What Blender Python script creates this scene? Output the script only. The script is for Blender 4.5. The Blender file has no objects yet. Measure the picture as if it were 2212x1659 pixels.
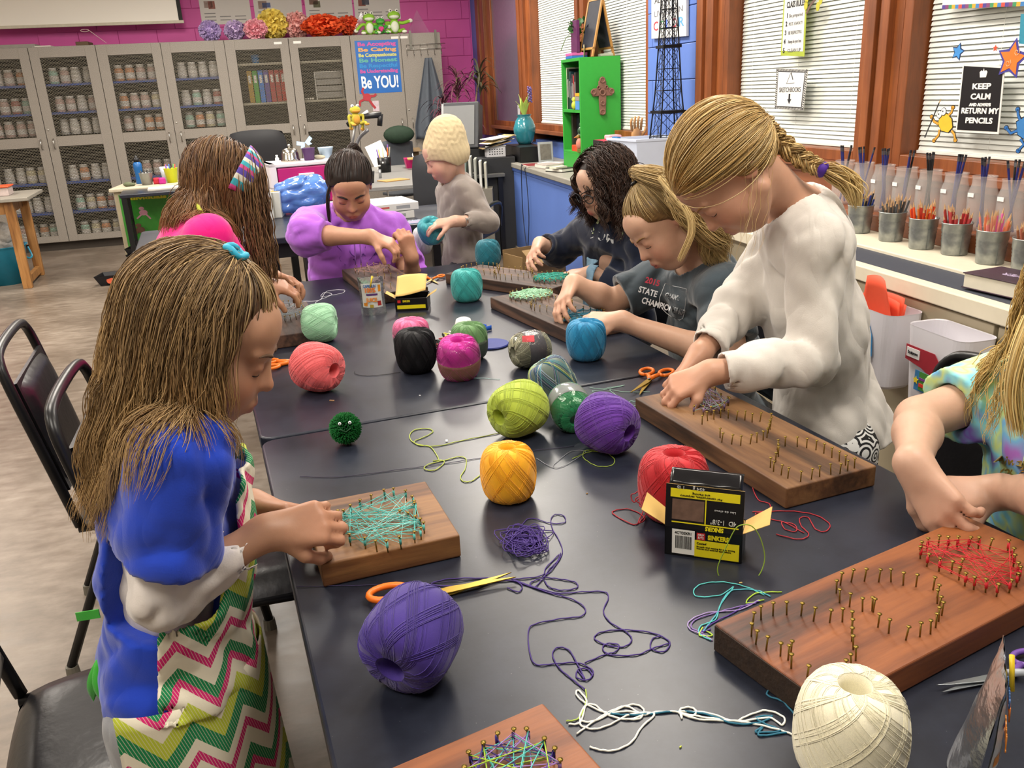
import bpy, math, random
import numpy as np
from mathutils import Vector, Matrix
C = bpy.context.scene
rnd = random.Random(7); NR = np.random.default_rng(7)
PI = math.pi
def V(*a): return np.array(a, float)
def nrm(v): v = np.asarray(v, float); return v/max(1e-9, np.linalg.norm(v))
# ---------------------------------------------------------------- camera
FPX = 1850.0; CAMH = 1.42
PITCH = math.radians(19.07); ROLL = math.radians(-2.947)
fw = V(0, math.cos(PITCH), -math.sin(PITCH)); up0 = V(0, math.sin(PITCH), math.cos(PITCH)); rt0 = V(1, 0, 0)
CR = math.cos(ROLL)*rt0+math.sin(ROLL)*up0; CU = -math.sin(ROLL)*rt0+math.cos(ROLL)*up0
cam = bpy.data.objects.new('camera', bpy.data.cameras.new('camera')); C.collection.objects.link(cam)
cam.matrix_world = Matrix(((CR[0], CU[0], -fw[0], 0), (CR[1], CU[1], -fw[1], 0), (CR[2], CU[2], -fw[2], CAMH), (0, 0, 0, 1)))
cam.data.sensor_width = 36; cam.data.lens = 36*FPX/2212; cam.data.clip_start = .02
C.camera = cam
C.view_settings.view_transform = 'Standard'; C.view_settings.look = 'None'; C.view_settings.gamma = 1
C.view_settings.use_curve_mapping = False; C.view_settings.exposure = 0.0
w = bpy.data.worlds.new('world'); C.world = w; w.use_nodes = True
w.node_tree.nodes['Background'].inputs[0].default_value = (.05, .06, .08, 1); w.node_tree.nodes['Background'].inputs[1].default_value = .3
# pixel helpers: where the ray of a measured point of the photograph meets a known real plane
YR = math.radians(12.6); YT = math.radians(18.95)      # heading of the room and of the work tables
TZ = .75                                              # table height
def ray(x, y): return fw*FPX+CR*(x-1106)-CU*(y-829.5)
def Zp(x, y, z=TZ): d = ray(x, y); return V(0, 0, CAMH)+d*(z-CAMH)/d[2]
def Yp(x, y, Y): d = ray(x, y); return V(0, 0, CAMH)+d*Y/d[1]
def rot2(p, a): c, s = math.cos(a), math.sin(a); return V(p[0]*c-p[1]*s, p[0]*s+p[1]*c, p[2])
def Rm(x, y, z=0): return rot2((x, y, z), YR)          # room -> world
def Tb(u, v, z=TZ): return rot2((u, v, z), YT)         # table -> world
def toR(p): return rot2(p, -YR)
def toT(p): return rot2(p, -YT)
def BW(px, py, yr):                                    # on a plane parallel to the back wall, room coordinates
    d = ray(px, py); n = V(-math.sin(YR), math.cos(YR), 0); return toR(V(0, 0, CAMH)+d*yr/(d@n))
WX0, WY0, WS = 2.42, 2.5, -.032                        # right wall line x = WX0 + WS (y-WY0)
def wx(y): return WX0+WS*(y-WY0)
def RWp(px, py, off=0):                                # on the right wall plane (room coords)
    d = toR(ray(px, py)); o = V(0, 0, CAMH)
    # x - WX0 - WS(y-WY0) + off = 0
    t = (WX0-WS*WY0-off)/(d[0]-WS*d[1]); return o+d*t
# ---------------------------------------------------------------- lights: ceiling troffers
CEIL = 2.85
lamps = [(-.9, .2), (1.2, .9), (-.9, 2.9), (1.2, 3.1), (-.9, 5.4), (1.2, 5.4), (-.9, 8.0), (1.2, 8.0), (-3.2, 1.6), (-3.2, 4.2), (-3.2, 7.0)]
LP = 37
for i, (x, y) in enumerate(lamps):
    L = bpy.data.lights.new('troffer_light', 'AREA'); L.shape = 'RECTANGLE'; L.size = .55; L.size_y = 1.15; L.energy = LP*(1.75 if y > 5 else 1); L.color = (1.0, .93, .84)
    o = bpy.data.objects.new('troffer_light', L); C.collection.objects.link(o); o.location = Rm(x, y, CEIL-.03); o.rotation_euler = (0, 0, YR)
# ---------------------------------------------------------------- materials
def lin(c):
    if isinstance(c, str):
        c = c.lstrip('#'); c = c if len(c) == 6 else ''.join(q*2 for q in c); c = [int(c[i:i+2], 16)/255 for i in (0, 2, 4)]
    return tuple((v/12.92 if v <= .04045 else ((v+.055)/1.055)**2.4) for v in c[:3])+(1,)
_mc = {}
class NT:
    def __init__(s, m): s.t = m.node_tree; s.n = s.t.nodes; s.l = s.t.links
    def new(s, ty, **k):
        o = s.n.new(ty)
        for a, b in k.items(): setattr(o, a, b)
        return o
    def link(s, a, b): s.l.new(a, b)
    def val(s, node, i, v):
        if hasattr(v, 'node') or isinstance(v, bpy.types.NodeSocket): s.l.new(v, node.inputs[i])
        else: node.inputs[i].default_value = v
    def math(s, op, a, b=0.0, c=0.0):
        o = s.new('ShaderNodeMath', operation=op)
        for i, v in enumerate((a, b, c)): s.val(o, i, v)
        return o.outputs[0]
    def mix(s, f, a, b, bt='MIX'):
        o = s.new('ShaderNodeMix', data_type='RGBA', blend_type=bt)
        for i, v in ((0, f), (6, a), (7, b)): s.val(o, i, v)
        return o.outputs[2]
    def noise(s, scale, detail=3, vec=None, rough=.5):
        o = s.new('ShaderNodeTexNoise'); o.inputs['Scale'].default_value = scale; o.inputs['Detail'].default_value = detail; o.inputs['Roughness'].default_value = rough
        if vec is not None: s.l.new(vec, o.inputs['Vector'])
        return o.outputs['Fac']
    def coord(s, k='Object', scale=None, rot=None):
        o = s.new('ShaderNodeTexCoord').outputs[k]
        if scale or rot:
            m = s.new('ShaderNodeMapping'); s.l.new(o, m.inputs[0])
            if scale: m.inputs['Scale'].default_value = scale
            if rot: m.inputs['Rotation'].default_value = rot
            o = m.outputs[0]
        return o
    def ramp(s, f, stops):
        o = s.new('ShaderNodeValToRGB'); s.l.new(f, o.inputs[0]); e = o.color_ramp.elements
        while len(e) < len(stops): e.new(.5)
        for k, (p, c) in enumerate(stops): e[k].position = p; e[k].color = lin(c) if isinstance(c, str) or len(c) == 3 else c
        return o.outputs[0]
    def bump(s, h, strength=.3, dist=.01):
        b = s.new('ShaderNodeBump'); b.inputs['Strength'].default_value = strength; b.inputs['Distance'].default_value = dist
        s.l.new(h, b.inputs['Height']); return b.outputs[0]
def newmat(name):
    m = bpy.data.materials.new(name); m.use_nodes = True; t = NT(m); return m, t, t.n['Principled BSDF']
def pm(col, rough=.55, metal=0, var=.12, vs=30, bump=0, bs=120, bd=.002, spec=.5, trans=0, ior=1.45, emit=0, alpha=1, sheen=0, attr=None, coat=0):
    key = (str(col), rough, metal, var, vs, bump, bs, bd, spec, trans, ior, emit, alpha, sheen, attr, coat)
    if key in _mc: return _mc[key]
    m, t, b = newmat('mat_'+str(len(_mc))); base = lin(col)
    co = t.coord('Object')
    src = base
    if attr:
        a = t.new('ShaderNodeAttribute', attribute_name=attr); src = a.outputs['Color']
    if var:
        f = t.noise(vs, 3, co); f2 = t.math('MULTIPLY_ADD', f, 2*var, 1-var)
        mx = t.new('ShaderNodeVectorMath', operation='SCALE'); t.val(mx, 0, src if attr else base[:3]); t.link(f2, mx.inputs['Scale']); t.link(mx.outputs[0], b.inputs['Base Color'])
    elif attr: t.link(src, b.inputs['Base Color'])
    else: b.inputs['Base Color'].default_value = base
    b.inputs['Roughness'].default_value = rough; b.inputs['Metallic'].default_value = metal
    b.inputs['Specular IOR Level'].default_value = spec; b.inputs['Transmission Weight'].default_value = trans; b.inputs['IOR'].default_value = ior
    b.inputs['Alpha'].default_value = alpha; b.inputs['Coat Weight'].default_value = coat
    if sheen: b.inputs['Sheen Weight'].default_value = sheen
    if emit: b.inputs['Emission Color'].default_value = base; b.inputs['Emission Strength'].default_value = emit
    if bump: t.link(t.bump(t.noise(bs, 4, co), bump, bd), b.inputs['Normal'])
    _mc[key] = m; return m
def mat_wood(c1, c2, c3, scale=1.0, rough=.55, axis='X', seed=0., ring=30., bump=.4):
    m, t, b = newmat('wood_grain'); co = t.coord('Object')
    mp = t.new('ShaderNodeMapping'); t.link(co, mp.inputs[0])
    st = {'X': (.9, 9, 9), 'Y': (9, .9, 9), 'Z': (9, 9, .9)}[axis]
    mp.inputs['Scale'].default_value = [v*scale for v in st]; mp.inputs['Location'].default_value = (seed, seed*.7, seed*.3)
    n1 = t.noise(1.3, 3, mp.outputs[0], .55)
    band = t.math('SINE', t.math('MULTIPLY', n1, ring)); band = t.math('MULTIPLY_ADD', band, .5, .5)
    mp2 = t.new('ShaderNodeMapping'); t.link(co, mp2.inputs[0]); mp2.inputs['Scale'].default_value = [v*scale*9 for v in st]
    fine = t.noise(1.6, 4, mp2.outputs[0], .6)
    f = t.math('ADD', t.math('MULTIPLY', band, .55), t.math('MULTIPLY', fine, .5))
    big = t.noise(5, 2, co)
    col = t.ramp(f, [(.2, c1), (.5, c2), (.85, c3)])
    col = t.mix(t.math('MULTIPLY', t.math('SUBTRACT', big, .35), 1.1), col, t.mix(1.0, col, (.45, .38, .35, 1), 'MULTIPLY'))
    t.link(col, b.inputs['Base Color']); b.inputs['Roughness'].default_value = rough
    if bump: t.link(t.bump(f, bump, .002), b.inputs['Normal'])
    return m
# ---------------------------------------------------------------- mesh building
def mkmesh(name, v, f, smooth=True, cols=None):
    me = bpy.data.meshes.new(name); v = np.asarray(v, np.float32)
    if isinstance(f, np.ndarray) and f.ndim == 2:
        k = f.shape[1]; me.vertices.add(len(v)); me.vertices.foreach_set('co', v.ravel()); me.loops.add(f.size); me.loops.foreach_set('vertex_index', f.ravel().astype(np.int32))
        me.polygons.add(len(f)); me.polygons.foreach_set('loop_start', np.arange(0, f.size, k, dtype=np.int32)); me.update(calc_edges=True)
        me.validate()
    else: me.from_pydata([tuple(map(float, a)) for a in v], [], f); me.update()
    if smooth: me.polygons.foreach_set('use_smooth', np.ones(len(me.polygons), bool))
    if cols is not None:
        a = me.color_attributes.new('Col', 'FLOAT_COLOR', 'POINT'); cc = np.ones((len(v), 4), np.float32); cc[:, :3] = cols; a.data.foreach_set('color', cc.ravel())
    return me
def basis(d, hint=(0, 0, 1)):
    d = nrm(d); h = np.asarray(hint, float)
    if abs(d@h) > .95: h = V(1, 0, 0) if abs(d[0]) < .9 else V(0, 1, 0)
    x = nrm(np.cross(h, d)); y = np.cross(d, x); return x, y, d
def Rz(a): c, s = math.cos(a), math.sin(a); return np.array([[c, -s, 0], [s, c, 0], [0, 0, 1.]])
def Rx(a): c, s = math.cos(a), math.sin(a); return np.array([[1., 0, 0], [0, c, -s], [0, s, c]])
def Ry(a): c, s = math.cos(a), math.sin(a); return np.array([[c, 0, s], [0, 1., 0], [-s, 0, c]])
def catmull(P, n=6, closed=False):
    P = [np.asarray(p, float) for p in P]
    if len(P) < 3: return P
    Q = [2*P[0]-P[1]]+P+[2*P[-1]-P[-2]]; out = []
    for i in range(1, len(Q)-2):
        for k in range(n):
            t = k/n; a, b, c, d = Q[i-1], Q[i], Q[i+1], Q[i+2]
            out.append(.5*((2*b)+(c-a)*t+(2*a-5*b+4*c-d)*t*t+(3*b-a-3*c+d)*t**3))
    out.append(P[-1]); return out
class MB:
    def __init__(s): s.v = []; s.f = []; s.M = None
    def add(s, v, f, R=None, o=None):
        v = np.asarray(v, float)
        if R is not None: v = v@np.asarray(R).T
        if o is not None: v = v+np.asarray(o, float)
        k = len(s.v); s.v.extend(v.tolist()); s.f.extend([tuple(i+k for i in q) for q in f]); return s
    def box(s, c, d, R=None):
        x, y, z = [q/2 for q in d]
        v = np.array([(-x, -y, -z), (x, -y, -z), (x, y, -z), (-x, y, -z), (-x, -y, z), (x, -y, z), (x, y, z), (-x, y, z)])
        return s.add(v, [(0, 3, 2, 1), (4, 5, 6, 7), (0, 1, 5, 4), (1, 2, 6, 5), (2, 3, 7, 6), (3, 0, 4, 7)], R, c)
    def bb(s, a, b): a = np.asarray(a, float); b = np.asarray(b, float); return s.box((a+b)/2, np.abs(b-a))
    def tube(s, P, r, n=8, cap=True, taper=None):
        P = [np.asarray(p, float) for p in P]; m = len(P); rr = r if hasattr(r, '__len__') else [r]*m
        v = []; x = None
        for i in range(m):
            d = nrm(P[min(i+1, m-1)]-P[max(i-1, 0)])
            if x is None: x = basis(d)[0]
            x = nrm(x-d*(x@d)); y = np.cross(d, x)
            for k in range(n):
                a = 2*PI*k/n; v.append(P[i]+(x*math.cos(a)+y*math.sin(a))*rr[i])
        f = [(i*n+k, i*n+(k+1) % n, (i+1)*n+(k+1) % n, (i+1)*n+k) for i in range(m-1) for k in range(n)]
        if cap: f.append(tuple(range(n-1, -1, -1))); f.append(tuple((m-1)*n+k for k in range(n)))
        return s.add(v, f)
    def cyl(s, a, b, r, r2=None, n=20, cap=True): return s.tube([a, b], [r, r if r2 is None else r2], n, cap)
    def lathe(s, prof, n=32, R=None, o=None, sx=1, sy=1):
        v = [];
        for r, z in prof:
            for k in range(n): a = 2*PI*k/n; v.append((r*math.cos(a)*sx, r*math.sin(a)*sy, z))
        f = [(i*n+k, i*n+(k+1) % n, (i+1)*n+(k+1) % n, (i+1)*n+k) for i in range(len(prof)-1) for k in range(n)]
        if prof[0][0] > 1e-6: f.append(tuple(range(n-1, -1, -1)))
        if prof[-1][0] > 1e-6: f.append(tuple((len(prof)-1)*n+k for k in range(n)))
        return s.add(v, f, R, o)
    def lathe_open(s, prof, n=32, R=None, o=None):
        k0 = len(s.f); s.lathe(prof, n, R, o)
        s.f = [q for q in s.f if len(q) == 4 or len(q) != n]; return s
    def ell(s, c, r, R=None, n=16, m=10):
        v = [(0, 0, -1)]; 
        for i in range(1, m):
            p = PI*i/m-PI/2
            for k in range(n): a = 2*PI*k/n; v.append((math.cos(a)*math.cos(p), math.sin(a)*math.cos(p), math.sin(p)))
        v.append((0, 0, 1)); f = [(0, 1+(k+1) % n, 1+k) for k in range(n)]
        for i in range(m-2): f += [(1+i*n+k, 1+i*n+(k+1) % n, 1+(i+1)*n+(k+1) % n, 1+(i+1)*n+k) for k in range(n)]
        t = len(v)-1; b = 1+(m-2)*n; f += [(b+k, b+(k+1) % n, t) for k in range(n)]
        return s.add(np.array(v)*np.asarray(r), f, R, c)
    def prism(s, poly, z0, z1, R=None, o=None):
        n = len(poly); v = [(x, y, z0) for x, y in poly]+[(x, y, z1) for x, y in poly]
        f = [tuple(range(n-1, -1, -1)), tuple(range(n, 2*n))]+[(k, (k+1) % n, n+(k+1) % n, n+k) for k in range(n)]
        return s.add(v, f, R, o)
    def grid(s, fn, nu, nv):
        v = [fn(i/nu, j/nv) for j in range(nv+1) for i in range(nu+1)]
        f = [(j*(nu+1)+i, j*(nu+1)+i+1, (j+1)*(nu+1)+i+1, (j+1)*(nu+1)+i) for j in range(nv) for i in range(nu)]
        return s.add(v, f)
def link(o): C.collection.objects.link(o); return o
def ob(name, mb, mat, par=None, smooth=False, world=False, bev=0, loc=None, rz=0, cols=None, solid=0, sub=0, bseg=2, R=None):
    """one mesh object; world=True: the vertices are world coordinates, re-expressed in the parent's frame"""
    if isinstance(mb, bpy.types.Mesh): me = mb
    else:
        v, f = (mb.v, mb.f) if isinstance(mb, MB) else mb
        v = np.asarray(v, float)
        if world and par is not None:
            p = par; ch = []
            while p is not None: ch.append(p); p = p.parent
            for q in reversed(ch): v = (v-np.array(q.location))@np.array(q.rotation_euler.to_matrix())
        elif world and par is None:
            c = v.mean(0); c[2] = v[:, 2].min(); v = v-c; loc = c
        me = mkmesh(name, v, f, smooth, cols)
    o = link(bpy.data.objects.new(name, me))
    if len(me.materials) == 0: me.materials.append(mat)
    elif mat is not None and me.materials[0] != mat: o.material_slots[0].link = 'OBJECT'; o.material_slots[0].material = mat
    if par is not None: o.parent = par
    if loc is not None: o.location = loc
    if R is not None: o.rotation_euler = Matrix(np.asarray(R).tolist()).to_euler()
    elif rz: o.rotation_euler = (0, 0, rz)
    if solid: md = o.modifiers.new('s', 'SOLIDIFY'); md.thickness = solid; md.offset = 0
    if bev:
        md = o.modifiers.new('b', 'BEVEL'); md.width = bev; md.segments = bseg; md.limit_method = 'ANGLE'; md.angle_limit = .6; md.harden_normals = False
    if sub: md = o.modifiers.new('d', 'SUBSURF'); md.levels = sub; md.render_levels = sub
    return o
def tag(o, label, cat, group=None):
    o['label'] = label; o['category'] = cat
    if group: o['group'] = group
    return o
def thing(name, label, cat, loc=(0, 0, 0), rz=0, group=None, R=None):
    o = link(bpy.data.objects.new(name, None)); o.location = [float(a) for a in loc]; o.rotation_euler = (0, 0, rz); o.empty_display_size = .05
    if R is not None: o.rotation_euler = Matrix(np.asarray(R).tolist()).to_euler()
    return tag(o, label, cat, group)
def struct(name, mb, mat, **k): o = ob(name, mb, mat, **k); o['kind'] = 'structure'; return o
def dup(root, loc=None, rz=None, label=None, group=None):
    r = root.copy(); link(r)
    if loc is not None: r.location = [float(a) for a in loc]
    if rz is not None: r.rotation_euler = (0, 0, rz)
    if label: r['label'] = label
    if group: r['group'] = group
    for ch in list(root.children):
        c = ch.copy(); link(c); c.parent = r
        for g in ch.children: d = g.copy(); link(d); d.parent = c
    return r
_fm = {}
def text(body, h, mat, par, loc, R=None, width=None, align='CENTER', name='lettering', bold=0, depth=.0006):
    """flat print: lettering mesh, letter height about h, in the local XY plane turned by R"""
    cu = bpy.data.curves.new('t', 'FONT'); cu.body = body; cu.size = h*1.35; cu.align_x = align; cu.extrude = depth; cu.offset = bold; cu.resolution_u = 3
    o = bpy.data.objects.new('t', cu); link(o); bpy.context.view_layer.update()
    me = bpy.data.meshes.new_from_object(o.evaluated_get(bpy.context.evaluated_depsgraph_get())); bpy.data.objects.remove(o); bpy.data.curves.remove(cu)
    n = len(me.vertices)
    if n:
        co = np.empty(n*3, np.float32); me.vertices.foreach_get('co', co); co = co.reshape(-1, 3)
        if width: wd = np.ptp(co[:, 0]); co[:, 0] *= width/max(wd, 1e-6)
        me.vertices.foreach_set('co', co.ravel())
    me.materials.clear(); me.materials.append(mat)
    t = link(bpy.data.objects.new(name, me)); t.parent = par; t.location = [float(a) for a in loc]
    if R is not None: t.rotation_euler = Matrix(np.asarray(R).tolist()).to_euler()
    return t
# ================================================================ the setting
CZ = .80; FAR = 10.85; CABY = 10.05     # back wall, front of the cabinets (room y)
XL, YN = -5.4, -2.2
m, t, b = newmat('stained_concrete'); co = t.coord('Object')
n1 = t.noise(1.1, 6, co, .62); n2 = t.noise(9, 5, t.coord('Object', scale=(1, 2.2, 1)), .65); n3 = t.noise(60, 3, co)
f = t.math('ADD', t.math('MULTIPLY', n1, .65), t.math('MULTIPLY', n2, .35))
col = t.ramp(f, [(.34, '#574b40'), (.48, '#6f6357'), (.58, '#85796d'), (.70, '#9d9488')])
t.link(col, b.inputs['Base Color']); t.link(t.math('MULTIPLY_ADD', n2, .35, .2), b.inputs['Roughness'])
t.link(t.bump(n3, .06, .002), b.inputs['Normal']); b.inputs['Specular IOR Level'].default_value = .45
MFLOOR = m
struct('floor', MB().bb((XL, YN, -.1), (2.6, FAR+.2, 0)), MFLOOR, rz=YR)
struct('ceiling', MB().bb((XL, YN, CEIL), (2.7, FAR+.2, CEIL+.1)), pm('#e6e3da', .9, var=.05), rz=YR)
PINK = '#d957a6'; BLUE = '#4f6fb8'
MPINK = pm(PINK, .5, var=.05, vs=6, bump=.15, bs=90); MBLUE = pm('#5a78c0', .45, var=.06, vs=5, bump=.15, bs=90)
struct('wall_back', MB().bb((XL, FAR, 0), (2.6, FAR+.15, CEIL)), MPINK, rz=YR)
struct('wall_left', MB().bb((XL-.15, YN, 0), (XL, FAR+.15, CEIL)), pm('#cfc8ba', .8, var=.04), rz=YR)
struct('wall_front', MB().bb((XL, YN-.15, 0), (2.7, YN, CEIL)), pm('#cfc8ba', .8, var=.04), rz=YR)
# right wall: a line slightly off the room axis; frame with local +x along the wall towards the camera's far side
AW = YR+math.atan(-WS)      # direction of increasing y along the wall is rotated by this
def wall_pt(y, z, off=0): return Rm(wx(y)-off, y, z)
WR = thing  # alias unused
def wall_obj(name, boxes, mat, kind='structure', **k):
    """boxes given as (y0,y1,z0,z1,d0,d1): d measured from the wall plane into the room"""
    mb = MB()
    for (y0, y1, z0, z1, d0, d1) in boxes:
        L = []
        for (yy, dd) in ((y0, d0), (y1, d0), (y1, d1), (y0, d1)): L.append((wx(yy)-dd, yy))
        n = len(L); mb.prism([(p[0], p[1]) for p in L][::1], z0, z1)
    o = ob(name, mb, mat, rz=YR, **k) if k.get('par') is None else ob(name, mb, mat, **k)
    if kind and k.get('par') is None: o['kind'] = kind
    return o
# window openings along the right wall (room y ranges)
def yat(px, py): return RWp(px, py)[1]
POST1 = (yat(1938, 339), yat(1872, 304)); COL = (yat(1575, 60), yat(1515, 60), yat(1410, 150))
WB = 1.035; WT = 2.45
y_a, y_b = yat(1283, 50), yat(1253, 50); y_c, y_d = yat(1150, 100), yat(1128, 100); y_e, y_f = yat(1065, 100), yat(1038, 100)
wall_obj('wall_right', [(YN, FAR+.1, 0, WB-.1, 0, -.2), (YN, FAR+.1, WT+.08, CEIL, 0, -.2), (YN, .2, 0, CEIL, 0, -.2), (y_f, FAR+.1, WB-.1, WT+.08, 0, -.2)], MBLUE)
struct('wall_right_outer', MB().bb((2.62, YN, 0), (2.7, FAR+.2, CEIL)), pm('#20242c', .9), rz=YR)
# wood frames
MWD = mat_wood('#74401f', '#8a4c25', '#9a5a2f', 1.2, .42, 'Z', ring=7, bump=.1)
MWD2 = mat_wood('#7a4528', '#8f5536', '#9e6545', 1.2, .42, 'Y', ring=7, bump=.1)
PINKB = MPINK
GLASS = pm('#dfe8ea', .05, trans=1, var=0, ior=1.3, spec=.3)
MSLAT = pm('#dfe3dd', .38, var=.03, spec=.5)
def window(n, y0, y1, slat_y0=None, blinds=True):
    w_ = link(bpy.data.objects.new('window_%d' % n, None)); w_['kind'] = 'structure'
    w_.location = wall_pt(y0, WB); w_.rotation_euler = (0, 0, AW); L = (y1-y0)/math.cos(math.atan(WS))
    # local: +y along wall (away), +x towards outside
    fr = MB().bb((-.03, 0, 0), (.14, .05, WT-WB)).bb((-.03, L-.05, 0), (.14, L, WT-WB)).bb((-.03, .05, 0), (.14, L-.05, .05)).bb((-.03, .05, WT-WB-.05), (.14, L-.05, WT-WB))
    ob('window_frame', fr, MWD, w_, bev=.004)
    ob('glass_pane', MB().bb((.10, .05, .05), (.106, L-.05, WT-WB-.05)), GLASS, w_) if blinds else ob('glass_pane', MB().bb((-.01, .05, .05), (.0, L-.05, WT-WB-.05)), pm('#6b6070', .12, var=.1, spec=.8), w_)  # without blinds: opaque pane, the reflected room put into its purple-grey colour
    ob('sill', MB().bb((-.07, -.02, -.035), (.10, L+.02, 0)), MWD2, w_, bev=.006)
    if blinds:
        sm = MB(); W = .024; a = math.radians(62)
        P = [(-W/2, .0), (0, .0022), (W/2, 0)]; pts = []
        for (q, h) in P: pts.append((q*math.cos(a)-h*math.sin(a), q*math.sin(a)+h*math.cos(a)))
        v = [(x, .06, z) for x, z in pts]+[(x, L-.06, z) for x, z in pts]; sm.add(v, [(0, 1, 4, 3), (1, 2, 5, 4)])
        me = mkmesh('slat', sm.v, sm.f); me.materials.append(MSLAT)
        k = 0; z = .075
        while z < min(WT-WB-.08, .075+.0195*64): ob('slat', me, MSLAT, w_, loc=(.055, 0, z)); z += .0195
        ob('bottom_rail', MB().bb((.042, .058, .052), (.068, L-.058, .064)), MSLAT, w_, bev=.002)
        for q in (.15, .5, .85): ob('ladder_cord', MB().cyl((.043, L*q, .06), (.043, L*q, WT-WB-.06), .0008, n=5), MSLAT, w_)
    return w_
window(1, .3, POST1[0], 0); window(2, POST1[1], COL[0], 0); window(3, COL[2], y_a, 0); window(4, y_b, y_c, 0)
window(5, y_d, y_e, 0, blinds=False)
def post(n, y0, y1):
    steps = [(0, .25, .03), (.25, .5, .06), (.5, .62, .045), (.62, .85, .065), (.85, 1, .03)]
    bx = [(y0+(y1-y0)*a, y0+(y1-y0)*b_, WB-.12, CEIL-.3, 0, d) for a, b_, d in steps]
    bx += [(y0, y1, WB-.12, CEIL-.3, -.2, 0)]
    wall_obj('trim_%d' % n, bx, MWD, bev=.003)
post(1, *POST1); post(2, COL[0], COL[1]-.02); post(3, y_a, y_b); post(4, y_c, y_d); post(5, y_e, y_f)
# brown apron board below the windows 1-2
wall_obj('trim_6', [(.2, COL[0], WB-.30, WB-.03, 0, .03), (.2, COL[0], WB-.06, WB-.03, .03, .05)], MWD2, bev=.003)
# painted block column between windows 2 and 3: every block a piece
colm = link(bpy.data.objects.new('wall_column', None)); colm['kind'] = 'structure'; colm.location = wall_pt(COL[1], 0); colm.rotation_euler = (0, 0, AW)
Lc = COL[2]-COL[1]; ob('core', MB().bb((-.01, 0, CZ+.01), (.2, Lc, CEIL)), MBLUE, colm)
bh = .203; k = 0; z = .81
MBLK = MB().bb((0, 0, 0), (.028, .402, bh-.004)); mblk = mkmesh('block', MBLK.v, MBLK.f, False); mblk.materials.append(MBLUE)
while z < CEIL-.02:
    off = 0 if k % 2 else -.2; y = off
    while y < Lc-.01:
        a, b_ = max(0, y), min(Lc, y+.397)
        if b_-a > .02: o = ob('block', mblk, MBLUE, colm, loc=(-.0335, a, z), bev=.003); o.scale = (1, (b_-a)/.397, 1)
        y += .405
    z += bh; k += 1
# pink blocks of the back wall right of the cabinets and above them
wb_ = bpy.data.objects['wall_back']; k = 0; z = 1.0
mpb = mkmesh('block', MB().bb((0, 0, 0), (.401, .012, bh-.004)).v, MB().bb((0, 0, 0), (.401, .012, bh-.004)).f, False); mpb.materials.append(MPINK)
while z < 2.8:
    x = -2.6+(0 if k % 2 else .2)
    while x < wx(FAR)-.02:
        if z > 1.85 or x > 1.1:
            e = min(x+.397, wx(FAR)-.02); o = ob('block', mpb, MPINK, wb_, loc=(x, FAR-.012, z), bev=.004); o.scale = ((e-x)/.397, 1, 1)
        x += .404
    z += bh; k += 1
# ---- counter along the right wall: low unit with a grey then cream top
CF = 1.79; YBL = 8.15; YSPL = 3.6
def xw(y): return wx(y)-.005
MTOPG = pm('#8f8c83', .45, var=.08, vs=12); MCREAM = pm('#d9d0ba', .45, var=.05); MDARK = pm('#3b3f4a', .6, var=.15, vs=90, bump=.1)
ct = thing('side_counter', 'long low counter with blue painted front, running under the windows', 'counter', Rm(0, 0, 0), YR)
ob('counter_top', MB().prism([(CF-.02, YSPL), (xw(YSPL), YSPL), (xw(YBL), YBL), (CF-.02, YBL)], CZ-.04, CZ), MTOPG, ct, bev=.006)
ob('front_panel', MB().prism([(CF, YSPL), (CF+.02, YSPL), (CF+.02, YBL-.02), (CF, YBL-.02)], .07, CZ-.04), MBLUE, ct)
ob('end_panel', MB().prism([(CF, YBL-.04), (xw(YBL), YBL-.04), (xw(YBL), YBL-.02), (CF, YBL-.02)], .0, CZ-.04), MBLUE, ct)
ob('edge_trim', MB().prism([(CF-.012, YSPL), (CF, YSPL), (CF, YBL), (CF-.012, YBL)], CZ-.065, CZ-.04), pm('#3d5796', .5), ct)
ob('toe_kick', MB().prism([(CF-.015, YSPL), (CF, YSPL), (CF, YBL-.02), (CF-.015, YBL-.02)], 0, .07), pm('#8d8579', .6), ct, bev=.004)
c2 = thing('radiator_counter', 'cream counter with a dark inlaid strip, pails and jars on it', 'counter', Rm(0, 0, 0), YR)
ob('counter_top', MB().prism([(CF-.02, .2), (1.815, .2), (1.815, YSPL), (CF-.02, YSPL)], CZ-.05, CZ), MCREAM, c2, bev=.004)
ob('inlay_strip', MB().prism([(1.815, .2), (1.98, .2), (1.98, YSPL), (1.815, YSPL)], CZ-.05, CZ-.006), MDARK, c2)
ob('ledge', MB().prism([(1.98, .2), (xw(.2), .2), (xw(YSPL), YSPL), (1.98, YSPL)], CZ-.05, CZ+.006), MCREAM, c2, bev=.004)
for i, y in enumerate(np.arange(.2, YSPL-.58, .566)):
    d = ob('door', MB().bb((CF+.0, y+.01, .12), (CF+.02, y+.56, CZ-.06)), pm('#b5a98f', .5, var=.05), c2, bev=.003)
    ob('handle', MB().tube([(CF-.0, y+.1, .66), (CF-.025, y+.1, .66), (CF-.025, y+.1, .56), (CF, y+.1, .56)], .004, 8), pm('#bbb', .3, 1), d)
ob('body', MB().prism([(CF+.02, .2), (xw(.2), .2), (xw(YSPL), YSPL), (CF+.02, YSPL)], .1, CZ-.05), pm('#a59a82', .6), c2)
ob('toe_kick', MB().bb((CF+.04, .2, 0), (CF+.06, YSPL, .1)), pm('#3a3834', .6), c2)
ob('riser', MB().prism([(2.19, .2), (xw(.2)-.03, .2), (xw(YSPL)-.03, YSPL), (2.19, YSPL)], CZ+.006, .87), MWD2, c2, bev=.004)
for x in np.arange(0, 4): pass
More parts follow.
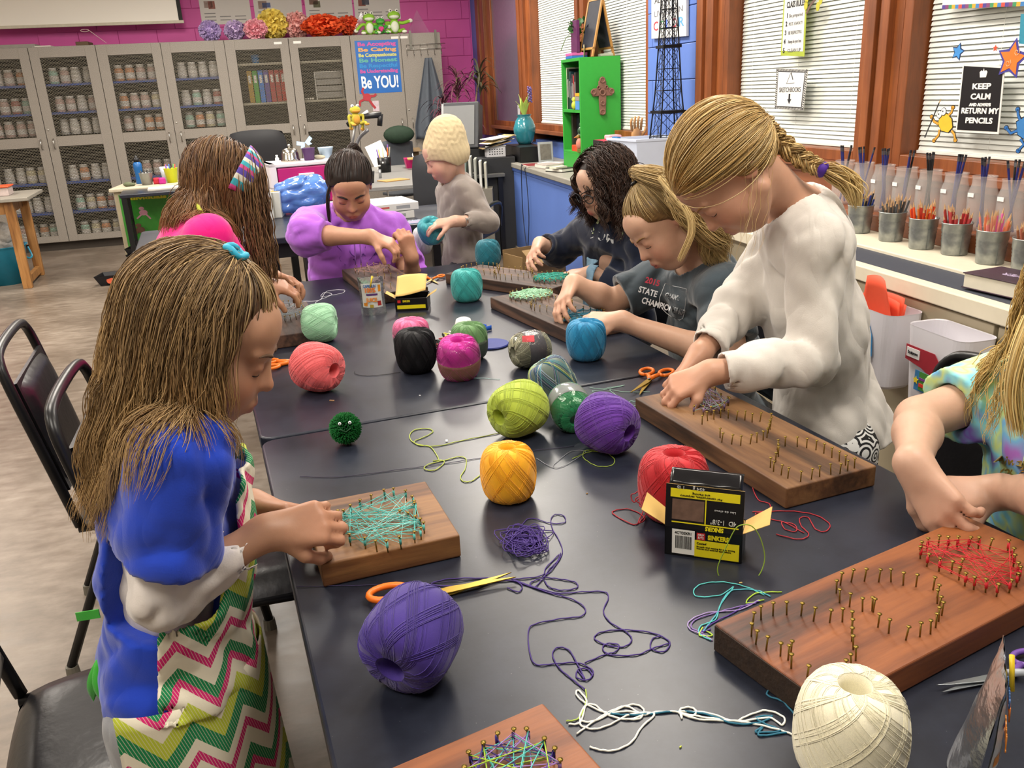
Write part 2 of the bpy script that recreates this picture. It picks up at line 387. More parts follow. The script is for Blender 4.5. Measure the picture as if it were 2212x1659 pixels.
# ceiling troffers as real fixtures
for (x, y) in lamps:
    tr = thing('ceiling_light', 'recessed rectangular fluorescent ceiling light with white diffuser', 'ceiling light', Rm(x, y, CEIL), YR, 'recessed ceiling lights of the classroom')
    ob('frame', MB().bb((-.31, -.61, -.02), (-.28, .61, .0)).bb((.28, -.61, -.02), (.31, .61, 0)).bb((-.31, -.61, -.02), (.31, -.58, 0)).bb((-.31, .58, -.02), (.31, .61, 0)), pm('#ddd', .5), tr)
    ob('diffuser', MB().bb((-.28, -.58, -.006), (.28, .58, -.001)), pm('#fff4e2', .5, var=0, emit=6), tr)
# baseboard on the back wall
struct('baseboard_back', MB().bb((1.65, FAR-.02, 0), (wx(FAR), FAR, .1)), pm('#3a352f', .6), rz=YR)
# ================================================================ work tables
m, t, b = newmat('black_epoxy'); co = t.coord('Object'); n = t.noise(7, 6, co, .7); n2 = t.noise(220, 2, co); n3 = t.noise(2.2, 3, co)
sc_ = t.math('GREATER_THAN', t.noise(75, 2, co), .735)
col = t.ramp(n, [(.35, '#191c26'), (.65, '#272b37')])
col = t.mix(t.math('MULTIPLY', t.math('GREATER_THAN', t.noise(320, 1, t.coord('Object')), .80), .35), col, (.35, .35, .34, 1))
t.link(col, b.inputs['Base Color']); t.link(t.math('MULTIPLY_ADD', n3, .24, .2), b.inputs['Roughness']); t.link(t.bump(n2, .04, .001), b.inputs['Normal']); b.inputs['Specular IOR Level'].default_value = .42
MTBL = m; MBLK_ = pm('#141417', .45, var=.1)
def rrect(x0, y0, x1, y1, r, n=5):
    P = []
    for (cx, cy, a0) in ((x1-r, y0+r, -PI/2), (x1-r, y1-r, 0), (x0+r, y1-r, PI/2), (x0+r, y0+r, PI)):
        for k in range(n+1): a = a0+PI/2*k/n; P.append((cx+r*math.cos(a), cy+r*math.sin(a)))
    return P
def worktable(label, u0, u1, v0, v1, z=TZ, th=.032, group=None):
    t_ = thing('work_table', label, 'table', Tb((u0+u1)/2, (v0+v1)/2, 0), YT, group); W, D = (u1-u0)/2, (v1-v0)/2
    ob('tabletop', MB().prism(rrect(-W, -D, W, D, .03), z-th, z), MTBL, t_, bev=.005, bseg=3)
    ap = MB().bb((-W+.05, -D+.05, z-th-.08), (W-.05, -D+.07, z-th)).bb((-W+.05, D-.07, z-th-.08), (W-.05, D-.05, z-th)).bb((-W+.05, -D+.05, z-th-.08), (-W+.07, D-.05, z-th)).bb((W-.07, -D+.05, z-th-.08), (W-.05, D-.05, z-th))
    ob('apron', ap, MBLK_, t_)
    for sx in (-1, 1):
        for sy in (-1, 1): l = ob('leg', MB().box((sx*(W-.08), sy*(D-.08), (z-th)/2), (.05, .05, z-th)), MBLK_, t_, bev=.004)
    return t_
T1 = worktable('near black work table, closer of the two pushed together', .037, 1.068, .06, 1.738)
T2 = worktable('black work table behind the seam, where the farther girls sit', .037, 1.068, 1.746, 3.36)
T4 = worktable('black table further back under the white drawer unit', -.12, .64, 5.34, 6.35)
T3 = worktable('black table holding the pizza boxes, behind the girl in purple', -.35, 1.42, 4.55, 5.32)
# ================================================================ string-art boards
WOODS = [mat_wood('#38220f', '#6b4425', '#8d6338', 1.0, .55, 'X', .0, 15), mat_wood('#3a2514', '#66452a', '#84603c', 1.0, .6, 'X', 4., 13), mat_wood('#3a2012', '#6c3a1d', '#8e5229', 1.0, .45, 'X', 9., 15), mat_wood('#2b1c15', '#4b3326', '#634636', 1.2, .65, 'X', 2., 24)]
MBRASS = pm('#8b7434', .35, .85, var=.1)
nb = MB().cyl((0, 0, -.002), (0, 0, .019), .0011, n=8).lathe([(.0011, .0178), (.0028, .0186), (.0028, .0196), (0, .0198)], 10)
NAIL = mkmesh('nail', nb.v, nb.f, True); NAIL.materials.append(MBRASS)
def board(label, cu, cv, L, W, ang, mat, H=.038, name='pine_board', grp=None):
    t_ = thing(name, label, 'board', Tb(cu, cv, TZ), YT+ang, grp)
    mb = MB(); nx, ny = 14, 6
    ob('plank', MB().bb((-L/2, -W/2, .0005), (L/2, W/2, H)), mat, t_, bev=.0028, bseg=3)
    t_['H'] = H; return t_
def onb(t_, p): # world -> board local
    return (np.asarray(p)-np.array(t_.location))@np.array(t_.rotation_euler.to_matrix())
def nails_px(t_, pts, tip=False):
    """nails measured on the photo at their heads (on the plane of the nail heads)"""
    out = []
    for (x, y) in pts:
        p = onb(t_, Zp(x, y, TZ+.038+.019)); out.append(p[:2])
        o = ob('nail', NAIL, None, t_, loc=(p[0], p[1], .038), R=Ry(rnd.uniform(-.08, .08))@Rx(rnd.uniform(-.08, .08)))
    return out
def nails_loc(t_, pts):
    for p in pts: ob('nail', NAIL, None, t_, loc=(p[0], p[1], .038), R=Ry(rnd.uniform(-.08, .08))@Rx(rnd.uniform(-.08, .08)))
    return pts
def strings(t_, P, pairs, col, r=.0005, name='string_web', z0=.049):
    mb = MB()
    for i, j in pairs:
        a, b_ = P[i], P[j]; z = z0+rnd.uniform(-.004, .005)
        mb.tube([(a[0], a[1], z), ((a[0]+b_[0])/2, (a[1]+b_[1])/2, z-.0006), (b_[0], b_[1], z+rnd.uniform(-.002, .002))], r, 4)
    for i in set(k for q in pairs for k in q): mb.cyl((P[i][0], P[i][1], z0-.005), (P[i][0], P[i][1], z0+.004), .0019, n=7)
    return ob(name, mb, pm(col, .6, var=.15, vs=400), t_, smooth=True)
def web(n, k, seed=1, far=3):
    r_ = random.Random(seed); q = []; i = 0
    for _ in range(k):
        j = r_.randrange(n)
        while min((j-i) % n, (i-j) % n) < far: j = r_.randrange(n)
        q.append((i, j)); i = j
    return q
B1 = board('small square pine board with turquoise string criss-crossed over brass nails, by the girl in blue', .183, 1.217, .208, .207, 0, WOODS[0])
pz = lambda L: [(640+x/3.318, 1000+y/3.318) for x, y in L]
P = nails_px(B1, pz([(630, 192), (695, 183), (782, 196), (835, 235), (852, 270), (853, 285), (800, 352), (857, 380), (886, 395), (911, 425), (888, 468), (843, 493), (743, 527), (648, 552), (570, 555), (487, 535), (380, 512), (305, 482), (230, 465), (204, 398), (250, 362), (292, 338), (340, 335), (385, 298), (453, 265), (530, 232), (742, 338)]))
strings(B1, P[:26], web(26, 62, 3, 5), '#62c4bd', .0005)
strings(B1, P[:26], web(26, 16, 8, 7), '#a8e2da', .0005)
B2 = board('long pine board of bare brass nails under the hands of girl in white', .898, 1.282, .488, .186, PI/2+.038, WOODS[1])
pz = lambda L: [(1300+x/3.319, 760+y/3.319) for x, y in L]
P = nails_px(B2, pz([(730, 225), (775, 240), (815, 255), (855, 300), (905, 322), (910, 325), (880, 362), (845, 380), (785, 390), (730, 388), (660, 385), (640, 300), (690, 240)]))
strings(B2, P, web(13, 26, 5, 3), '#8a7396', .0005); strings(B2, P, web(13, 14, 9, 3), '#7f9b86', .0005)
nails_px(B2, pz([(720, 455), (760, 430), (805, 420), (853, 408), (908, 412), (967, 425), (1028, 425), (1080, 440), (1137, 435), (1217, 440), (1213, 470), (1210, 490), (1195, 515), (1187, 548), (1160, 565), (1115, 582), (1067, 592), (998, 603), (933, 593), (862, 580), (850, 548), (1262, 632), (1318, 607), (1405, 610), (1473, 618), (1540, 633), (1597, 657), (1655, 687), (1708, 712), (1753, 740), (1817, 760), (1768, 780), (1713, 800), (1648, 805), (1567, 820), (1508, 838), (1430, 855), (1338, 832), (1290, 810), (1235, 785), (1212, 757), (1250, 720), (1262, 660), (1270, 680)]))
B3 = board('big reddish board with brass nails, red string at its far end', .765, .722, .488, .176, .166, WOODS[2])
ob('end_grain', MB().bb((-.2452, -.086, .002), (-.2438, .086, .036)), pm('#2a1c12', .8, var=.6, vs=120, bump=.8, bs=150), B3)
pz = lambda L: [(1500+x/2.968, 1100+y/2.968) for x, y in L]
nails_px(B3, pz([(370, 727), (377, 662), (432, 622), (509, 598), (597, 592), (690, 597), (770, 632), (875, 640), (956, 637), (1020, 653), (1016, 705), (1017, 758), (1027, 810), (1043, 880), (1015, 930), (980, 968), (922, 995), (822, 1015), (727, 1000), (627, 930), (607, 878), (623, 845), (557, 852), (465, 817), (398, 777), (917, 455), (943, 405), (1013, 385), (1098, 380), (1190, 385), (1269, 385), (1348, 405), (1430, 415), (1541, 435), (1567, 485), (1568, 520), (1577, 560), (1597, 595), (1577, 632), (1558, 672), (1525, 712), (1456, 730), (1366, 750), (1255, 708), (1186, 670), (1155, 575), (1148, 568), (1086, 570), (1002, 542), (938, 517)]))
P = nails_px(B3, pz([(1457, 238), (1455, 207), (1500, 187), (1572, 170), (1633, 177), (1693, 177), (1765, 177), (1831, 177), (1901, 187), (2020, 198), (2047, 245), (2057, 290), (2082, 340), (2095, 372), (2077, 412), (2031, 452), (1950, 475), (1879, 450), (1803, 432), (1745, 410), (1707, 372), (1718, 315), (1658, 330), (1578, 318), (1500, 287)]))
strings(B3, P, [q for q in web(25, 60, 21, 3) if q[0] not in (20, 21, 22) and q[1] not in (20, 21, 22)], '#c2202c', .0005)
B4 = board('pine board cropped by the bottom edge, multicoloured string between its nails', .158, .606, .245, .19, .162, WOODS[2])
pz = lambda L: [(1040+x/2.866, 1080+y/2.866) for x, y in L]
P = nails_px(B4, pz([(10, 1495), (92, 1440), (195, 1422), (288, 1415), (388, 1472), (445, 1535), (483, 1605), (430, 1700), (330, 1790), (200, 1840), (60, 1840), (-60, 1760), (-110, 1650), (-70, 1560)]))
for c_, s_ in (('#59b5ae', 2), ('#9c78b8', 4), ('#a6c83a', 6), ('#3a2a78', 9)): strings(B4, P, web(14, 13, s_, 3), c_, .0007)
def ring(cx, cy, rx, ry, n, a0=0, heart=0):
    out = []
    for k in range(n):
        a = a0+2*PI*k/n; x, y = math.cos(a), math.sin(a)
        out.append((cx+rx*x, cy+ry*y*(1-heart*abs(x)**2)))
    return out
B5 = board('brown board lying in front of the girl in the purple hoodie', .575, 3.07, .50, .188, -PI/2+.06, WOODS[3])
P = nails_loc(B5, ring(.12, 0, .09, .07, 18)); strings(B5, nails_loc(B5, ring(-.14, 0, .08, .065, 16)), web(16, 30, 3, 3), '#b08a84', .0005)
B6 = board('greyish brown board with teal stringed shape, in front of girl with glasses', 1.0, 2.835, .50, .19, math.radians(-61), WOODS[3])
P = nails_loc(B6, ring(.165, .01, .06, .065, 20)); strings(B6, P, web(20, 80, 4, 4), '#2fa08e', .0007)
nails_loc(B6, ring(.0, .0, .07, .07, 20)); nails_loc(B6, ring(-.16, .0, .07, .07, 20))
B7 = board('greyish brown board with a mint and a blue stringed shape, beside the cyan ball', .945, 2.334, .49, .19, math.radians(-83.2), WOODS[3])
P = nails_loc(B7, ring(-.16, .01, .06, .07, 20)); strings(B7, P, web(20, 85, 4, 4), '#a9d6b4', .0008)
nails_loc(B7, ring(-.01, .0, .06, .065, 18)); P = nails_loc(B7, ring(.16, .0, .065, .07, 20)); strings(B7, P, web(20, 55, 12, 4), '#2a7f9a', .0007)
B8 = board('reddish board with pale strings left of the mint green ball', .178, 2.635, .40, .19, PI/2, WOODS[3])
P = nails_loc(B8, ring(.06, .0, .11, .07, 24)); strings(B8, P, web(24, 40, 4, 4), '#8f9aa0', .0005)
# ================================================================ balls of crochet thread
def ball_profile(hole=.30, hh=.86, sq=.0, n=26):
    """outer side from the top hole rim to the bottom hole rim, R = 1"""
    P = []
    for k in range(n+1):
        a = PI/2-PI*k/n; e = .62
        x = math.copysign(abs(math.cos(a))**e, math.cos(a)); y = math.copysign(abs(math.sin(a))**.80, math.sin(a))
        P.append((hole*1.05+(1-hole*1.05)*x, hh*y))
    return P
def ball_mesh(name, seed, nth=150, sweep=2.2, cols=None, taper=.0, tr=.0105):
    r_ = random.Random(seed); pr = ball_profile()
    full = [(.26, -.60), (.27, -.3), (.27, .3), (.26, .60), (.29, .80)]
    prof = [(.27*1.0, .0)]
    inner = [(.275, -.70), (.24, -.4), (.24, .4), (.275, .70)]
    outer = [(p[0]*(1+taper*p[1]), p[1]) for p in pr]
    ringp = inner+outer+[inner[0]]
    mb = MB(); n = 48; v = []
    for r, z in ringp:
        for k in range(n): a = 2*PI*k/n; v.append((r*math.cos(a), r*math.sin(a), z))
    f = [((i+1)*n+k, (i+1)*n+(k+1) % n, i*n+(k+1) % n, i*n+k) for i in range(len(ringp)-1) for k in range(n)]
    mb.add(v, f); C0 = [tuple(np.mean(cols, 0)*.45) if cols else (.6, .6, .6)]*len(mb.v)
    seg = 22; ts = np.linspace(0, 1, seg)
    oo = np.array(outer); arc = np.r_[0, np.cumsum(np.hypot(*np.diff(oo, axis=0).T))]; arc /= arc[-1]
    for i in range(nth):
        a0 = 2*PI*(i+r_.uniform(-.35, .35))/nth*1.0; s = sweep*(1 if (i//7) % 3 else -1)*r_.uniform(.93, 1.05)
        band = r_.uniform(-.004, .012)
        rr = np.interp(ts, arc, oo[:, 0])+band; zz = np.interp(ts, arc, oo[:, 1])*(1+band)
        th = a0+s*ts
        pts = np.c_[rr*np.cos(th), rr*np.sin(th), zz]; k0 = len(mb.v); mb.tube(pts, tr, 3, cap=False)
        c = (cols[r_.randrange(len(cols))] if cols else (1, 1, 1)); C0 += [c]*(len(mb.v)-k0)
    me = mkmesh(name, mb.v, mb.f, True, np.array(C0)); return me
BM = [ball_mesh('thread_winding', 1, 170, 2.1), ball_mesh('thread_winding', 2, 170, 1.5, taper=.06), ball_mesh('thread_winding', 3, 170, 2.9, taper=-.05)]
for q in BM: q.materials.append(pm('#888'))
def myarn(col):
    m, t, b = newmat('yarn'); co = t.coord('Object'); c = lin(col)
    wv = t.noise(55, 2, co); a = t.new('ShaderNodeVectorMath', operation='SCALE'); a.inputs[0].default_value = c[:3]; t.link(t.math('MULTIPLY_ADD', wv, .4, .8), a.inputs['Scale']); t.link(a.outputs[0], b.inputs['Base Color'])
    b.inputs['Roughness'].default_value = .62; b.inputs['Sheen Weight'].default_value = .25 if max(c[:3]) > .02 else 0; b.inputs['Specular IOR Level'].default_value = .3
    t.link(t.bump(t.noise(130, 2, co), .25, .01), b.inputs['Normal']); return m
MYLAR = pm('#ffffff', .04, trans=1, var=0, ior=1.25, spec=.9, bump=.6, bs=35, bd=.01)
def ball(label, cx, cy, wpx, col, axis=(0, 0, 1), k=0, hh=.92, zc=None, me=None, center=None, R=None):
    """centre pixel on the plane of the ball's centre height; axis in the table frame"""
    r = .045
    for _ in range(4):
        z = TZ+(r*hh if abs(axis[2]) > .8 else r*1.0) if zc is None else zc
        p = Zp(cx, cy, z); r = wpx*np.dot(p-V(0, 0, CAMH), fw)/FPX/2*.985
    if center is not None: p = center
    ax = rot2(nrm(axis), YT); x, y, d = basis(ax)
    t_ = thing('thread_ball', label, 'thread ball', (p[0], p[1], z-(r*hh if abs(axis[2]) > .8 else r)))
    h = p[2]-t_.location[2]
    o = ob('winding', me or BM[k], myarn(col) if me is None else pm('#fff', .6, var=.1, attr='Col'), t_, loc=(0, 0, h)); o.scale = (r, r, r*hh/.86)
    o.rotation_euler = Matrix(np.c_[x, y, d].tolist()).to_euler()
    t_['r'] = r; return t_, o, np.c_[x, y, d], h, r
def band(b, z0, z1, mat, name='label_band', gap=1.02, n=40):
    t_, o, A, h, r = b; s = o.scale[2]
    oo = np.array(ball_profile()); zz = np.linspace(z0, z1, 8)
    rr = np.interp(-zz, -oo[:, 1], oo[:, 0]); pf = [(a*gap*r, z*s) for a, z in zip(rr, zz)]
    pf2 = pf+[(a-.0006, z) for a, z in reversed(pf)]+[pf[0]]
    mb = MB().lathe_open(pf2, n); return ob(name, mb, mat, t_, smooth=True, loc=(0, 0, h), R=A)
ball('yellow thread ball standing upright in the middle of the near table', 1098, 1020, 122, '#f6ae10', k=0, hh=1.0)
ball('largest cream white thread ball at the front right corner, standing upright', 1838, 1575, 238, '#e9e3c8', k=2, hh=1.0)
ball('large dark purple thread ball lying tilted near the front edge', 892, 1372, 206, '#3a2480', axis=(-.62, -.62, -.2), k=1, hh=.95)
ball('coral pink thread ball lying on its side, hole towards the camera', 686, 793, 107, '#e8676a', axis=(.62, -.78, -.02), k=2, hh=.92)
ball('mint green thread ball lying on its side, farther left on the table', 690, 697, 84, '#a6d9b4', axis=(.95, -.30, 0), k=1, hh=.86)
ball('black thread ball standing upright before a pink one', 898, 757, 90, '#0d0d12', k=1, hh=1.05)
b_ = ball('light pink wrapped thread ball mostly hidden behind the black ball', 889, 728, 80, '#e0709f', k=1, hh=1.02); band(b_, -.7, .25, pm('#25262c', .35, var=.1)); band(b_, .25, .84, MYLAR, 'clear_wrap', 1.04)
b_ = ball('magenta thread ball with a brown paper band around its lower half', 991, 773, 94, '#c9219a', axis=(-.08, -.20, .97), k=0, hh=.98); band(b_, -.78, .05, pm('#7b5348', .4, var=.2, vs=60)); band(b_, .05, .84, MYLAR, 'clear_wrap', 1.04)
b_ = ball('sage green thread ball with a dark band, behind the magenta ball', 1014, 737, 80, '#5f8a54', k=1, hh=1.0); band(b_, -.8, .1, pm('#3d463d', .35, var=.1)); 
ball('turquoise thread ball upright between the orange scissors and the boards', 1008, 616, 69, '#33a3a0', k=0, hh=1.0)
ball('dark teal thread ball at the far end of the table', 1054, 546, 56, '#0c6b7c', k=2, hh=1.0)
BCY = ball('bright cyan blue thread ball under the fingers of the ponytail girl', 1266, 734, 87, '#1787b8', k=1, hh=1.0)
VAR = ball_mesh('thread_winding', 5, 150, 1.9, cols=[lin(c)[:3] for c in ('#b9b89a', '#8f8f74', '#6e6f5b', '#c9c8b0')]); VAR.materials.append(pm('#fff', .6, attr='Col'))
MUL = ball_mesh('thread_winding', 6, 150, 1.2, cols=[lin(c)[:3] for c in ('#2f5f78', '#a9b53c', '#8fa3b4', '#27405c', '#7f7f9c', '#4f9aa0', '#d0d6b0')], tr=.016); MUL.materials.append(pm('#fff', .6, attr='Col'))
b_ = ball('beige thread ball lying on its side in a grey printed band', 1145, 754, 80, '#aaa', axis=(.98, .12, 0), me=VAR, hh=1.05); band(b_, -.38, .45, pm('#4a4a50', .4, var=.25, vs=90)); band(b_, -.8, .84, MYLAR, 'clear_wrap', 1.05)
ob('printed_patch', MB().box((0, 0, 0), (.03, .004, .018)), pm('#c4404a', .4, var=.4, vs=80), b_[0], loc=(-.004, -b_[4]*.72, b_[3]+b_[4]*.78), R=Rx(-.75))
ball('variegated blue, green and white thread ball leaning behind the lime ball', 1193, 820, 96, '#aaa', axis=(-.35, .2, .75), me=MUL, hh=.95, zc=TZ+.047)
ball('lime green thread ball lying on its side, hole facing left', 1118, 883, 120, '#a9bc3a', axis=(-.93, -.42, -.05), k=2, hh=.95)
b_ = ball('emerald green thread ball in clear wrap between the lime and purple balls', 1232, 880, 94, '#12804a', axis=(-.15, -.95, -.22), k=0, hh=1.1); band(b_, -.8, .15, pm('#8f9494', .12, var=.25, vs=40, spec=.8, alpha=.75)); band(b_, .15, .8, MYLAR, 'clear_wrap', 1.035)
ball('medium purple thread ball lying beside the emerald ball, hole facing right', 1313, 915, 128, '#5b2791', axis=(.42, -.88, -.12), k=2, hh=.92)
BRED = ball('red thread ball with loose strands behind the open nail box', 1455, 1046, 154, '#b9121f', k=0, hh=.98)
# ================================================================ pompom creature
p = Zp(746, 925, TZ+.034); pp = thing('pompom', 'small green yarn pompom with googly eyes near the left edge', 'pompom', (p[0], p[1], TZ))
mb = MB(); R_ = .031
for i in range(2600):
    z = NR.uniform(-1, 1); a = NR.uniform(0, 2*PI); s = math.sqrt(1-z*z); d = V(s*math.cos(a), s*math.sin(a), z); q = R_*NR.uniform(.93, 1.1)
    mb.tube([d*R_*.55, d*q], [.0013, .0008], 3, cap=True)
ob('yarn_pile', mb, pm('#0d6a2a', .8, var=.35, vs=150), pp, loc=(0, 0, .034))
toc = nrm(V(0, 0, CAMH)-p)
for dx in (-.010, .010):
    x, y, d = basis(toc); q = toc*.031+x*(-dx)+y*.010
    e = ob('googly_eye', MB().ell((0, 0, 0), (.0034, .0034, .0034), n=10, m=8), pm('#eef2ee', .15, var=0), pp, smooth=True, loc=q+V(0, 0, .034)); ob('pupil', MB().ell(nrm(toc)*.0028, (.0015, .0015, .0015), n=8, m=6), pm('#050505', .2, var=0), e, smooth=True)
ob('felt_mouth', MB().tube([toc*.032+x*.011-y*.001, toc*.0335-y*.008, toc*.032-x*.011-y*.001], .0014, 6), pm('#0a3a1a', .8), pp, smooth=True, loc=(0, 0, .034))
# ================================================================ scissors
def scissors(label, px, py, ang, ln=.20, op=.10, hc='#e8731d', bc='#b99a3f', z=TZ, two=None, loc=None, metal=.9):
    """pivot pixel; ang = direction of the blades in the table frame"""
    p = Zp(px, py, z) if loc is None else loc
    t_ = thing('scissors', label, 'scissors', (p[0], p[1], z), YT+ang); s = ln/.20
    MBd = pm(bc, .3, metal, var=.08); MH = pm(hc, .4, var=.03)
    for sg in (1, -1):
        A = Rz(sg*op); zz = .003 if sg > 0 else .006
        bl = MB().prism([(-.012, -.006*1), (.02, -.0085), (.085, -.002), (.11, .0025), (.02, .006), (-.012, .006)] if sg > 0 else [(-.012, -.006), (.02, -.006), (.11, -.0025), (.085, .002), (.02, .0085), (-.012, .006)], 0, .0018)
        ob('blade', (np.array(bl.v)*s@A.T+V(0, 0, zz), bl.f), MBd, t_, bev=.0004)
        c = V(-.062, -sg*.021, 0); lp = [c+V(.026*math.cos(a), .0165*math.sin(a), 0) for a in np.linspace(.15, 2*PI-.15+.3, 22)]
        h = MB().tube([q*s@A.T+V(0, 0, zz+.004) for q in lp], .0046*s, 8)
        h.tube([V(-.005, 0, 0)*s@A.T+V(0, 0, zz+.002), V(-.02, -sg*.004, 0)*s@A.T+V(0, 0, zz+.003), V(-.04, -sg*.012, 0)*s@A.T+V(0, 0, zz+.004)], [.006*s, .006*s, .005*s], 8)
        ob('handle', h, MH if two is None else (MH if sg > 0 else pm(two, .4)), t_, smooth=True)
    ob('pivot', MB().lathe([(.004*s, .0085), (.004*s, .0105), (0, .011)], 12), pm('#8a8a8a', .3, 1), t_); return t_
SC1 = scissors('orange-handled scissors with open brass blades, by the hands of the girl in white', 1402, 826, math.radians(-137), .185, .09)
scissors('orange-handled brass scissors mostly hidden behind the large purple ball', 945, 1290, math.radians(1), .21, .06)
scissors('orange-handled scissors by the face of the girl in blue, under coral ball', 632, 786, math.radians(0), .2, .02)
scissors('small orange-handled scissors at the far end, beside the turquoise ball', 934, 607, math.radians(-108), .15, .35)
scissors('purple and grey scissors cropped by the right edge', 2168, 1468, math.radians(172), .155, .03, '#6b4a98', '#9aa0a4', two='#9aa0a8')
scissors('purple and blue scissors lying on the table behind', 858, 443, math.radians(170), .17, .10, '#5a3a8a', '#b0a890', two='#2a55b0')
# ================================================================ nail boxes
MCARD = pm('#c8a660', .75, var=.06); MBX = pm('#101012', .3, var=.1); MYL = pm('#e2d41c', .35, var=.03); MREDL = pm('#c92a2a', .4); MWH = pm('#e9e9e4', .4, var=0)
def wl(p): return pm(p, .4, var=0)
NB = thing('nail_box', 'open black and yellow cardboard nail box with raised lid, by the red ball', 'box', Tb(.628, .978, TZ), YT-.70)
W_, D_, H_ = .112, .05, .047
ob('carton', MB().bb((-W_/2, -D_/2, 0), (W_/2, -D_/2+.001, H_)).bb((-W_/2, D_/2-.001, 0), (W_/2, D_/2, H_)).bb((-W_/2, -D_/2, 0), (-W_/2+.001, D_/2, H_)).bb((W_/2-.001, -D_/2, 0), (W_/2, D_/2, H_)).bb((-W_/2, -D_/2, 0), (W_/2, D_/2, .001)), MBX, NB)
ob('inner_lining', MB().bb((-W_/2+.0015, -D_/2+.0015, .001), (W_/2-.0015, -D_/2+.0022, H_-.001)).bb((W_/2-.0022, -D_/2+.002, .001), (W_/2-.0015, D_/2-.002, H_-.001)).bb((-W_/2+.002, D_/2-.0022, .001), (W_/2-.002, D_/2-.0015, H_-.001)).bb((-W_/2+.0015, -D_/2+.002, .001), (-W_/2+.0022, D_/2-.002, H_-.001)), MCARD, NB)
F = lambda x0, z0, x1, z1, d=.0007: MB().bb((x0, -D_/2-d, z0), (x1, -D_/2, z1))
ob('white_label', F(-.045, .004, -.012, .044), MWH, NB); ob('yellow_panel', F(-.012, .003, .052, .030), MYL, NB); ob('logo_patch', F(-.009, .031, .003, .042), MREDL, NB)
RF = Rx(PI/2); BK = wl('#0a0a0a')
text('4CTDSKR1', .0045, BK, NB, (-.0285, -D_/2-.001, .037), RF, width=.024)
bc = MB(); x = -.040
while x < -.017: w0 = rnd.choice([.0004, .0007, .001]); bc.bb((x, -D_/2-.0012, .013), (x+w0, -D_/2-.0007, .034)); x += w0+rnd.choice([.0005, .0008])
ob('barcode', bc, BK, NB); text('GRIP\nRITE', .0035, MWH, NB, (-.003, -D_/2-.001, .0375), RF, width=.009); text('SINKERS', .0072, MYL, NB, (.022, -D_/2-.001, .0335), RF, width=.03, bold=.0004)
text('Coated', .0035, BK, NB, (-.009, -D_/2-.001, .024), RF, align='LEFT'); text('Smooth vinyl coating for easy driving\nInterior and exterior applications', .0024, BK, NB, (-.009, -D_/2-.001, .019), RF, align='LEFT', width=.055)
# raised lid (printed side towards the camera, upside down) leaning a little forward
LR = Rx(math.radians(-8)); LH = .066
lid = ob('lid', MB().bb((-W_/2, -.0008, 0), (W_/2, .0, LH)), MBX, NB, loc=(0, -D_/2, H_), R=LR)
ob('lid_lining', MB().bb((-W_/2, .0001, 0), (W_/2, .0008, LH)), MCARD, NB, loc=(0, -D_/2, H_), R=LR)
def onlid(name, x0, z0, x1, z1, mat): return ob(name, MB().bb((x0, -.0016, z0), (x1, -.0008, z1)), mat, lid)
onlid('yellow_stripe', -.049, .047, .050, .060, MYL); onlid('yellow_rule', -.046, .008, .05, .0095, MYL); onlid('picture', -.046, .013, .000, .044, pm('#6b5346', .4, var=.6, vs=70)); onlid('yellow_bar', .0015, .010, .0032, .047, MYL)
FL = RF@Rz(PI)
text('4D  1-3/8"', .0075, wl('#d8d8d0'), lid, (.028, -.002, .019), FL, width=.036); text('SINKERS', .0062, MYL, lid, (.016, -.002, .0065), FL, width=.026, bold=.0003)
text('For construction, carpentry\nand framing', .0032, BK, lid, (-.005, -.002, .0515), FL, width=.06); text('454 g     1 lb', .005, wl('#bbb'), lid, (-.02, -.002, .0645), FL, width=.04)
text('Lbs de clous', .003, wl('#bbb'), lid, (.03, -.002, .034), FL, width=.03)
fl = MB().grid(lambda u, v: V(-W_/2+.004+(W_-.008)*u+(.012*(1-v)*(u-.5)*0), .002+.026*v*.8, LH-.001+.020*math.sin(v*1.3)+.001*math.sin(u*17)*(1-v)), 16, 6)
ob('tuck_flap', fl, pm('#17171a', .18, var=.05), NB, loc=(0, -D_/2, H_), R=LR, solid=.0009, smooth=True)
for sg in (-1, 1):
    a = MB().grid(lambda u, v: V(0, -D_/2+.004+(D_-.008)*u, 0)+V(sg*.036*v, 0, .020*v+.008*v*u), 4, 4)
    ob('side_flap', a, MCARD, NB, loc=(sg*W_/2, 0, H_), solid=.0008)
for i in range(60): pass
NB2 = thing('nail_box', 'open nail box showing its tan inside, beside the juice pouch', 'box', Tb(.602, 2.715, TZ), YT-.35)
W_, D_, H_ = .105, .095, .042
ob('carton', MB().bb((-W_/2, -D_/2, 0), (W_/2, -D_/2+.001, H_)).bb((-W_/2, D_/2-.001, 0), (W_/2, D_/2, H_)).bb((-W_/2, -D_/2, 0), (-W_/2+.001, D_/2, H_)).bb((W_/2-.001, -D_/2, 0), (W_/2, D_/2, H_)).bb((-W_/2, -D_/2, 0), (W_/2, D_/2, .001)), MBX, NB2)
ob('yellow_panel', MB().bb((-.046, -D_/2-.0006, .008), (.046, -D_/2, .020)), MYL, NB2); ob('logo_patch', MB().bb((-.044, -D_/2-.0006, .028), (-.034, -D_/2, .037)), MREDL, NB2)
text('SINKERS', .007, MYL, NB2, (-.015, -D_/2-.001, .030), RF, width=.024, bold=.0003)
ob('lid', MB().grid(lambda u, v: V(-.05+.1*u, -D_/2+.09*v+.01*math.sin(u*9)*v*v*.3, H_+.02-.012*math.cos(u*2+v*2)+.03*v), 10, 8), MCARD, NB2, solid=.001, smooth=True)
for sg in (-1, 1): ob('side_flap', MB().grid(lambda u, v: V(sg*(W_/2+.03*v), -D_/2+.01+.035*u, H_+.018*v), 3, 3), MCARD, NB2, solid=.001)
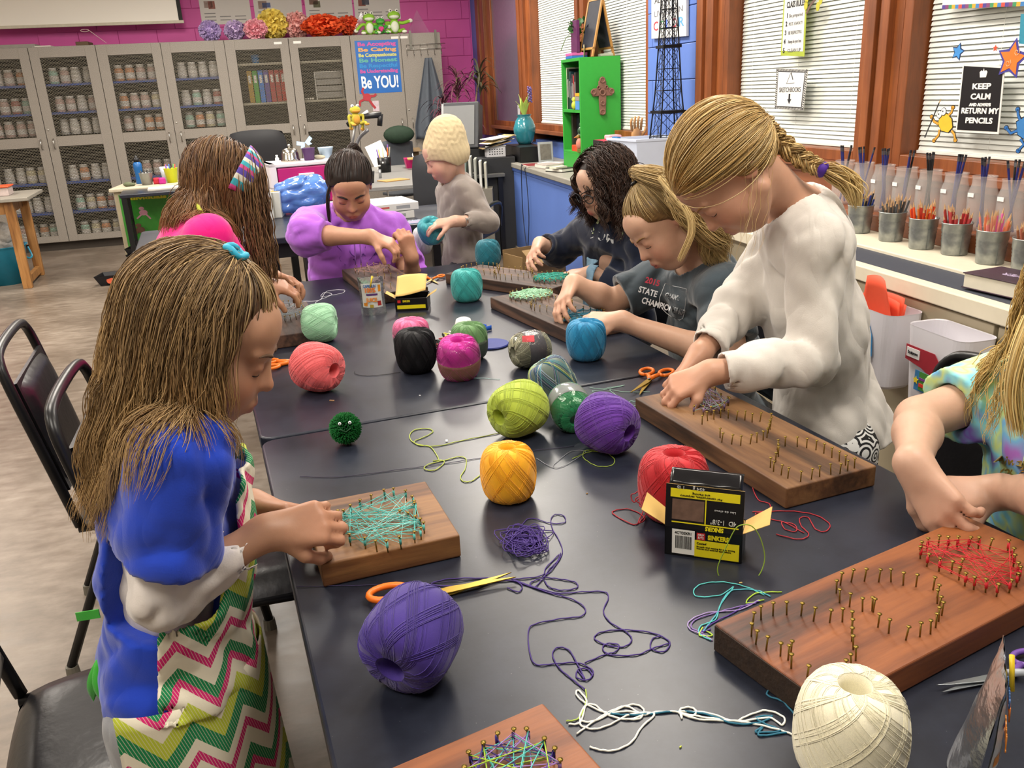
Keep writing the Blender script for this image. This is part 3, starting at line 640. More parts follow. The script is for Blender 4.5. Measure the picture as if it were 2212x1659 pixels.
# ================================================================ juice pouches
MFOIL = pm('#c9ccd0', .22, .9, var=.1, vs=25, bump=.5, bs=45, bd=.006)
def pouch(label, loc, rz, lean=.12, h=.125, w=.082):
    t_ = thing('juice_pouch', label, 'juice pouch', loc, rz); A = Rx(lean)
    def srf(sg):
        def fn(u, v):
            b = .022*(1-v)**.7*math.sin(PI*u)**.7 if v < 1 else 0
            return V((u-.5)*w*(1-.06*math.sin(PI*v)), sg*(b+.0006*math.sin(u*19+v*13)*(.4+v)), v*h)@A.T
        return fn
    ob('foil_body', MB().grid(srf(-1), 14, 18).grid(srf(1), 14, 18), MFOIL, t_, smooth=True)
    def pr(u0, u1, v0, v1, off=.0008): return lambda u, v: srf(-1)(u0+(u1-u0)*u, v0+(v1-v0)*v)+V(0, -off, 0)
    ob('printed_front', MB().grid(pr(.1, .9, .22, .84), 12, 14), pm('#dfe2dc', .3, .2, var=.08), t_, smooth=True)
    for (u0, u1, v0, v1, c) in ((.28, .75, .53, .58, '#5a3a78'), (.15, .3, .26, .34, '#d98a2a'), (.4, .55, .22, .3, '#b9a03a'), (.72, .86, .26, .38, '#a8322e'), (.78, .88, .62, .8, '#e0932e')): ob('print_patch', MB().grid(pr(u0, u1, v0, v1, .0014), 6, 4), pm(c, .35, var=.3, vs=150), t_, smooth=True)
    q = srf(-1)(.45, .62); text('100%', .015, wl('#dd7a2a'), t_, q+V(0, -.004, .0), RF@Rx(-lean*.5), width=.034, bold=.0006)
    q = srf(-1)(.5, .38); text('JUICE', .013, wl('#e08a2e'), t_, q+V(0, -.003, .0), RF@Rx(-lean*.5), width=.036, bold=.0006)
    q = srf(-1)(.45, .74); text('CAPRI SUN', .010, wl('#3a6aa8'), t_, q+V(0, -.003, .0), RF@Rx(-lean*.5), width=.04, bold=.0003)
    q = srf(-1)(.55, .86); ob('straw', MB().cyl(q+V(-.004, -.006, -.012), q+V(.004, -.002, .022), .0024, n=8), pm('#e0c22a', .4), t_, smooth=True)
    return t_
q = Tb(.468, 2.70, TZ); pouch('silver juice pouch with yellow straw standing near the purple hoodie girl', q, YT-.30)
q = Tb(.638, .50, TZ); pouch('crumpled silver and orange juice pouch seen edge-on, right of the cream ball', q, YT+.75, .1, .135, .09)
# ================================================================ other small things
WC = thing('white_cup', 'white plastic bottle lying upside down beside sage ball and blue disc', 'bottle', Tb(.625, 2.205, TZ), 0)
ob('shell', MB().lathe([(.036, 0), (.0365, .004), (.033, .03), (.024, .062), (.020, .075), (.012, .079), (0, .08)], 28), pm('#e6e7e4', .35, var=.02), WC, smooth=True)
text('250 ml', .005, wl('#445'), WC, (.0255, -.0215, .02), Rz(.7)@RF@Rx(-.25), name='measuring_marks')
BD = tag(ob('blue_disc', MB().lathe([(0, 0), (.048, 0), (.05, .002), (.048, .005), (0, .006)], 40), pm('#1d2c78', .6, var=.1), loc=Tb(.69, 2.17, TZ+.0005), smooth=False), 'flat dark blue felt disc beside the white bottle', 'disc')
bt = thing('blue_ribbon', 'bright blue scrap of ribbon behind the white bottle', 'ribbon', Tb(.70, 2.33, TZ), YT)
ob('loop', MB().grid(lambda u, v: V(.03*math.cos(u*5.5)+.02*u, .018*math.sin(u*5.5), .001+.014*v), 24, 2), pm('#1c55b4', .5), bt, solid=.0008, smooth=True)
kc = thing('bead_string', 'bundle of threaded black, white and yellow keys and beads', 'keyring', Tb(.575, 2.20, TZ), YT)
for i in range(46):
    a = i/46; p = V(-.045+.075*a+NR.normal(0, .007), -.03+.11*a+NR.normal(0, .006), .004+abs(NR.normal(0, .008)))
    x, y, d = basis(nrm(NR.normal(0, 1, 3)))
    ob('bead', MB().tube([p+.007*(x*math.cos(q)+y*math.sin(q)*.6)+V(0, 0, .006) for q in np.linspace(0, 2*PI, 11)], .0018, 6), pm(rnd.choice(['#1a1a1c', '#e4e2da', '#d8b43a', '#b8b8bc', '#c04848', '#c9c24a']), .35, var=0), kc, smooth=True)
sf = thing('napkin_scrap', 'crumpled white tissue behind the big board', 'tissue', Tb(.98, .845, TZ), 0)
ob('sheet', MB().grid(lambda u, v: V(.05*u-.02, .04*v, .004+.006*math.sin(u*7)*math.cos(v*5)), 10, 8), pm('#cfc9b0', .8), sf, solid=.0006, smooth=True)
# wood chips and crumbs on the table
for (x, y, c, s) in ((717, 866, '#8d6a4a', .012), (907, 855, '#dfe3e6', .004), (1268, 1067, '#a9854e', .003), (965, 953, '#c9ccd0', .011), (1600, 1260, '#c9b070', .004), (1900, 1660, '#c9cf4a', .003), (1470, 1615, '#b7c34a', .003), (1645, 1000, '#c8c4b0', .004)):
    tag(ob('crumb', MB().box((0, 0, .0008), (s, s*.4, .0014)), pm(c, .7), loc=Zp(x, y, TZ)+V(0, 0, .0002), rz=rnd.uniform(0, 3)), {'#8d6a4a': 'brown wood splinter in front of the coral ball', '#dfe3e6': 'tiny white glue drop in front of the black ball', '#a9854e': 'tiny tan wood crumb right of the yellow ball', '#c9ccd0': 'small clear plastic sliver near the lime thread', '#c9b070': 'yellowish crumb by the open nail box', '#c9cf4a': 'tiny lime thread clipping by the bottom edge', '#b7c34a': 'tiny green thread clipping below the white bundle', '#c8c4b0': 'tiny pale chip beside the long board'}[c], 'crumb')
# ================================================================ loose threads on the table
def thr(label, pts, col, r=.0009, z=None, n=6, name='loose_thread', zs=None):
    zs = zs or [0]*len(pts); P = [Zp(x, y, TZ+.0009+h)-V(0, 0, 0) for (x, y), h in zip(pts, zs)]; mb = MB(); P = catmull(P, n)
    for i in range(len(P)): P[i] = P[i]+V(0, 0, .0004*math.sin(i*1.7)+.0004)
    mb.tube(P, r, 5); o = ob(name, mb, pm(col, .65, var=.1, vs=300), None, smooth=True, world=True); return tag(o, label, 'thread')
pz = lambda L, ox, oy, s: [(ox+x/s, oy+y/s) for x, y in L]
thr('lime green thread looping left of the yellow ball', pz([(830, 1023), (560, 1075), (350, 1120), (200, 1100), (155, 1050), (190, 1000), (290, 990), (330, 1010), (280, 1045), (190, 1085), (230, 1115), (310, 1125), (370, 1215), (330, 1230), (400, 1225), (410, 1250), (340, 1300), (265, 1290), (300, 1255), (440, 1220), (520, 1200), (575, 1215), (570, 1290), (535, 1350), (560, 1385), (620, 1380), (680, 1338)], 840, 640, 3.457), '#a4b34a', .001)
thr('thin dark purple thread running behind the yellow ball', [(648, 1030), (740, 1030), (860, 1015), (960, 1002), (1100, 980), (1240, 964)], '#2a2340', .0006)
thr('thin black thread left of the black ball', [(865, 805), (800, 812), (768, 808), (766, 802)], '#0c0c0e', .0006)
thr('pale thread in front of the magenta ball', [(1004, 822), (1030, 817), (1080, 820)], '#9fc3c4', .0006)
thr('lime and grey thread loop below the medium purple ball', pz([(1370, 1215), (1450, 1180), (1520, 1160), (1620, 1170), (1685, 1220), (1660, 1265), (1560, 1270), (1480, 1230), (1450, 1195), (1480, 1150), (1640, 1165)], 840, 640, 3.457), '#8fa53c', .0007)
thr('grey thread curling beside the lime loop', pz([(1100, 1210), (1220, 1278), (1300, 1270), (1400, 1215), (1470, 1160), (1360, 1160), (1240, 1250), (1230, 1275)], 840, 640, 3.457), '#7d8087', .0006)
thr('pale mint threads by the scissors of the girl in white', pz([(1500, 685), (1600, 690), (1760, 665), (1600, 700), (1520, 710), (1620, 740), (1700, 745), (1650, 700), (1760, 715), (1950, 715)], 840, 640, 3.457), '#8fb5a8', .0007)
thr('mint thread coil at the corner of the long board', pz([(1870, 790), (1800, 785), (1800, 820), (1870, 820), (1885, 860), (1830, 850), (1850, 880), (1880, 850), (1840, 830)], 840, 640, 3.457), '#8fbcae', .0007)
thr('white thread loops by the mint green ball', pz([(570, 1480), (700, 1470), (760, 1400), (890, 1388), (890, 1410), (800, 1430), (715, 1440), (740, 1410), (800, 1425), (690, 1475), (670, 1500), (690, 1530)], 500, 250, 3.687), '#c9c9d4', .0009)
thr('blue and white thread snippet under the reddish board', [(612, 735), (640, 722), (630, 732), (646, 728), (638, 735)], '#8a9ac0', .0008)
# purple tangle
base = pz([(1515, 120), (1440, 100), (1400, 140)], 0, 0, 1)
P = []; c0 = (1140, 1165); r_ = random.Random(5)
for i in range(120):
    a = i*1.9+r_.uniform(-.5, .5); q = r_.uniform(.25, 1.0)
    P.append((c0[0]-5+58*q*math.cos(a)+14*math.sin(a*.37), c0[1]+30*q*math.sin(a)+10*math.cos(a*.23)))
thr('tangled nest of purple thread beside the yellow ball', P, '#3d2673', .0008, n=4, zs=[r_.uniform(0, .010) for _ in P], name='thread_tangle')
K = (1040, 1080, 2.866)
thr('purple thread loop standing out of the tangle', pz([(230, 180), (300, 115), (430, 145), (515, 140), (510, 100), (460, 90), (430, 120), (440, 180), (480, 250), (500, 330), (440, 430), (380, 480)], *K), '#3d2673', .0008)
for k_, L in enumerate([[(490, 330), (470, 380), (420, 430), (385, 480), (330, 500), (300, 520), (330, 540), (370, 500), (390, 490)], [(480, 340), (400, 420), (370, 470), (200, 490), (0, 485), (-200, 490), (-310, 520), (-200, 535), (0, 520), (180, 500), (250, 530), (230, 570), (160, 545)], [(390, 480), (480, 490), (580, 510), (590, 545), (500, 560), (420, 540), (390, 500)], [(200, 500), (400, 570), (560, 615), (640, 670), (620, 720), (500, 735), (330, 770), (290, 820), (300, 950), (340, 1020), (460, 1015), (600, 1010), (690, 1060), (660, 1115), (590, 1100), (600, 1050), (660, 1050), (690, 1090)], [(180, 490), (450, 575), (620, 570), (760, 570), (785, 610), (755, 690), (800, 760), (900, 820), (930, 870), (880, 910), (780, 900), (700, 860), (740, 820), (880, 805), (1060, 825), (1165, 880), (1130, 940), (1050, 920), (1060, 860), (1110, 845)], [(640, 1010), (760, 960), (830, 940), (850, 900), (780, 890), (750, 920), (800, 960), (960, 960), (1060, 920), (1160, 890)], [(640, 1175), (560, 1110), (480, 1040), (440, 960), (470, 915), (540, 930), (590, 1010), (640, 1110), (600, 1060)]]):
    thr(['short purple thread tail under the tangle', 'purple thread running left past the scissors tips', 'small purple thread loop below the tangle', 'long purple thread winding down to a small knot', 'purple thread curving right into two rings', 'purple thread joining the knot and the rings', 'purple thread ending in the lime snippet'][k_], pz(L, *K), '#3b2570', .0009)
thr('thin dark thread from the left table edge past the square board', [(640, 1268), (760, 1265), (900, 1262), (1040, 1250)], '#2c2348', .0006)
for k_, (L, c) in enumerate([([(645, 1175), (650, 1230), (630, 1310), (590, 1360), (525, 1370)], '#9bb24a'), ([(540, 1390), (610, 1380), (640, 1290), (650, 1240), (600, 1180), (590, 1210), (660, 1270), (780, 1320), (900, 1310), (1000, 1330), (900, 1360), (780, 1330), (700, 1270), (640, 1280), (610, 1360), (700, 1370), (860, 1290), (950, 1268), (1005, 1300), (980, 1355), (900, 1360)], '#d6d6cc'), ([(590, 1450), (700, 1370), (800, 1310), (900, 1280), (1000, 1330), (1080, 1315), (1220, 1315), (1240, 1355), (1230, 1300), (1290, 1285), (1330, 1310), (1300, 1340), (1220, 1320)], '#dcdcd2'), ([(610, 1370), (620, 1400), (700, 1420), (800, 1390), (920, 1330), (1070, 1325), (990, 1410), (930, 1500), (830, 1550), (740, 1550), (670, 1530)], '#dcdcd2'), ([(1220, 1310), (1400, 1320), (1560, 1370), (1640, 1340), (1760, 1305), (1870, 1345), (1860, 1395), (1780, 1350), (1600, 1370), (1400, 1350), (1230, 1320)], '#dcdcd2'), ([(1230, 1325), (1350, 1360), (1560, 1370), (1700, 1390), (1860, 1430), (1950, 1465)], '#d2d2c8'), ([(780, 1320), (860, 1330), (1000, 1330), (1220, 1310), (1400, 1330), (1560, 1385), (1720, 1380), (1800, 1340), (1700, 1350), (1760, 1390), (1850, 1430), (1700, 1440), (1740, 1410), (1720, 1460), (1900, 1440)], '#1c6078'), ([(1950, 1300), (1870, 1250), (1770, 1210), (1790, 1175), (1830, 1200), (1870, 1250), (1940, 1330)], '#24627a')]):
    thr(['short lime thread above the white bundle', 'white cord loops at the corner of the cropped board', 'white cord knotted in the middle', 'white cord arching down past the cropped board', 'white cord loop reaching towards the cream ball', 'straight white cord end under the cream ball', 'dark teal thread wound around the white cord', 'dark teal thread loop at the end of the big board'][k_], pz(L, *K), c, .0012 if k_ else .0009)
for k_, (L, c) in enumerate([([(1750, 590), (1640, 540), (1500, 510), (1370, 520), (1315, 560), (1340, 600), (1480, 590), (1560, 540), (1480, 650), (1450, 740), (1360, 780), (1350, 830), (1420, 870)], '#4fb0ae'), ([(1790, 600), (1700, 560), (1560, 560), (1500, 610), (1460, 700), (1400, 780), (1370, 820)], '#4aa3b0'), ([(1720, 620), (1600, 680), (1400, 700), (1290, 750), (1290, 800), (1380, 840), (1430, 870)], '#9a86b8'), ([(1700, 640), (1560, 670), (1450, 700), (1330, 740), (1300, 790), (1380, 830)], '#7d64a4'), ([(1720, 630), (1640, 650), (1560, 700), (1440, 760), (1360, 820), (1420, 800)], '#4a2c82'), ([(1750, 620), (1640, 640), (1700, 580), (1860, 570)], '#a6c83a'), ([(1370, 790), (1350, 840), (1430, 840), (1390, 810)], '#a6c83a')]):
    thr(['turquoise thread looping left of the big board', 'blue green thread beside the turquoise loop', 'lilac thread curled at the big board corner', 'mauve thread running under the lilac one', 'deep purple thread end at the big board', 'lime thread peeking over the big board edge', 'short lime thread in the lilac coil'][k_], pz(L, *K), c, .0009)
K7 = (1300, 760, 3.319)
thr('red thread looping right of the nail box', pz([(1080, 1150), (1200, 1145), (1380, 1145), (1540, 1175), (1635, 1240), (1600, 1290), (1530, 1270), (1480, 1190), (1420, 1195), (1430, 1250), (1480, 1300), (1470, 1330), (1400, 1345), (1250, 1310)], *K7), '#a3202c', .0009)
thr('red thread squiggle behind the raised lid', pz([(905, 895), (960, 865), (1030, 890), (1070, 950), (1120, 1060), (1200, 1090), (1195, 1140), (1100, 1165), (1250, 1210), (1380, 1240), (1390, 1290), (1310, 1270), (1300, 1220), (1450, 1300)], *K7), '#a3202c', .0009)
thr('bunch of red thread hanging off the left of the red ball', pz([(330, 880), (290, 960), (250, 1010), (210, 1030), (230, 1080), (290, 1040), (270, 1100), (320, 1150), (290, 1200), (230, 1240), (90, 1170), (90, 1140), (200, 1130), (310, 1190), (260, 1230), (300, 1120), (240, 1060), (330, 1010)], *K7), '#a3202c', .0010, zs=[.05, .04, .03, .02, .01, .02, .01, .01, 0, 0, 0, 0, 0, 0, .01, .02, .03, .04])
thr('short red thread in the lower right corner', [(2138, 1562), (2122, 1600), (2124, 1640), (2133, 1670)], '#a81822', .0016)
thr('thin teal thread under the long board of the girl in white', pz([(450, 525), (500, 570), (580, 612), (640, 640)], *K7), '#3f7f84', .0007)
# threads over the nail box (hanging loop)
P = [(1500+x/2.968, 1100+y/2.968) for x, y in [(230, 490), (165, 440), (150, 370), (200, 250), (260, 130), (310, 100), (370, 110), (420, 180), (450, 290), (440, 370), (400, 440), (320, 490), (230, 490)]]
yb = Zp(1575, 1235, TZ)[1]-.012
mb = MB().tube(catmull([Yp(x, y, yb+.004*math.sin(i)) for i, (x, y) in enumerate(P)], 6), .0008, 5)
tag(ob('loose_thread', mb, pm('#95b43a', .6), None, smooth=True, world=True), 'lime thread loop standing in front of the open nail box', 'thread')
# ================================================================ signed-distance modelling of bodies and clothes
f4 = np.float32
def cone(a, b, r1, r2=None):
    a = np.asarray(a, f4); b = np.asarray(b, f4); r2 = r1 if r2 is None else r2; ba = b-a; L2 = max(float(ba@ba), 1e-9)
    def fn(p):
        q = p-a; h = np.clip((q@ba)/L2, 0, 1).astype(f4); q = q-h[..., None]*ba
        return np.sqrt((q*q).sum(-1))-(r1+(r2-r1)*h)
    return fn
def ell(c, r, R=None):
    c = np.asarray(c, f4); r = np.asarray(r, f4); R = None if R is None else np.asarray(R, f4)
    def fn(p):
        q = p-c
        if R is not None: q = q@R
        k0 = np.sqrt(((q/r)**2).sum(-1)); k1 = np.sqrt(((q/(r*r))**2).sum(-1))+1e-9
        return k0*(k0-1)/k1
    return fn
def plane(o, n):
    o = np.asarray(o, f4); n = np.asarray(nrm(n), f4)
    return lambda p: (p-o)@n
def comb(ops, p, cull=None, hd=0):
    """p (B,...,3); cull: (B,3) block centres"""
    d = None; nb = len(p)
    for op in ops:
        ty, k, fn = op[:3]
        if d is None: d = fn(p).astype(f4); continue
        if cull is not None and ty in 'us':
            m = fn(cull) < (hd*1.25+k+.004)
            if not m.any(): continue
            q = fn(p[m]); e = d[m]
        else: m = slice(None); q = fn(p); e = d
        if ty == 's': q = -q; ty2 = 'i'
        else: ty2 = ty
        if ty2 == 'u':
            if k > 0: h = np.clip(.5+.5*(q-e)/k, 0, 1); e = q+(e-q)*h-k*h*(1-h)
            else: e = np.minimum(e, q)
        elif ty2 == 'i':
            if k > 0: h = np.clip(.5-.5*(q-e)/k, 0, 1); e = q+(e-q)*h+k*h*(1-h)
            else: e = np.maximum(e, q)
        elif ty2 == 'd': e = e+q
        d[m] = e
    return d
def sdf_mesh(ops, lo, hi, h, B=8):
    lo = np.asarray(lo, float); hi = np.asarray(hi, float); n = np.ceil((hi-lo)/(h*B)).astype(int)
    g = np.stack(np.meshgrid(*[np.arange(k) for k in n], indexing='ij'), -1).reshape(-1, 3)
    cen = (lo+(g+.5)*h*B).astype(f4); hd = h*B*.87
    d = comb(ops, cen); g = g[np.abs(d) < hd*1.7+.012]; cen = (lo+(g+.5)*h*B).astype(f4)
    off = np.stack(np.meshgrid(*[np.arange(B+1)]*3, indexing='ij'), -1)
    V_, K_, Fq = [], [], []; N = n*B+2; key = lambda c: (c[..., 0].astype(np.int64)*N[1]+c[..., 1])*N[2]+c[..., 2]
    for s in range(0, len(g), 700):
        gg = g[s:s+700]; idx = gg[:, None, None, None, :]*B+off; P = (lo+idx*h).astype(f4)
        D = comb(ops, P, cen[s:s+700], hd)
        ins = D < 0; cnt = np.zeros((len(gg), B, B, B), f4); acc = np.zeros((len(gg), B, B, B, 3), f4)
        for ax in range(3):
            sl0 = [slice(None)]*4; sl1 = [slice(None)]*4; sl0[ax+1] = slice(0, B); sl1[ax+1] = slice(1, B+1)
            a, b_ = D[tuple(sl0)], D[tuple(sl1)]; cr = (a < 0) != (b_ < 0); t = np.where(cr, a/(a-b_+1e-12), 0)
            o1, o2 = [k for k in range(3) if k != ax]
            for i in (0, 1):
                for j in (0, 1):
                    q = [slice(None)]*4; q[o1+1] = slice(i, i+B); q[o2+1] = slice(j, j+B); q = tuple(q)
                    c_ = cr[q]; cnt += c_; acc[..., ax] += np.where(c_, t[q], 0); acc[..., o1] += c_*i; acc[..., o2] += c_*j
            # quads for crossing edges whose lower corner this block owns
            w_ = [slice(0, B)]*3; e = np.argwhere(cr[(slice(None),)+tuple(w_)]) if True else None
            if len(e):
                c = gg[e[:, 0]]*B+e[:, 1:]; u1 = np.zeros(3, int); u1[o1] = 1; u2 = np.zeros(3, int); u2[o2] = 1
                fl = a[(slice(None),)+tuple(w_)][tuple(e.T)] < 0
                if ax == 1: fl = ~fl
                qd = np.stack([key(c), key(c-u1), key(c-u1-u2), key(c-u2)], -1); qd[~fl] = qd[~fl][:, ::-1]; Fq.append(qd)
        m = cnt > 0; e = np.argwhere(m); V_.append(lo+(gg[e[:, 0]]*B+e[:, 1:]+acc[m]/cnt[m][:, None])*h); K_.append(key(gg[e[:, 0]]*B+e[:, 1:]))
    V_ = np.concatenate(V_); K_ = np.concatenate(K_); Fq = np.concatenate(Fq)
    o = np.argsort(K_); Ks = K_[o]; pos = np.clip(np.searchsorted(Ks, Fq), 0, len(Ks)-1); ok = (Ks[pos] == Fq).all(1)
    return V_, o[pos[ok]].astype(np.int32)
def smooth_noise(seed, freq, amp, n=5, ridge=False):
    r_ = np.random.default_rng(seed); D = r_.normal(0, 1, (n, 3)); D /= np.linalg.norm(D, axis=1)[:, None]; D *= freq*r_.uniform(.6, 1.5, (n, 1)); D = D.astype(f4); ph = r_.uniform(0, 6.28, n)
    def fn(p):
        s = 0; w_ = 0
        for i in range(n):
            w_ = p@D[i]+ph[i]+.9*w_ if i else p@D[i]+ph[i]
            w_ = np.sin(w_); s = s+(1-np.abs(w_)*2 if ridge else w_)
        return (amp/n*s).astype(f4)
    return fn
# ---------------------------------------------------------------- anatomy
def frame(f, up):
    f = nrm(f); x = nrm(np.cross(f, up)); z = np.cross(x, f); return np.c_[x, f, z]     # right, forward, up
def hand(W, f, n, s=1.0, thumb=1, curls=(.5, .55, .6, .7), tc=.3, spread=.06, tdir=(.62, .72, -.32)):
    """W wrist, f towards the fingers, n the back of the hand, thumb=+1/-1 side; all lengths scaled by s"""
    f = nrm(f); n = nrm(np.asarray(n, float)-f*np.dot(n, f)); sd = np.cross(f, n)*thumb; W = np.asarray(W, float); o = []
    P = lambda a, b, c: W+s*(f*a+sd*b+n*c)
    o.append(('u', .030*s, cone(P(-.006, 0, 0), P(.02, .003, 0), .022*s, .020*s)))
    lens = (.070, .078, .072, .056); lat = (.027, .0095, -.0085, -.0255); fwd = (.078, .082, .079, .071)
    for k in range(4):
        o.append(('u', .012*s, cone(P(.012, lat[k]*.55, 0), P(fwd[k], lat[k], .002), .0145*s, .0112*s)))
    o.append(('u', .012*s, cone(P(.02, .014, -.006), P(.05, .026, -.008), .015*s, .010*s)))
    for k in range(4):
        p = P(fwd[k], lat[k], .002); d = nrm(f+sd*(lat[k]*2.2+spread*(1.2-k*.8))); c = curls[k]; a = .55*c; r0 = (.0095, .0098, .0093, .0083)[k]*s; tot = 0
        for j, (lf, cc) in enumerate(((.46, .55), (.30, 1.0), (.24, .6))):
            tot += c*cc; dd = d*math.cos(tot)-n*math.sin(tot); q = p+dd*lens[k]*lf*s; r1 = r0*.93
            o.append(('u', .0035*s, cone(p, q, r0, r1))); p = q; r0 = r1
    p = P(.022, .022, -.004); d = nrm(sd*tdir[0]+f*tdir[1]+n*tdir[2]); r0 = .0125*s
    for j, l in enumerate((.036, .030, .025)):
        d2 = nrm(d+(-sd*.5-n*.5)*tc*j); q = p+d2*l*s; o.append(('u', .005*s, cone(p, q, r0, r0*.88))); p = q; r0 *= .9
    return o
def head_ops(c, R, s=1.0, mouth=0, lidopen=False):
    H = lambda x, y, z: c+R@(s*V(x, y, z)); E = lambda x, y, z, a, b, d: ell(H(x, y, z), (a*s, b*s, d*s), R); Cn = lambda A, B_, r, q=None: cone(H(*A), H(*B_), r*s, (r if q is None else q)*s)
    o = [('u', 0, E(0, -.012, .030, .074, .092, .080)), ('u', .03, E(0, .030, -.022, .060, .060, .070)), ('u', .025, E(0, .040, -.065, .044, .045, .040)),
         ('u', .022, E(0, .058, -.090, .018, .019, .015)), ('u', .03, E(0, .04, -.045, .056, .046, .04)), ('u', .025, E(0, .060, .045, .052, .030, .035))]
    for q in (-1, 1):
        o += [('u', .022, E(q*.036, .058, -.032, .026, .026, .028)), ('u', .02, Cn((q*.050, .0, -.055), (q*.022, .05, -.090), .018, .014))]
        o += [('s', .014, E(q*.031, .103, .004, .018, .015, .011)), ('u', .006, E(q*.0305, .0785, .0025, .0150, .0125, .0118)), ('u', .010, Cn((q*.014, .0865, .0185), (q*.046, .075, .021), .0065, .0055))]
        o += [('u', .010, Cn((q*.0085, .090, -.030), (q*.0095, .094, -.028), .007, .0055)), ('u', .006, E(q*.073, -.012, -.002, .006, .018, .029)), ('u', .006, Cn((q*.077, -.020, .018), (q*.077, -.026, -.008), .0055, .005)), ('s', .004, E(q*.080, -.006, .000, .004, .009, .014))]
    o += [('u', .014, Cn((0, .084, .010), (0, .100, -.024), .0065, .0095)), ('u', .006, E(0, .1035, -.027, .0090, .0085, .0080)),
          ('s', .003, E(-.006, .099, -.0370, .0035, .005, .003)), ('s', .003, E(.006, .099, -.0370, .0035, .005, .003)),
          ('u', .008, E(0, .0885, -.060, .023, .012, .013)), ('u', .004, E(0, .0955, -.0565, .019, .0060, .0050)), ('u', .004, E(0, .0935, -.0665, .016, .0066, .0056)),
          ('s', .0025, E(0, .1015, -.0618, .021, .007, .0012+mouth))]
    return o
def face_colors(v, c, R, s, base, lip='#b4625c', blush=.5, brow=None):
    q = (v-c)@R/s; col = np.tile(np.array(lin(base)[:3]), (len(v), 1))
    def put(w_, cc): 
        nonlocal col; col = col*(1-w_[:, None])+np.array(lin(cc)[:3])*w_[:, None]
    g = lambda x, y, z, a, b, d: np.exp(-(((q[:, 0]-x)/a)**2+((q[:, 1]-y)/b)**2+((q[:, 2]-z)/d)**2))
    red = '#%02x%02x%02x' % tuple(int(a*255) for a in [min(1, (int(base[i:i+2], 16)/255)*k) for i, k in ((1, 1.02), (3, .74), (5, .70))])
    for sg in (-1, 1): put(.7*blush*g(sg*.042, .07, -.032, .026, .05, .024), red); put(.45*g(sg*.076, -.01, 0, .012, .03, .03), red)
    put(.6*blush*g(0, .11, -.028, .014, .02, .012), red)
    m = np.clip(1.25-((q[:, 0]/.021)**2+((q[:, 2]+.062)/.0115)**2)**1.5, 0, 1)*(q[:, 1] > .085); put(m*.9, lip)
    for sg in (-1, 1): put(.25*g(sg*.031, .09, .004, .014, .03, .010), red)
    return col
def surf(ops, c, R, s, x, z, out=.0):
    y = np.linspace(.13, .03, 151); P = np.array([c+R@(s*V(x, a, z)) for a in y]).astype(f4); d = comb(ops, P); k = np.argmax(d < out); return P[k]
def eyes_brows(par, ops, c, R, s, hair, closed=True, seen=(-1, 1), brow_w=1.0):
    for sg in (-1, 1):
        x0 = sg*.0305
        if closed:
            L = [surf(ops, c, R, s, x0+sg*a, -.0065-.0022*math.cos(a/.0145*1.5), .0) for a in np.linspace(-.0125, .0135, 9)]
            ob('eyelashes', MB().tube(L, [.0006*s]+[.0014*s]*7+[.0008*s], 6), pm('#2a1a14', .6, var=0), par, smooth=True, world=True)
        Bp = [surf(ops, c, R, s, sg*a, .0175+.006*math.sin((a-.012)/.038*2.4), .0005) for a in np.linspace(.013, .049, 8)]
        ob('eyebrow', MB().tube(Bp, [.0016*s*brow_w, .0026*s*brow_w]+[.0026*s*brow_w]*3+[.0022*s*brow_w, .0016*s, .0008*s], 6), pm(hair, .7, var=.2, vs=300), par, smooth=True, world=True)
def mskin(): 
    m, t, b = newmat('skin'); a = t.new('ShaderNodeAttribute', attribute_name='Col'); co = t.coord('Object'); n = t.noise(60, 4, co)
    mx = t.new('ShaderNodeVectorMath', operation='SCALE'); t.link(a.outputs['Color'], mx.inputs[0]); t.link(t.math('MULTIPLY_ADD', n, .16, .92), mx.inputs['Scale']); t.link(mx.outputs[0], b.inputs['Base Color'])
    b.inputs['Roughness'].default_value = .48; b.inputs['Specular IOR Level'].default_value = .4; b.inputs['Subsurface Weight'].default_value = .12; b.inputs['Subsurface Radius'].default_value = (.01, .004, .002); b.inputs['Subsurface Scale'].default_value = .6
    t.link(t.bump(t.noise(500, 2, co), .06, .001), b.inputs['Normal']); return m
MSKIN = mskin()
def cloth(col, **k):
    m, t, b = newmat('cloth'); co = t.coord('Object'); c = lin(col); w_ = t.new('ShaderNodeVectorMath', operation='SCALE'); w_.inputs[0].default_value = c[:3]; t.link(t.math('MULTIPLY_ADD', t.noise(30, 3, co), .16, .92), w_.inputs['Scale']); t.link(w_.outputs[0], b.inputs['Base Color'])
    b.inputs['Roughness'].default_value = .85; b.inputs['Specular IOR Level'].default_value = .2; b.inputs['Sheen Weight'].default_value = .3
    n1 = t.new('ShaderNodeTexNoise'); t.link(t.coord('Object', scale=(1, 1, .55), rot=(.5, .35, 0)), n1.inputs['Vector']); n1.inputs['Scale'].default_value = k.get('ws', 10); n1.inputs['Detail'].default_value = 1.6; n1.inputs['Distortion'].default_value = 1.1
    rg = t.math('ABSOLUTE', t.math('SUBTRACT', n1.outputs['Fac'], .5)); h = t.math('ADD', t.math('MULTIPLY', rg, k.get('wa', 1.0)), t.math('MULTIPLY', t.noise(420, 2, co), .03)); t.link(t.bump(h, .42, .022), b.inputs['Normal']); return m
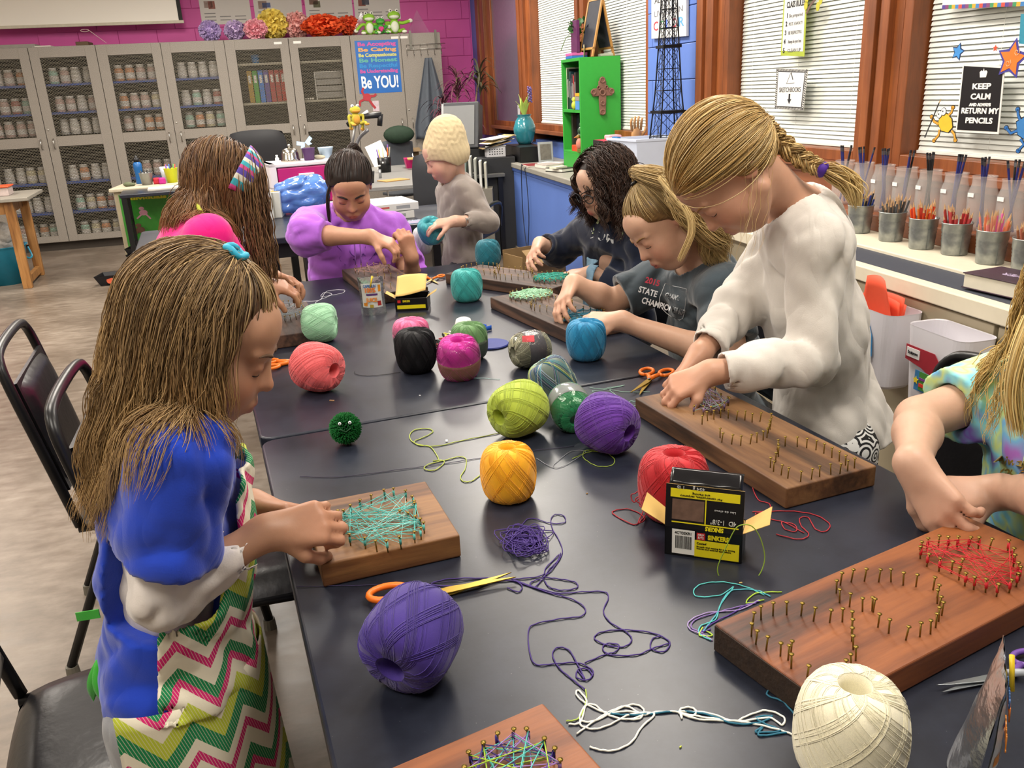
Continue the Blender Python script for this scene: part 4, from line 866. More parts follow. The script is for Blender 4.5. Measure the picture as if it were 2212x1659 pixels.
# ---------------------------------------------------------------- hair
def hair_mat(): 
    m, t, b = newmat('hair'); a = t.new('ShaderNodeAttribute', attribute_name='Col'); t.link(a.outputs['Color'], b.inputs['Base Color']); b.inputs['Roughness'].default_value = .42; b.inputs['Specular IOR Level'].default_value = .35; b.inputs['Anisotropic'].default_value = .5; return m
MHAIR = hair_mat()
def strands_mesh(P, r, cols):
    """P (n,m,3); r (m,) or (n,m); cols (n,3) or (n,m,3) -> mesh arrays"""
    n, m, _ = P.shape; T = np.gradient(P, axis=1); T /= np.linalg.norm(T, axis=2)[..., None]+1e-9
    ref = np.tile(NR.normal(0, 1, (n, 1, 3)), (1, m, 1)); X = np.cross(T, ref); X /= np.linalg.norm(X, axis=2)[..., None]+1e-9; Y = np.cross(T, X)
    r = np.broadcast_to(r, (n, m)); a = np.array([0, 2*PI/3, 4*PI/3])
    v = P[:, :, None, :]+r[..., None, None]*(X[:, :, None]*np.cos(a)[:, None]+Y[:, :, None]*np.sin(a)[:, None])
    i = (np.arange(n)[:, None, None]*m+np.arange(m-1)[None, :, None])*3; k = np.arange(3)[None, None, :]; k2 = (k+1) % 3
    f = np.stack([i+k, i+k2, i+3+k2, i+3+k], -1).reshape(-1, 4)
    if cols.ndim == 2: cols = np.repeat(cols[:, None], m, 1)
    return v.reshape(-1, 3), f.astype(np.int32), np.repeat(cols[:, :, None], 3, 2).reshape(-1, 3)
def pal(n, cs, tips=None, m=None):
    L = np.array([lin(c)[:3] for c in cs]); k = NR.integers(0, len(L), n); k2 = NR.integers(0, len(L), n); w_ = NR.uniform(0, 1, (n, 1)); c = (L[k]*w_+L[k2]*(1-w_))*NR.uniform(.8, 1.15, (n, 1))
    if tips is not None:
        t = np.array(lin(tips)[:3]); a = np.linspace(0, 1, m)[None, :, None]**1.6*.7; return c[:, None]*(1-a)+t*a
    return c
def hairline(y): return np.interp(y, [-.10, -.07, -.03, -.005, .012, .03, .05, .07, .095], [-.072, -.066, -.045, -.020, .018, .030, .042, .056, .070])
def scalp_roots(n, c, R, s, zmin=hairline, r=(.076, .094, .083), cz=.030, cy=-.012):
    out = []
    while len(out) < n:
        d = NR.normal(0, 1, (n, 3)); d /= np.linalg.norm(d, axis=1)[:, None]; q = d*np.array(r)+[0, cy, cz]; out += [a for a, ok in zip(d, q[:, 2] > zmin(q[:, 1])) if ok]
    return np.array(out[:n])
def on_scalp(d, c, R, s, off, r=(.076, .094, .083)): d = d/np.linalg.norm(d, axis=-1)[..., None]; return c+((d*(np.array(r)+np.asarray(off)[..., None]))+np.array([0, -.012, .030]))@R.T*s
def hair_cap(par, c, R, s, cols, infl=.004, zoff=0, name='hair_cap', bump=None, tie=None):
    H = lambda x, y, z: c+R@(s*V(x, y, z)); e0 = ell(H(0, -.012, .030), [(q+infl)*s for q in (.076, .094, .083)], R)
    def cut(p): q = (p-c.astype(f4))@R.astype(f4)/s; return ((hairline(q[..., 1])+zoff-.002)-q[..., 2]).astype(f4)*s*.7
    ops = [('u', 0, e0)]
    if bump: ops += bump
    ops += [('i', .006*s, cut)]
    v, f = sdf_mesh(ops, c-.16*s, c+.16*s, .005)
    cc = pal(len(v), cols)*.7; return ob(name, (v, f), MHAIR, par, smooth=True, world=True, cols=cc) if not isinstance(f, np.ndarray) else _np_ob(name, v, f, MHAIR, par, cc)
def _np_ob(name, v, f, mat, par, cols=None):
    p = par; ch = []
    while p is not None: ch.append(p); p = p.parent
    v = np.asarray(v, float)
    for q in reversed(ch): v = (v-np.array(q.location))@np.array(q.rotation_euler.to_matrix())
    me = mkmesh(name, v, f, True, cols); me.materials.append(mat); o = link(bpy.data.objects.new(name, me)); o.parent = par; return o
def pulled(n, c, R, s, tie, tail=None, m=14, lift=.004, spread=.012, wav=0, rr=.0010, tailm=18, zmin=hairline, taper=.3, puff=0):
    """hair combed over the scalp into a tie (direction in head frame), then an optional tail along a spline"""
    d = scalp_roots(n, c, R, s, zmin); t = nrm(tie); om = np.arccos(np.clip(d@t, -.999, .999))[:, None, None]; u = np.linspace(0, 1, m)[None, :, None]
    D = (np.sin((1-u)*om)*d[:, None]+np.sin(u*om)*t)/np.sin(om); U = u[..., 0]
    off = NR.uniform(0, lift, (n, 1))+.003*np.sin(PI*U)+puff*np.sin(PI*U)**.7+NR.normal(0, .0006, (n, m)).cumsum(1)*.5
    P = on_scalp(D+NR.normal(0, .01, (n, m, 3)).cumsum(1)*.25*np.sin(PI*u), c, R, s, off+.012*np.clip(U-.85, 0, 1)/.15*.5)
    if tail is not None:
        T = np.array(catmull(tail[0], 8)); k = np.linspace(0, len(T)-1, tailm).astype(int); T = T[k]; w_ = np.interp(np.linspace(0, 1, tailm), np.linspace(0, 1, len(tail[1])), tail[1])
        g = NR.normal(0, 1, (n, 3)); g /= np.linalg.norm(g, axis=1)[:, None]+.3; rad = NR.uniform(.1, 1, (n, 1))**.5
        Q = T[None]+g[:, None]*(w_*1.0)[None, :, None]*rad[..., None]
        if wav: ph = NR.uniform(0, 6.28, (n, 1)); q = np.linspace(0, 1, tailm)[None]; Q += wav*np.stack([np.sin(q*16+ph*.35), np.cos(q*13+ph*.3), .4*np.sin(q*14+ph)], -1)*q[..., None]**.6
        P = np.concatenate([P[:, :-1], Q], 1)
    return P
def falling(n, c, R, s, part, flow, g, L=.3, m=17, coll=(), wav=0, wfreq=30, zmin=hairline, stiff=.62, lift=.010, jit=.008, clump=40, sel=None, lvar=.15, flare=0):
    """loose hair: leaves the scalp along `flow` (head frame direction function of root) and falls under g, kept outside the head and `coll`"""
    n = int(n*2.4); d = scalp_roots(n if sel is None else n*3, c, R, s, zmin)
    if sel is not None: d = d[sel(d)][:n]; n = len(d)
    off = NR.uniform(.001, lift, n); P = np.zeros((n, m, 3)); P[:, 0] = on_scalp(d, c, R, s, off)
    D = flow(d)@R.T; nn = d@R.T; D = D-nn*(D*nn).sum(1)[:, None]; D /= np.linalg.norm(D, axis=1)[:, None]+1e-6
    step = L*NR.uniform(1-lvar, 1+lvar*.4, (n, 1))/m; g = np.array(g, float); hc = c+R@(s*V(0, -.012, .030)); rad = (np.array((.076, .094, .083))+off[:, None])*s
    for i in range(1, m):
        D = D*stiff+g*(1-stiff)+NR.normal(0, jit, (n, 3))*.3; D /= np.linalg.norm(D, axis=1)[:, None]; p = P[:, i-1]+D*step
        for _ in range(2):
            q = (p-hc)@R/rad; k = np.linalg.norm(q, axis=1); ins = k < 1; p[ins] = hc+(q[ins]/k[ins][:, None]*rad[ins])@R.T
            for (a, b_, r1, r2) in coll:
                a = np.asarray(a); ba = np.asarray(b_)-a; w_ = p-a; hh = np.clip(w_@ba/(ba@ba+1e-9), 0, 1)[:, None]; w_ = w_-hh*ba; dist = np.linalg.norm(w_, axis=1)[:, None]; rr = r1+(r2-r1)*hh+off[:, None]
                p = np.where(dist < rr, p+w_/(dist+1e-6)*(rr-dist), p)
        D = p-P[:, i-1]; D /= np.linalg.norm(D, axis=1)[:, None]+1e-9; P[:, i] = p
    # clumping into locks
    if clump:
        k = NR.integers(0, n, clump); dd = ((d[:, None]-d[k][None])**2).sum(2); j = k[dd.argmin(1)]; a = (np.linspace(0, 1, m)**1.5*.66)[None, :, None]; P = P*(1-a)+(P[j]+NR.normal(0, .0075, (n, 1, 3)))*a
    if wav:
        q = np.linspace(0, 1, m)[None]; ph = (d@np.array([3.1, 2.3, 4.7]))[:, None]*1.2; P += wav*np.stack([np.sin(q*wfreq*L*3+ph), np.cos(q*wfreq*L*3+ph*1.3), .3*np.sin(q*wfreq*L*2.4+ph)], -1)*np.clip(q*2.2, 0, 1)[..., None]
    return P
def hair(par, P, r, cols, tips=None, name='hair'):
    n, m = P.shape[:2]; rr = r*np.interp(np.linspace(0, 1, m), [0, .1, .8, 1], [.7, 1, .9, .25]); v, f, cc = strands_mesh(P, rr, pal(n, cols, tips, m)); return _np_ob(name, v, f, MHAIR, par, cc)
# ---------------------------------------------------------------- a person from joints
class Person: pass
def person(label, J, skin, s=1.0, head=None, hs=1.0, hands=(), vox=.005, legs=True, girth=1.0, mouth=0, cat='person', lip='#b0605a', extra=(), base=None, crop=None):
    p = Person(); p.J = J; p.s = s; c, R = head; p.c, p.R, p.hs = c, R, hs
    J = p.J; N, SL, SR, P_ = [np.asarray(J[k], float) for k in ('N', 'SL', 'SR', 'P')]
    sd = nrm(SR-SL); up = nrm(N-P_); fwd = nrm(np.cross(up, sd)); sd = np.cross(fwd, up); T = np.c_[sd, fwd, up]; p.T = T
    L = np.linalg.norm(N-P_); p.L = L; p.up, p.fwd, p.sd = up, fwd, sd; G = girth
    hop = head_ops(c, R, hs, mouth); p.hop = hop
    o = list(hop); o.append(('u', .02, cone(c+R@(hs*V(0, -.03, -.045)), N-up*.01, .043*hs, .046*s)))
    W_ = np.linalg.norm(SR-SL)/2
    p.tor = [(N-up*.085*s-fwd*.005, (W_*.93, .078*s*G, .115*s)), (N-up*(L*.52), (W_*.80*G, .075*s*G, L*.36)), (P_, (W_*.92*G, .086*s*G, .105*s))]
    for q, r in p.tor: o.append(('u', .03, ell(q, r, T)))
    for S, Ek, Wk in ((SL, 'EL', 'WL'), (SR, 'ER', 'WR')):
        E_, W2 = np.asarray(J[Ek]), np.asarray(J[Wk])
        o += [('u', .03, cone(N-up*.03, S, .040*s, .040*s)), ('u', .02, cone(S, E_, .040*s*G, .034*s*G)), ('u', .012, cone(E_, E_+(W2-E_)*.35, .034*s*G, .034*s*G)), ('u', .012, cone(E_+(W2-E_)*.35, W2, .034*s*G, .0235*s))]
    for hk in hands: o += hand(**hk)
    if legs:
        for Hk, Kk, Ak in (('HL', 'KL', 'AL'), ('HR', 'KR', 'AR')):
            if Hk in J:
                h_, k_, a_ = [np.asarray(J[q], float) for q in (Hk, Kk, Ak)]; fo = J.get('foot', fwd); fo = nrm(V(fo[0], fo[1], 0))
                o += [('u', .04, cone(h_, k_, .074*s*G, .052*s*G)), ('u', .02, cone(k_, a_, .052*s*G, .033*s)), ('u', .01, cone(a_-V(0, 0, .02), a_+fo*.12*s-V(0, 0, .03), .032*s, .022*s))]
    p.ops = o
    pts = np.array([np.asarray(J[k], float)[:3] for k in J if k != 'foot']+[c]+[np.asarray(h['W']) for h in hands]); lo = pts.min(0)-.17; hi = pts.max(0)+.17; lo[2] = max(lo[2], -.01) if legs else lo[2]
    v, f = sdf_mesh(o, lo, hi, vox); p.lo, p.hi = lo, hi
    b = base if base is not None else V(P_[0], P_[1], 0)
    p.t = thing('person', label, cat, (b[0], b[1], b[2] if len(b) > 2 else 0))
    col = face_colors(v, c, R, hs, skin, lip)
    for hk in hands:   # knuckles and fingertips a little redder
        w_ = np.exp(-((np.linalg.norm(v-np.asarray(hk['W'])-nrm(hk['f'])*.09*hk.get('s', 1), axis=1))/.05)**2)[:, None]*.35; col = col*(1-w_)+col*np.array([1.02, .74, .68])*w_
    p.body = _np_ob('body', v, f, MSKIN, p.t, col)
    return p
def garment(p, name, mat, e=.010, sleeves=(1, 1), hem=None, hem_n=None, collar=.058, folds=(.006, 26), seed=3, belly=1.0, vox=.0055, loose=.0, cuffs=None, cols=None, sleeve_r=1.0, ex=(), flare=.0, armfolds=None):
    """sleeves: for each arm how far it covers: 1 = to the elbow, 2 = to the wrist (fractions allowed)"""
    J, s, T, up = p.J, p.s, p.T, p.up; N, P_ = np.asarray(J['N']), np.asarray(J['P']); o = []
    for i, (q, r) in enumerate(p.tor): r = np.array(r)+e+loose*(i > 0); r[1] += (belly-1)*.05*(i > 0); o.append(('u', .04, ell(q, r, T)))
    if flare: o.append(('u', .05, cone(P_+up*.10, P_-up*.05, .10*s, .10*s+flare)))
    cuts = []
    for S, Ek, Wk, sl in (('SL', 'EL', 'WL', sleeves[0]), ('SR', 'ER', 'WR', sleeves[1])):
        S, E_, W2 = np.asarray(J[S]), np.asarray(J[Ek]), np.asarray(J[Wk]); k = e*sleeve_r
        o.append(('u', .035, cone(N-up*.035, S, .040*s+e, .042*s+e)))
        if sl > 0:
            a = min(sl, 1); o.append(('u', .03, cone(S, S+(E_-S)*a, .042*s+k, .036*s+k*1.25)))
            if sl > 1: b_ = sl-1; o.append(('u', .02, cone(E_, E_+(W2-E_)*b_, .036*s+k, (.036-.011*b_)*s+k*.9)))
        if sl <= 1: tip, dr = S+(E_-S)*sl, nrm(E_-S)
        else: tip, dr = E_+(W2-E_)*(sl-1), nrm(W2-E_)
        cuts.append((tip, dr, .039*s if sl <= 1 else .030*s, max(.039*s+k, .05)))
    o += list(ex)
    if folds[0]: o.append(('d', 0, smooth_noise(seed, folds[1], folds[0], 5))); o.append(('d', 0, smooth_noise(seed+9, folds[1]*2.0, folds[0]*.80, 3, True))); o.append(('d', 0, smooth_noise(seed+19, folds[1]*4.2, folds[0]*.22, 3)))
    for tip, dr, ri, ro in cuts:   # open sleeve end: cut off beyond the tip, hollow just inside
        def endcut(pp, tip=tip.astype(f4), dr=dr.astype(f4), ro=ro):
            q = pp-tip; a = q@dr; rad = np.sqrt(np.maximum((q*q).sum(-1)-a*a, 0)); return np.maximum(np.minimum(-a, .10-0*a), (rad-ro*1.45)).astype(f4)
        o.append(('i', .004, lambda pp, g=endcut: -np.minimum(-g(pp), 1) if False else g(pp)*0-1)) if False else None
        far = tip+dr*.055; o.append(('s', .004, lambda pp, tip=tip.astype(f4), dr=dr.astype(f4), ro=ro: np.maximum(np.maximum(-((pp-tip)@dr), ((pp-tip)@dr)-.14), np.sqrt(np.maximum(((pp-tip)**2).sum(-1)-((pp-tip)@dr)**2, 0))-ro*1.5)))
        o.append(('s', .003, cone(tip-dr*.03, tip+dr*.02, ri+.003, ri+.006)))
    hc = N+up*.012+p.fwd*.018; o.append(('s', .006, cone(hc-up*.005, hc+up*.14, collar*s, collar*s*1.5)))
    if hem is not None: hp = P_-up*hem; n_ = -up if hem_n is None else nrm(hem_n); o.append(('i', .008, plane(hp, n_)))
    o = [q for q in o if q]
    v, f = sdf_mesh(o, p.lo-.02, p.hi+.02, vox); g = _np_ob(name, v, f, mat, p.t, cols(v) if cols else None); p.gops = o; return g
def trousers(p, mat, e=.008, name='trousers', folds=(.004, 25)):
    J, s = p.J, p.s; T = p.T; o = [('u', 0, ell(p.tor[2][0], np.array(p.tor[2][1])+e, T))]
    for Hk, Kk, Ak in (('HL', 'KL', 'AL'), ('HR', 'KR', 'AR')):
        h_, k_, a_ = [np.asarray(J[q], float) for q in (Hk, Kk, Ak)]; o += [('u', .03, cone(h_, k_, .076*s+e, .054*s+e)), ('u', .015, cone(k_, a_, .054*s+e, .036*s+e))]
    o.append(('d', 0, smooth_noise(4, folds[1], folds[0]))); v, f = sdf_mesh(o, p.lo-.02, p.hi+.02, .007); return _np_ob(name, v, f, mat, p.t)
def shoes(p, mat):
    J, s = p.J, p.s; fo = nrm(V(*J.get('foot', p.fwd)[:2], 0))
    for k in ('AL', 'AR'):
        a = np.asarray(J[k], float); v, f = sdf_mesh([('u', 0, cone(a-V(0, 0, .01), a-fo*.02-V(0, 0, .03), .043*s, .036*s)), ('u', .02, cone(a-V(0, 0, .03), a+fo*.125*s-V(0, 0, .033), .037*s, .033*s)), ('i', .005, plane((0, 0, .004), (0, 0, -1)))], a-.25, a+.25, .007); _np_ob('shoe', v, f, mat, p.t)
def apron(p, mat, top, bot, half, e=.022, th=.0036, name='apron', seed=5, side_wrap=.3):
    """bib apron: a thin shell over the front of the clothed torso"""
    g = [q for q in p.gops if q[0] in 'ud']; J = p.J; N, P_, up, fwd, sd = np.asarray(J['N']), np.asarray(J['P']), p.up, p.fwd, p.sd
    def fn(q):
        d = comb(g, q)-e+.010; a = (q-P_.astype(f4))@up.astype(f4); x = (q-P_.astype(f4))@sd.astype(f4); y = (q-P_.astype(f4))@fwd.astype(f4)
        w_ = np.interp(a, [bot, .03, .16, top-.10, top], [half*1.15, half*1.1, half, half*.62, half*.5]).astype(f4)
        return np.maximum.reduce([np.abs(d)-th, np.abs(x)-w_, a-top, bot-a, -y+side_wrap*.0+(-.02)]).astype(f4)
    v, f = sdf_mesh([('u', 0, fn)], p.lo-.03, p.hi+.03, .0042); return _np_ob(name, v, f, mat, p.t)
# ================================================================ the children
def HD(px, py, Y, f, up=(0, 0, 1)): return Yp(px, py, Y), frame(f, up)
def down(p, dx=0, dy=0, z=0): return V(p[0]+dx, p[1]+dy, z)
def stand(J, sd, fwd, s=1.0, off=.085):
    P_ = np.asarray(J['P']); sd = nrm(V(sd[0], sd[1], 0))
    for k, q in (('L', -1), ('R', 1)): h_ = P_+sd*q*off*s-V(0, 0, .03); J['H'+k] = h_; J['K'+k] = V(h_[0]+.01, h_[1], h_[2]*.53+.02); J['A'+k] = V(h_[0], h_[1], .075)
    return J
def sit(J, sd, fwd, s=1.0, z=.47, kl=.36):
    P_ = np.asarray(J['P']); sd = nrm(V(sd[0], sd[1], 0)); fw_ = nrm(V(fwd[0], fwd[1], 0))
    for k, q in (('L', -1), ('R', 1)): h_ = P_+sd*q*.085*s-V(0, 0, .02); J['H'+k] = h_; kk = h_+fw_*kl+sd*q*.03; J['K'+k] = V(kk[0], kk[1], z); J['A'+k] = V(kk[0], kk[1], .075)
    return J
SK1 = '#c98f6c'
# ---- girl in blue
hd = HD(433, 728, 1.08, (.86, .10, -.50))
J = dict(N=Yp(372, 935, 1.10), SR=Yp(392, 985, 1.00), SL=Yp(385, 925, 1.21), P=Yp(372, 1440, 1.10), ER=Yp(352, 1285, .985), WR=Yp(572, 1152, 1.06), EL=Yp(430, 1150, 1.27), WL=Yp(545, 1090, 1.22), foot=(1, .2))
J = stand(J, (0, -1, 0), None, .9)
G1 = person('girl in a royal blue t-shirt over white sleeves and a zigzag apron, at the left', J, '#b08468', .88, hd, .98, hands=[dict(W=Yp(582, 1148, 1.065), f=(1, .25, .02), n=(.1, -.75, .62), s=.90, thumb=1, curls=(1.2, 1.25, 1.3, 1.35), tc=.9), dict(W=Yp(548, 1090, 1.21), f=(1, -.25, -.10), n=(0, .5, .85), s=.86, thumb=-1, curls=(.8, .8, .85, .9), tc=.5)], vox=.0042, lip='#a0584f')
eyes_brows(G1.t, G1.hop, G1.c, G1.R, G1.hs, '#5d4430')
garment(G1, 'white_undershirt', cloth('#cfc8c2'), e=.007, sleeves=(1.86, 1.86), hem=-.05, folds=(.006, 34), seed=12)
garment(G1, 'blue_tshirt', cloth('#1c3fb6'), e=.017, sleeves=(.74, .74), hem=.15, folds=(.008, 22), seed=3, sleeve_r=1.5, loose=.012)
def mchev():
    m, t, b = newmat('chevron_print'); co = t.coord('Object'); sx = t.new('ShaderNodeSeparateXYZ'); t.link(co, sx.inputs[0])
    ax = t.math('ADD', sx.outputs[0], sx.outputs[1]); tri = t.math('ABSOLUTE', t.math('SUBTRACT', t.math('FRACT', t.math('MULTIPLY', ax, 9.)), .5))
    y = t.math('ADD', t.math('MULTIPLY_ADD', tri, .10, t.math('MULTIPLY', t.noise(7, 2, co), .02)), sx.outputs[2]); fr = t.math('FRACT', t.math('MULTIPLY', y, 5.6))
    c = t.n.new('ShaderNodeValToRGB'); t.link(fr, c.inputs[0]); c.color_ramp.interpolation = 'CONSTANT'; e = c.color_ramp.elements
    st = [(0, '#ddd6c2'), (.16, '#c6296c'), (.25, '#ddd6c2'), (.36, '#1f7d4c'), (.52, '#b3bd3c'), (.68, '#ddd6c2'), (.80, '#c6296c'), (.88, '#1f7d4c')]
    while len(e) < len(st): e.new(.5)
    for k, (p_, cc) in enumerate(st): e[k].position = p_; e[k].color = lin(cc)
    ln = t.math('LESS_THAN', t.math('FRACT', t.math('MULTIPLY', t.math('ADD', ax, t.math('MULTIPLY', sx.outputs[2], .35)), 190.)), .22)
    t.link(t.mix(t.math('MULTIPLY', ln, .5), c.outputs[0], lin('#ddd6c2')), b.inputs['Base Color']); b.inputs['Roughness'].default_value = .9; b.inputs['Specular IOR Level'].default_value = .15
    t.link(t.bump(t.noise(300, 2, co), .2, .001), b.inputs['Normal']); return m
MCHEV = mchev()
apron(G1, MCHEV, .34, .015, .135, e=.026)
# apron skirt hanging below the hips, and the green ties
P_ = G1.J['P']; f_ = nrm(V(1, .15, 0)); s_ = V(f_[1], -f_[0], 0)
sk = MB().grid(lambda u, v: P_+V(0, 0, .03)+(.134+.02*v+.007*math.sin(u*19+v*3)*v)*(s_*math.sin(-1.1+3.0*u)*1.12+f_*math.cos(-1.1+3.0*u))+V(0, 0, -.5*v), 40, 22)
ob('apron_skirt', sk, MCHEV, G1.t, world=True, smooth=True, solid=.003)
MGR = cloth('#3aa632')
q = Yp(215, 1420, 1.07)
for k, (a, b_) in enumerate((((215, 1425), (235, 1530)), ((225, 1430), (262, 1560)), ((215, 1425), (205, 1520)))): 
    A, B_ = Yp(a[0], a[1], 1.06), Yp(b_[0], b_[1], 1.05+.01*k); ob('apron_tie', MB().grid(lambda u, v: A+(B_-A)*v+V((u-.5)*.022*math.sin(PI*min(1, v+.15)), -.012*math.sin(v*3), 0), 3, 8), MGR, G1.t, world=True, smooth=True, solid=.0015)
A, B_ = Yp(215, 1325, 1.05), Yp(165, 1333, 1.05); ob('apron_tie', MB().grid(lambda u, v: A+(B_-A)*v+V(0, 0, (u-.5)*.014), 2, 4), MGR, G1.t, world=True, solid=.0015)
ns = [Yp(455, 905, 1.03), Yp(466, 960, 1.025), Yp(474, 1020, 1.035)]; ob('neck_strap', MB().tube(ns, .004, 6), MGR, G1.t, world=True, smooth=True)
trousers(G1, cloth('#8f9196')); shoes(G1, pm('#2b2d31', .6))
p_ = J['WR']+(J['ER']-J['WR'])*.16
ob('cuff_button', MB().ell(p_+V(-.005, -.034, -.004), (.006, .002, .006), n=12, m=8), pm('#1f6b4a', .25), G1.t, world=True, smooth=True)
HC1 = ['#66503a', '#7d6548', '#987c56', '#54422f', '#ae9066']
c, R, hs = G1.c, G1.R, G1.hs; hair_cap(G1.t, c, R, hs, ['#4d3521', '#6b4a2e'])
coll = [(G1.J['N'], G1.J['N']-G1.up*.3, .075, .095), (G1.J['SR'], G1.J['ER'], .062, .058), (G1.J['SL'], G1.J['SR'], .062, .062), (c+R@V(0, -.02, -.06), G1.J['N'], .05, .052)]
tie = nrm(V(.0, .10, .95))
Pp = pulled(900, c, R, hs, tie, m=14, lift=.006, puff=.004); hair(G1.t, Pp, .0010, HC1+['#c2a676'])
tp = on_scalp(tie, c, R, hs, .014)
x, y, d = basis(R@tie); ob('hair_elastic', MB().tube([tp+.013*(x*math.cos(a)+y*math.sin(a))+d*.002*math.sin(3*a) for a in np.linspace(0, 2*PI, 20)], .0045, 8), pm('#2aa3c4', .6), G1.t, world=True, smooth=True)
fl = lambda d: np.stack([d[:, 0]*.9, -.35+0*d[:, 1], -.85+0*d[:, 2]], 1)
P2 = falling(2000, c, R, hs, None, fl, nrm((-.30, 0, -1)), L=.27, coll=coll, wav=.0035, wfreq=20, lift=.018, clump=90, lvar=.2, sel=lambda d: d[:, 1] < .35); hair(G1.t, P2, .00062, HC1, '#bf9c68')
fl2 = lambda d: np.stack([d[:, 0]*.9, -.15+0*d[:, 1], -.9+0*d[:, 2]], 1)
P3 = falling(600, c, R, hs, None, fl2, nrm((-.12, -.1, -1)), L=.165, coll=coll, wav=.004, wfreq=18, lift=.012, clump=14, sel=lambda d: (d[:, 1] > -.25) & (d[:, 1] < .52) & (d[:, 2] < .6) & (d[:, 0] > .2)); hair(G1.t, P3, .0006, HC1, '#a37b4a')
# ---- tall girl in white bending over the long board
hd = HD(1574, 372, 1.78, (-.50, -.06, -.86), (-.8, 0, .5))
J = dict(N=Yp(1722, 440, 1.84), SL=Yp(1775, 530, 1.72), SR=Yp(1700, 500, 1.98), P=Yp(1790, 905, 1.90), EL=Yp(1748, 775, 1.68), WL=Yp(1535, 806, 1.66), ER=Yp(1600, 655, 1.93), WR=Yp(1515, 762, 1.80), foot=(-1, .2))
J = stand(J, (0, 1, 0), None, 1.0)
G7 = person('tall blonde girl with a braid, in a white long-sleeved top, bending over a board', J, '#bb8f76', .98, hd, 1.06, hands=[dict(W=Yp(1528, 806, 1.66), f=(-.93, -.10, -.35), n=(-.25, -.5, .83), s=.92, thumb=-1, curls=(1.1, 1.15, 1.2, 1.2), tc=.8), dict(W=Yp(1508, 768, 1.79), f=(-.72, -.35, -.62), n=(-.5, .3, .75), s=.92, thumb=1, curls=(1.0, 1.0, 1.1, 1.1), tc=.6)], vox=.0045, lip='#a45c52')
eyes_brows(G7.t, G7.hop, G7.c, G7.R, G7.hs, '#8a6238')
garment(G7, 'white_top', cloth('#cbc6bf', var=.04), e=.014, sleeves=(1.88, 1.88), hem=.06, folds=(.012, 24), seed=8, loose=.012, flare=.035, sleeve_r=1.0, collar=.066, hem_n=(.25, 0, -1))
def mheart():
    m, t, b = newmat('swirl_print'); co = t.coord('Object'); vo = t.new('ShaderNodeTexVoronoi'); vo.inputs['Scale'].default_value = 28; t.link(co, vo.inputs[0])
    f = t.math('GREATER_THAN', t.math('SINE', t.math('MULTIPLY', vo.outputs['Distance'], 26.)), .0); t.link(t.mix(f, lin('#111113'), lin('#d5d5d3')), b.inputs['Base Color']); b.inputs['Roughness'].default_value = .8; return m
trousers(G7, mheart(), name='leggings'); shoes(G7, pm('#3a3a3e', .6))
c, R, hs = G7.c, G7.R, G7.hs; HC7 = ['#bb9a60', '#a98950', '#cfb076', '#8d7148', '#dcc492']
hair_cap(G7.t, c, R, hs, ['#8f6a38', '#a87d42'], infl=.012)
tie = nrm(V(-.05, -.90, -.38)); Pp = pulled(3000, c, R, hs, tie, m=18, lift=.014, puff=.008); hair(G7.t, Pp, .0009, HC7)
tb = on_scalp(tie, c, R, hs, .006); br = catmull([tb, tb*.4+Yp(1700, 325, 1.79)*.6, Yp(1735, 345, 1.79), Yp(1775, 366, 1.78)], 14); br = np.array(br); mm = len(br)
SP = []; CN = 150
for k in range(3):
    a = np.linspace(0, 5.5*PI, mm)+k*2*PI/3; T_ = np.gradient(br, axis=0); T_ /= np.linalg.norm(T_, axis=1)[:, None]; X_ = np.cross(T_, [0, 1, 0]); X_ /= np.linalg.norm(X_, axis=1)[:, None]; Y_ = np.cross(T_, X_)
    w_ = np.linspace(.015, .010, mm)[:, None]; cen = br+X_*np.sin(a)[:, None]*w_+Y_*np.sin(2*a)[:, None]*w_*.55
    g = NR.normal(0, 1, (CN, 1, 3)); g /= np.linalg.norm(g, axis=2)[..., None]; SP.append(cen[None]+g*np.linspace(.013, .009, mm)[None, :, None]*NR.uniform(.3, 1, (CN, 1, 1)))
hair(G7.t, np.concatenate(SP), .0013, HC7+['#8f6c3c'], name='braid')
e = br[-1]; x, y, d = basis(br[-1]-br[-3]); ob('hair_elastic', MB().lathe([(.013, -.009), (.016, -.004), (.0165, .004), (.013, .009)], 18, np.c_[x, y, d], e), pm('#45208a', .7), G7.t, world=True, smooth=True)
TL = np.array(catmull([e, Yp(1808, 378, 1.78), Yp(1840, 402, 1.775), Yp(1850, 440, 1.77)], 6)); g = NR.normal(0, 1, (160, 1, 3)); hair(G7.t, TL[None]+g*np.interp(np.linspace(0, 1, len(TL)), [0, .3, .7, 1], [.004, .0105, .011, .006])[None, :, None], .0013, HC7, '#e2c98a', name='braid_tail')
Fw = falling(9, c, R, hs, None, lambda d: np.stack([d[:, 0]*.3, .3+0*d[:, 0], -.6+0*d[:, 0]], 1), nrm((-.1, 0, -1)), L=.20, wav=.004, lift=.03, clump=0, sel=lambda d: (d[:, 2] < .2) & (d[:, 0] < 0)); hair(G7.t, Fw, .0004, HC7)
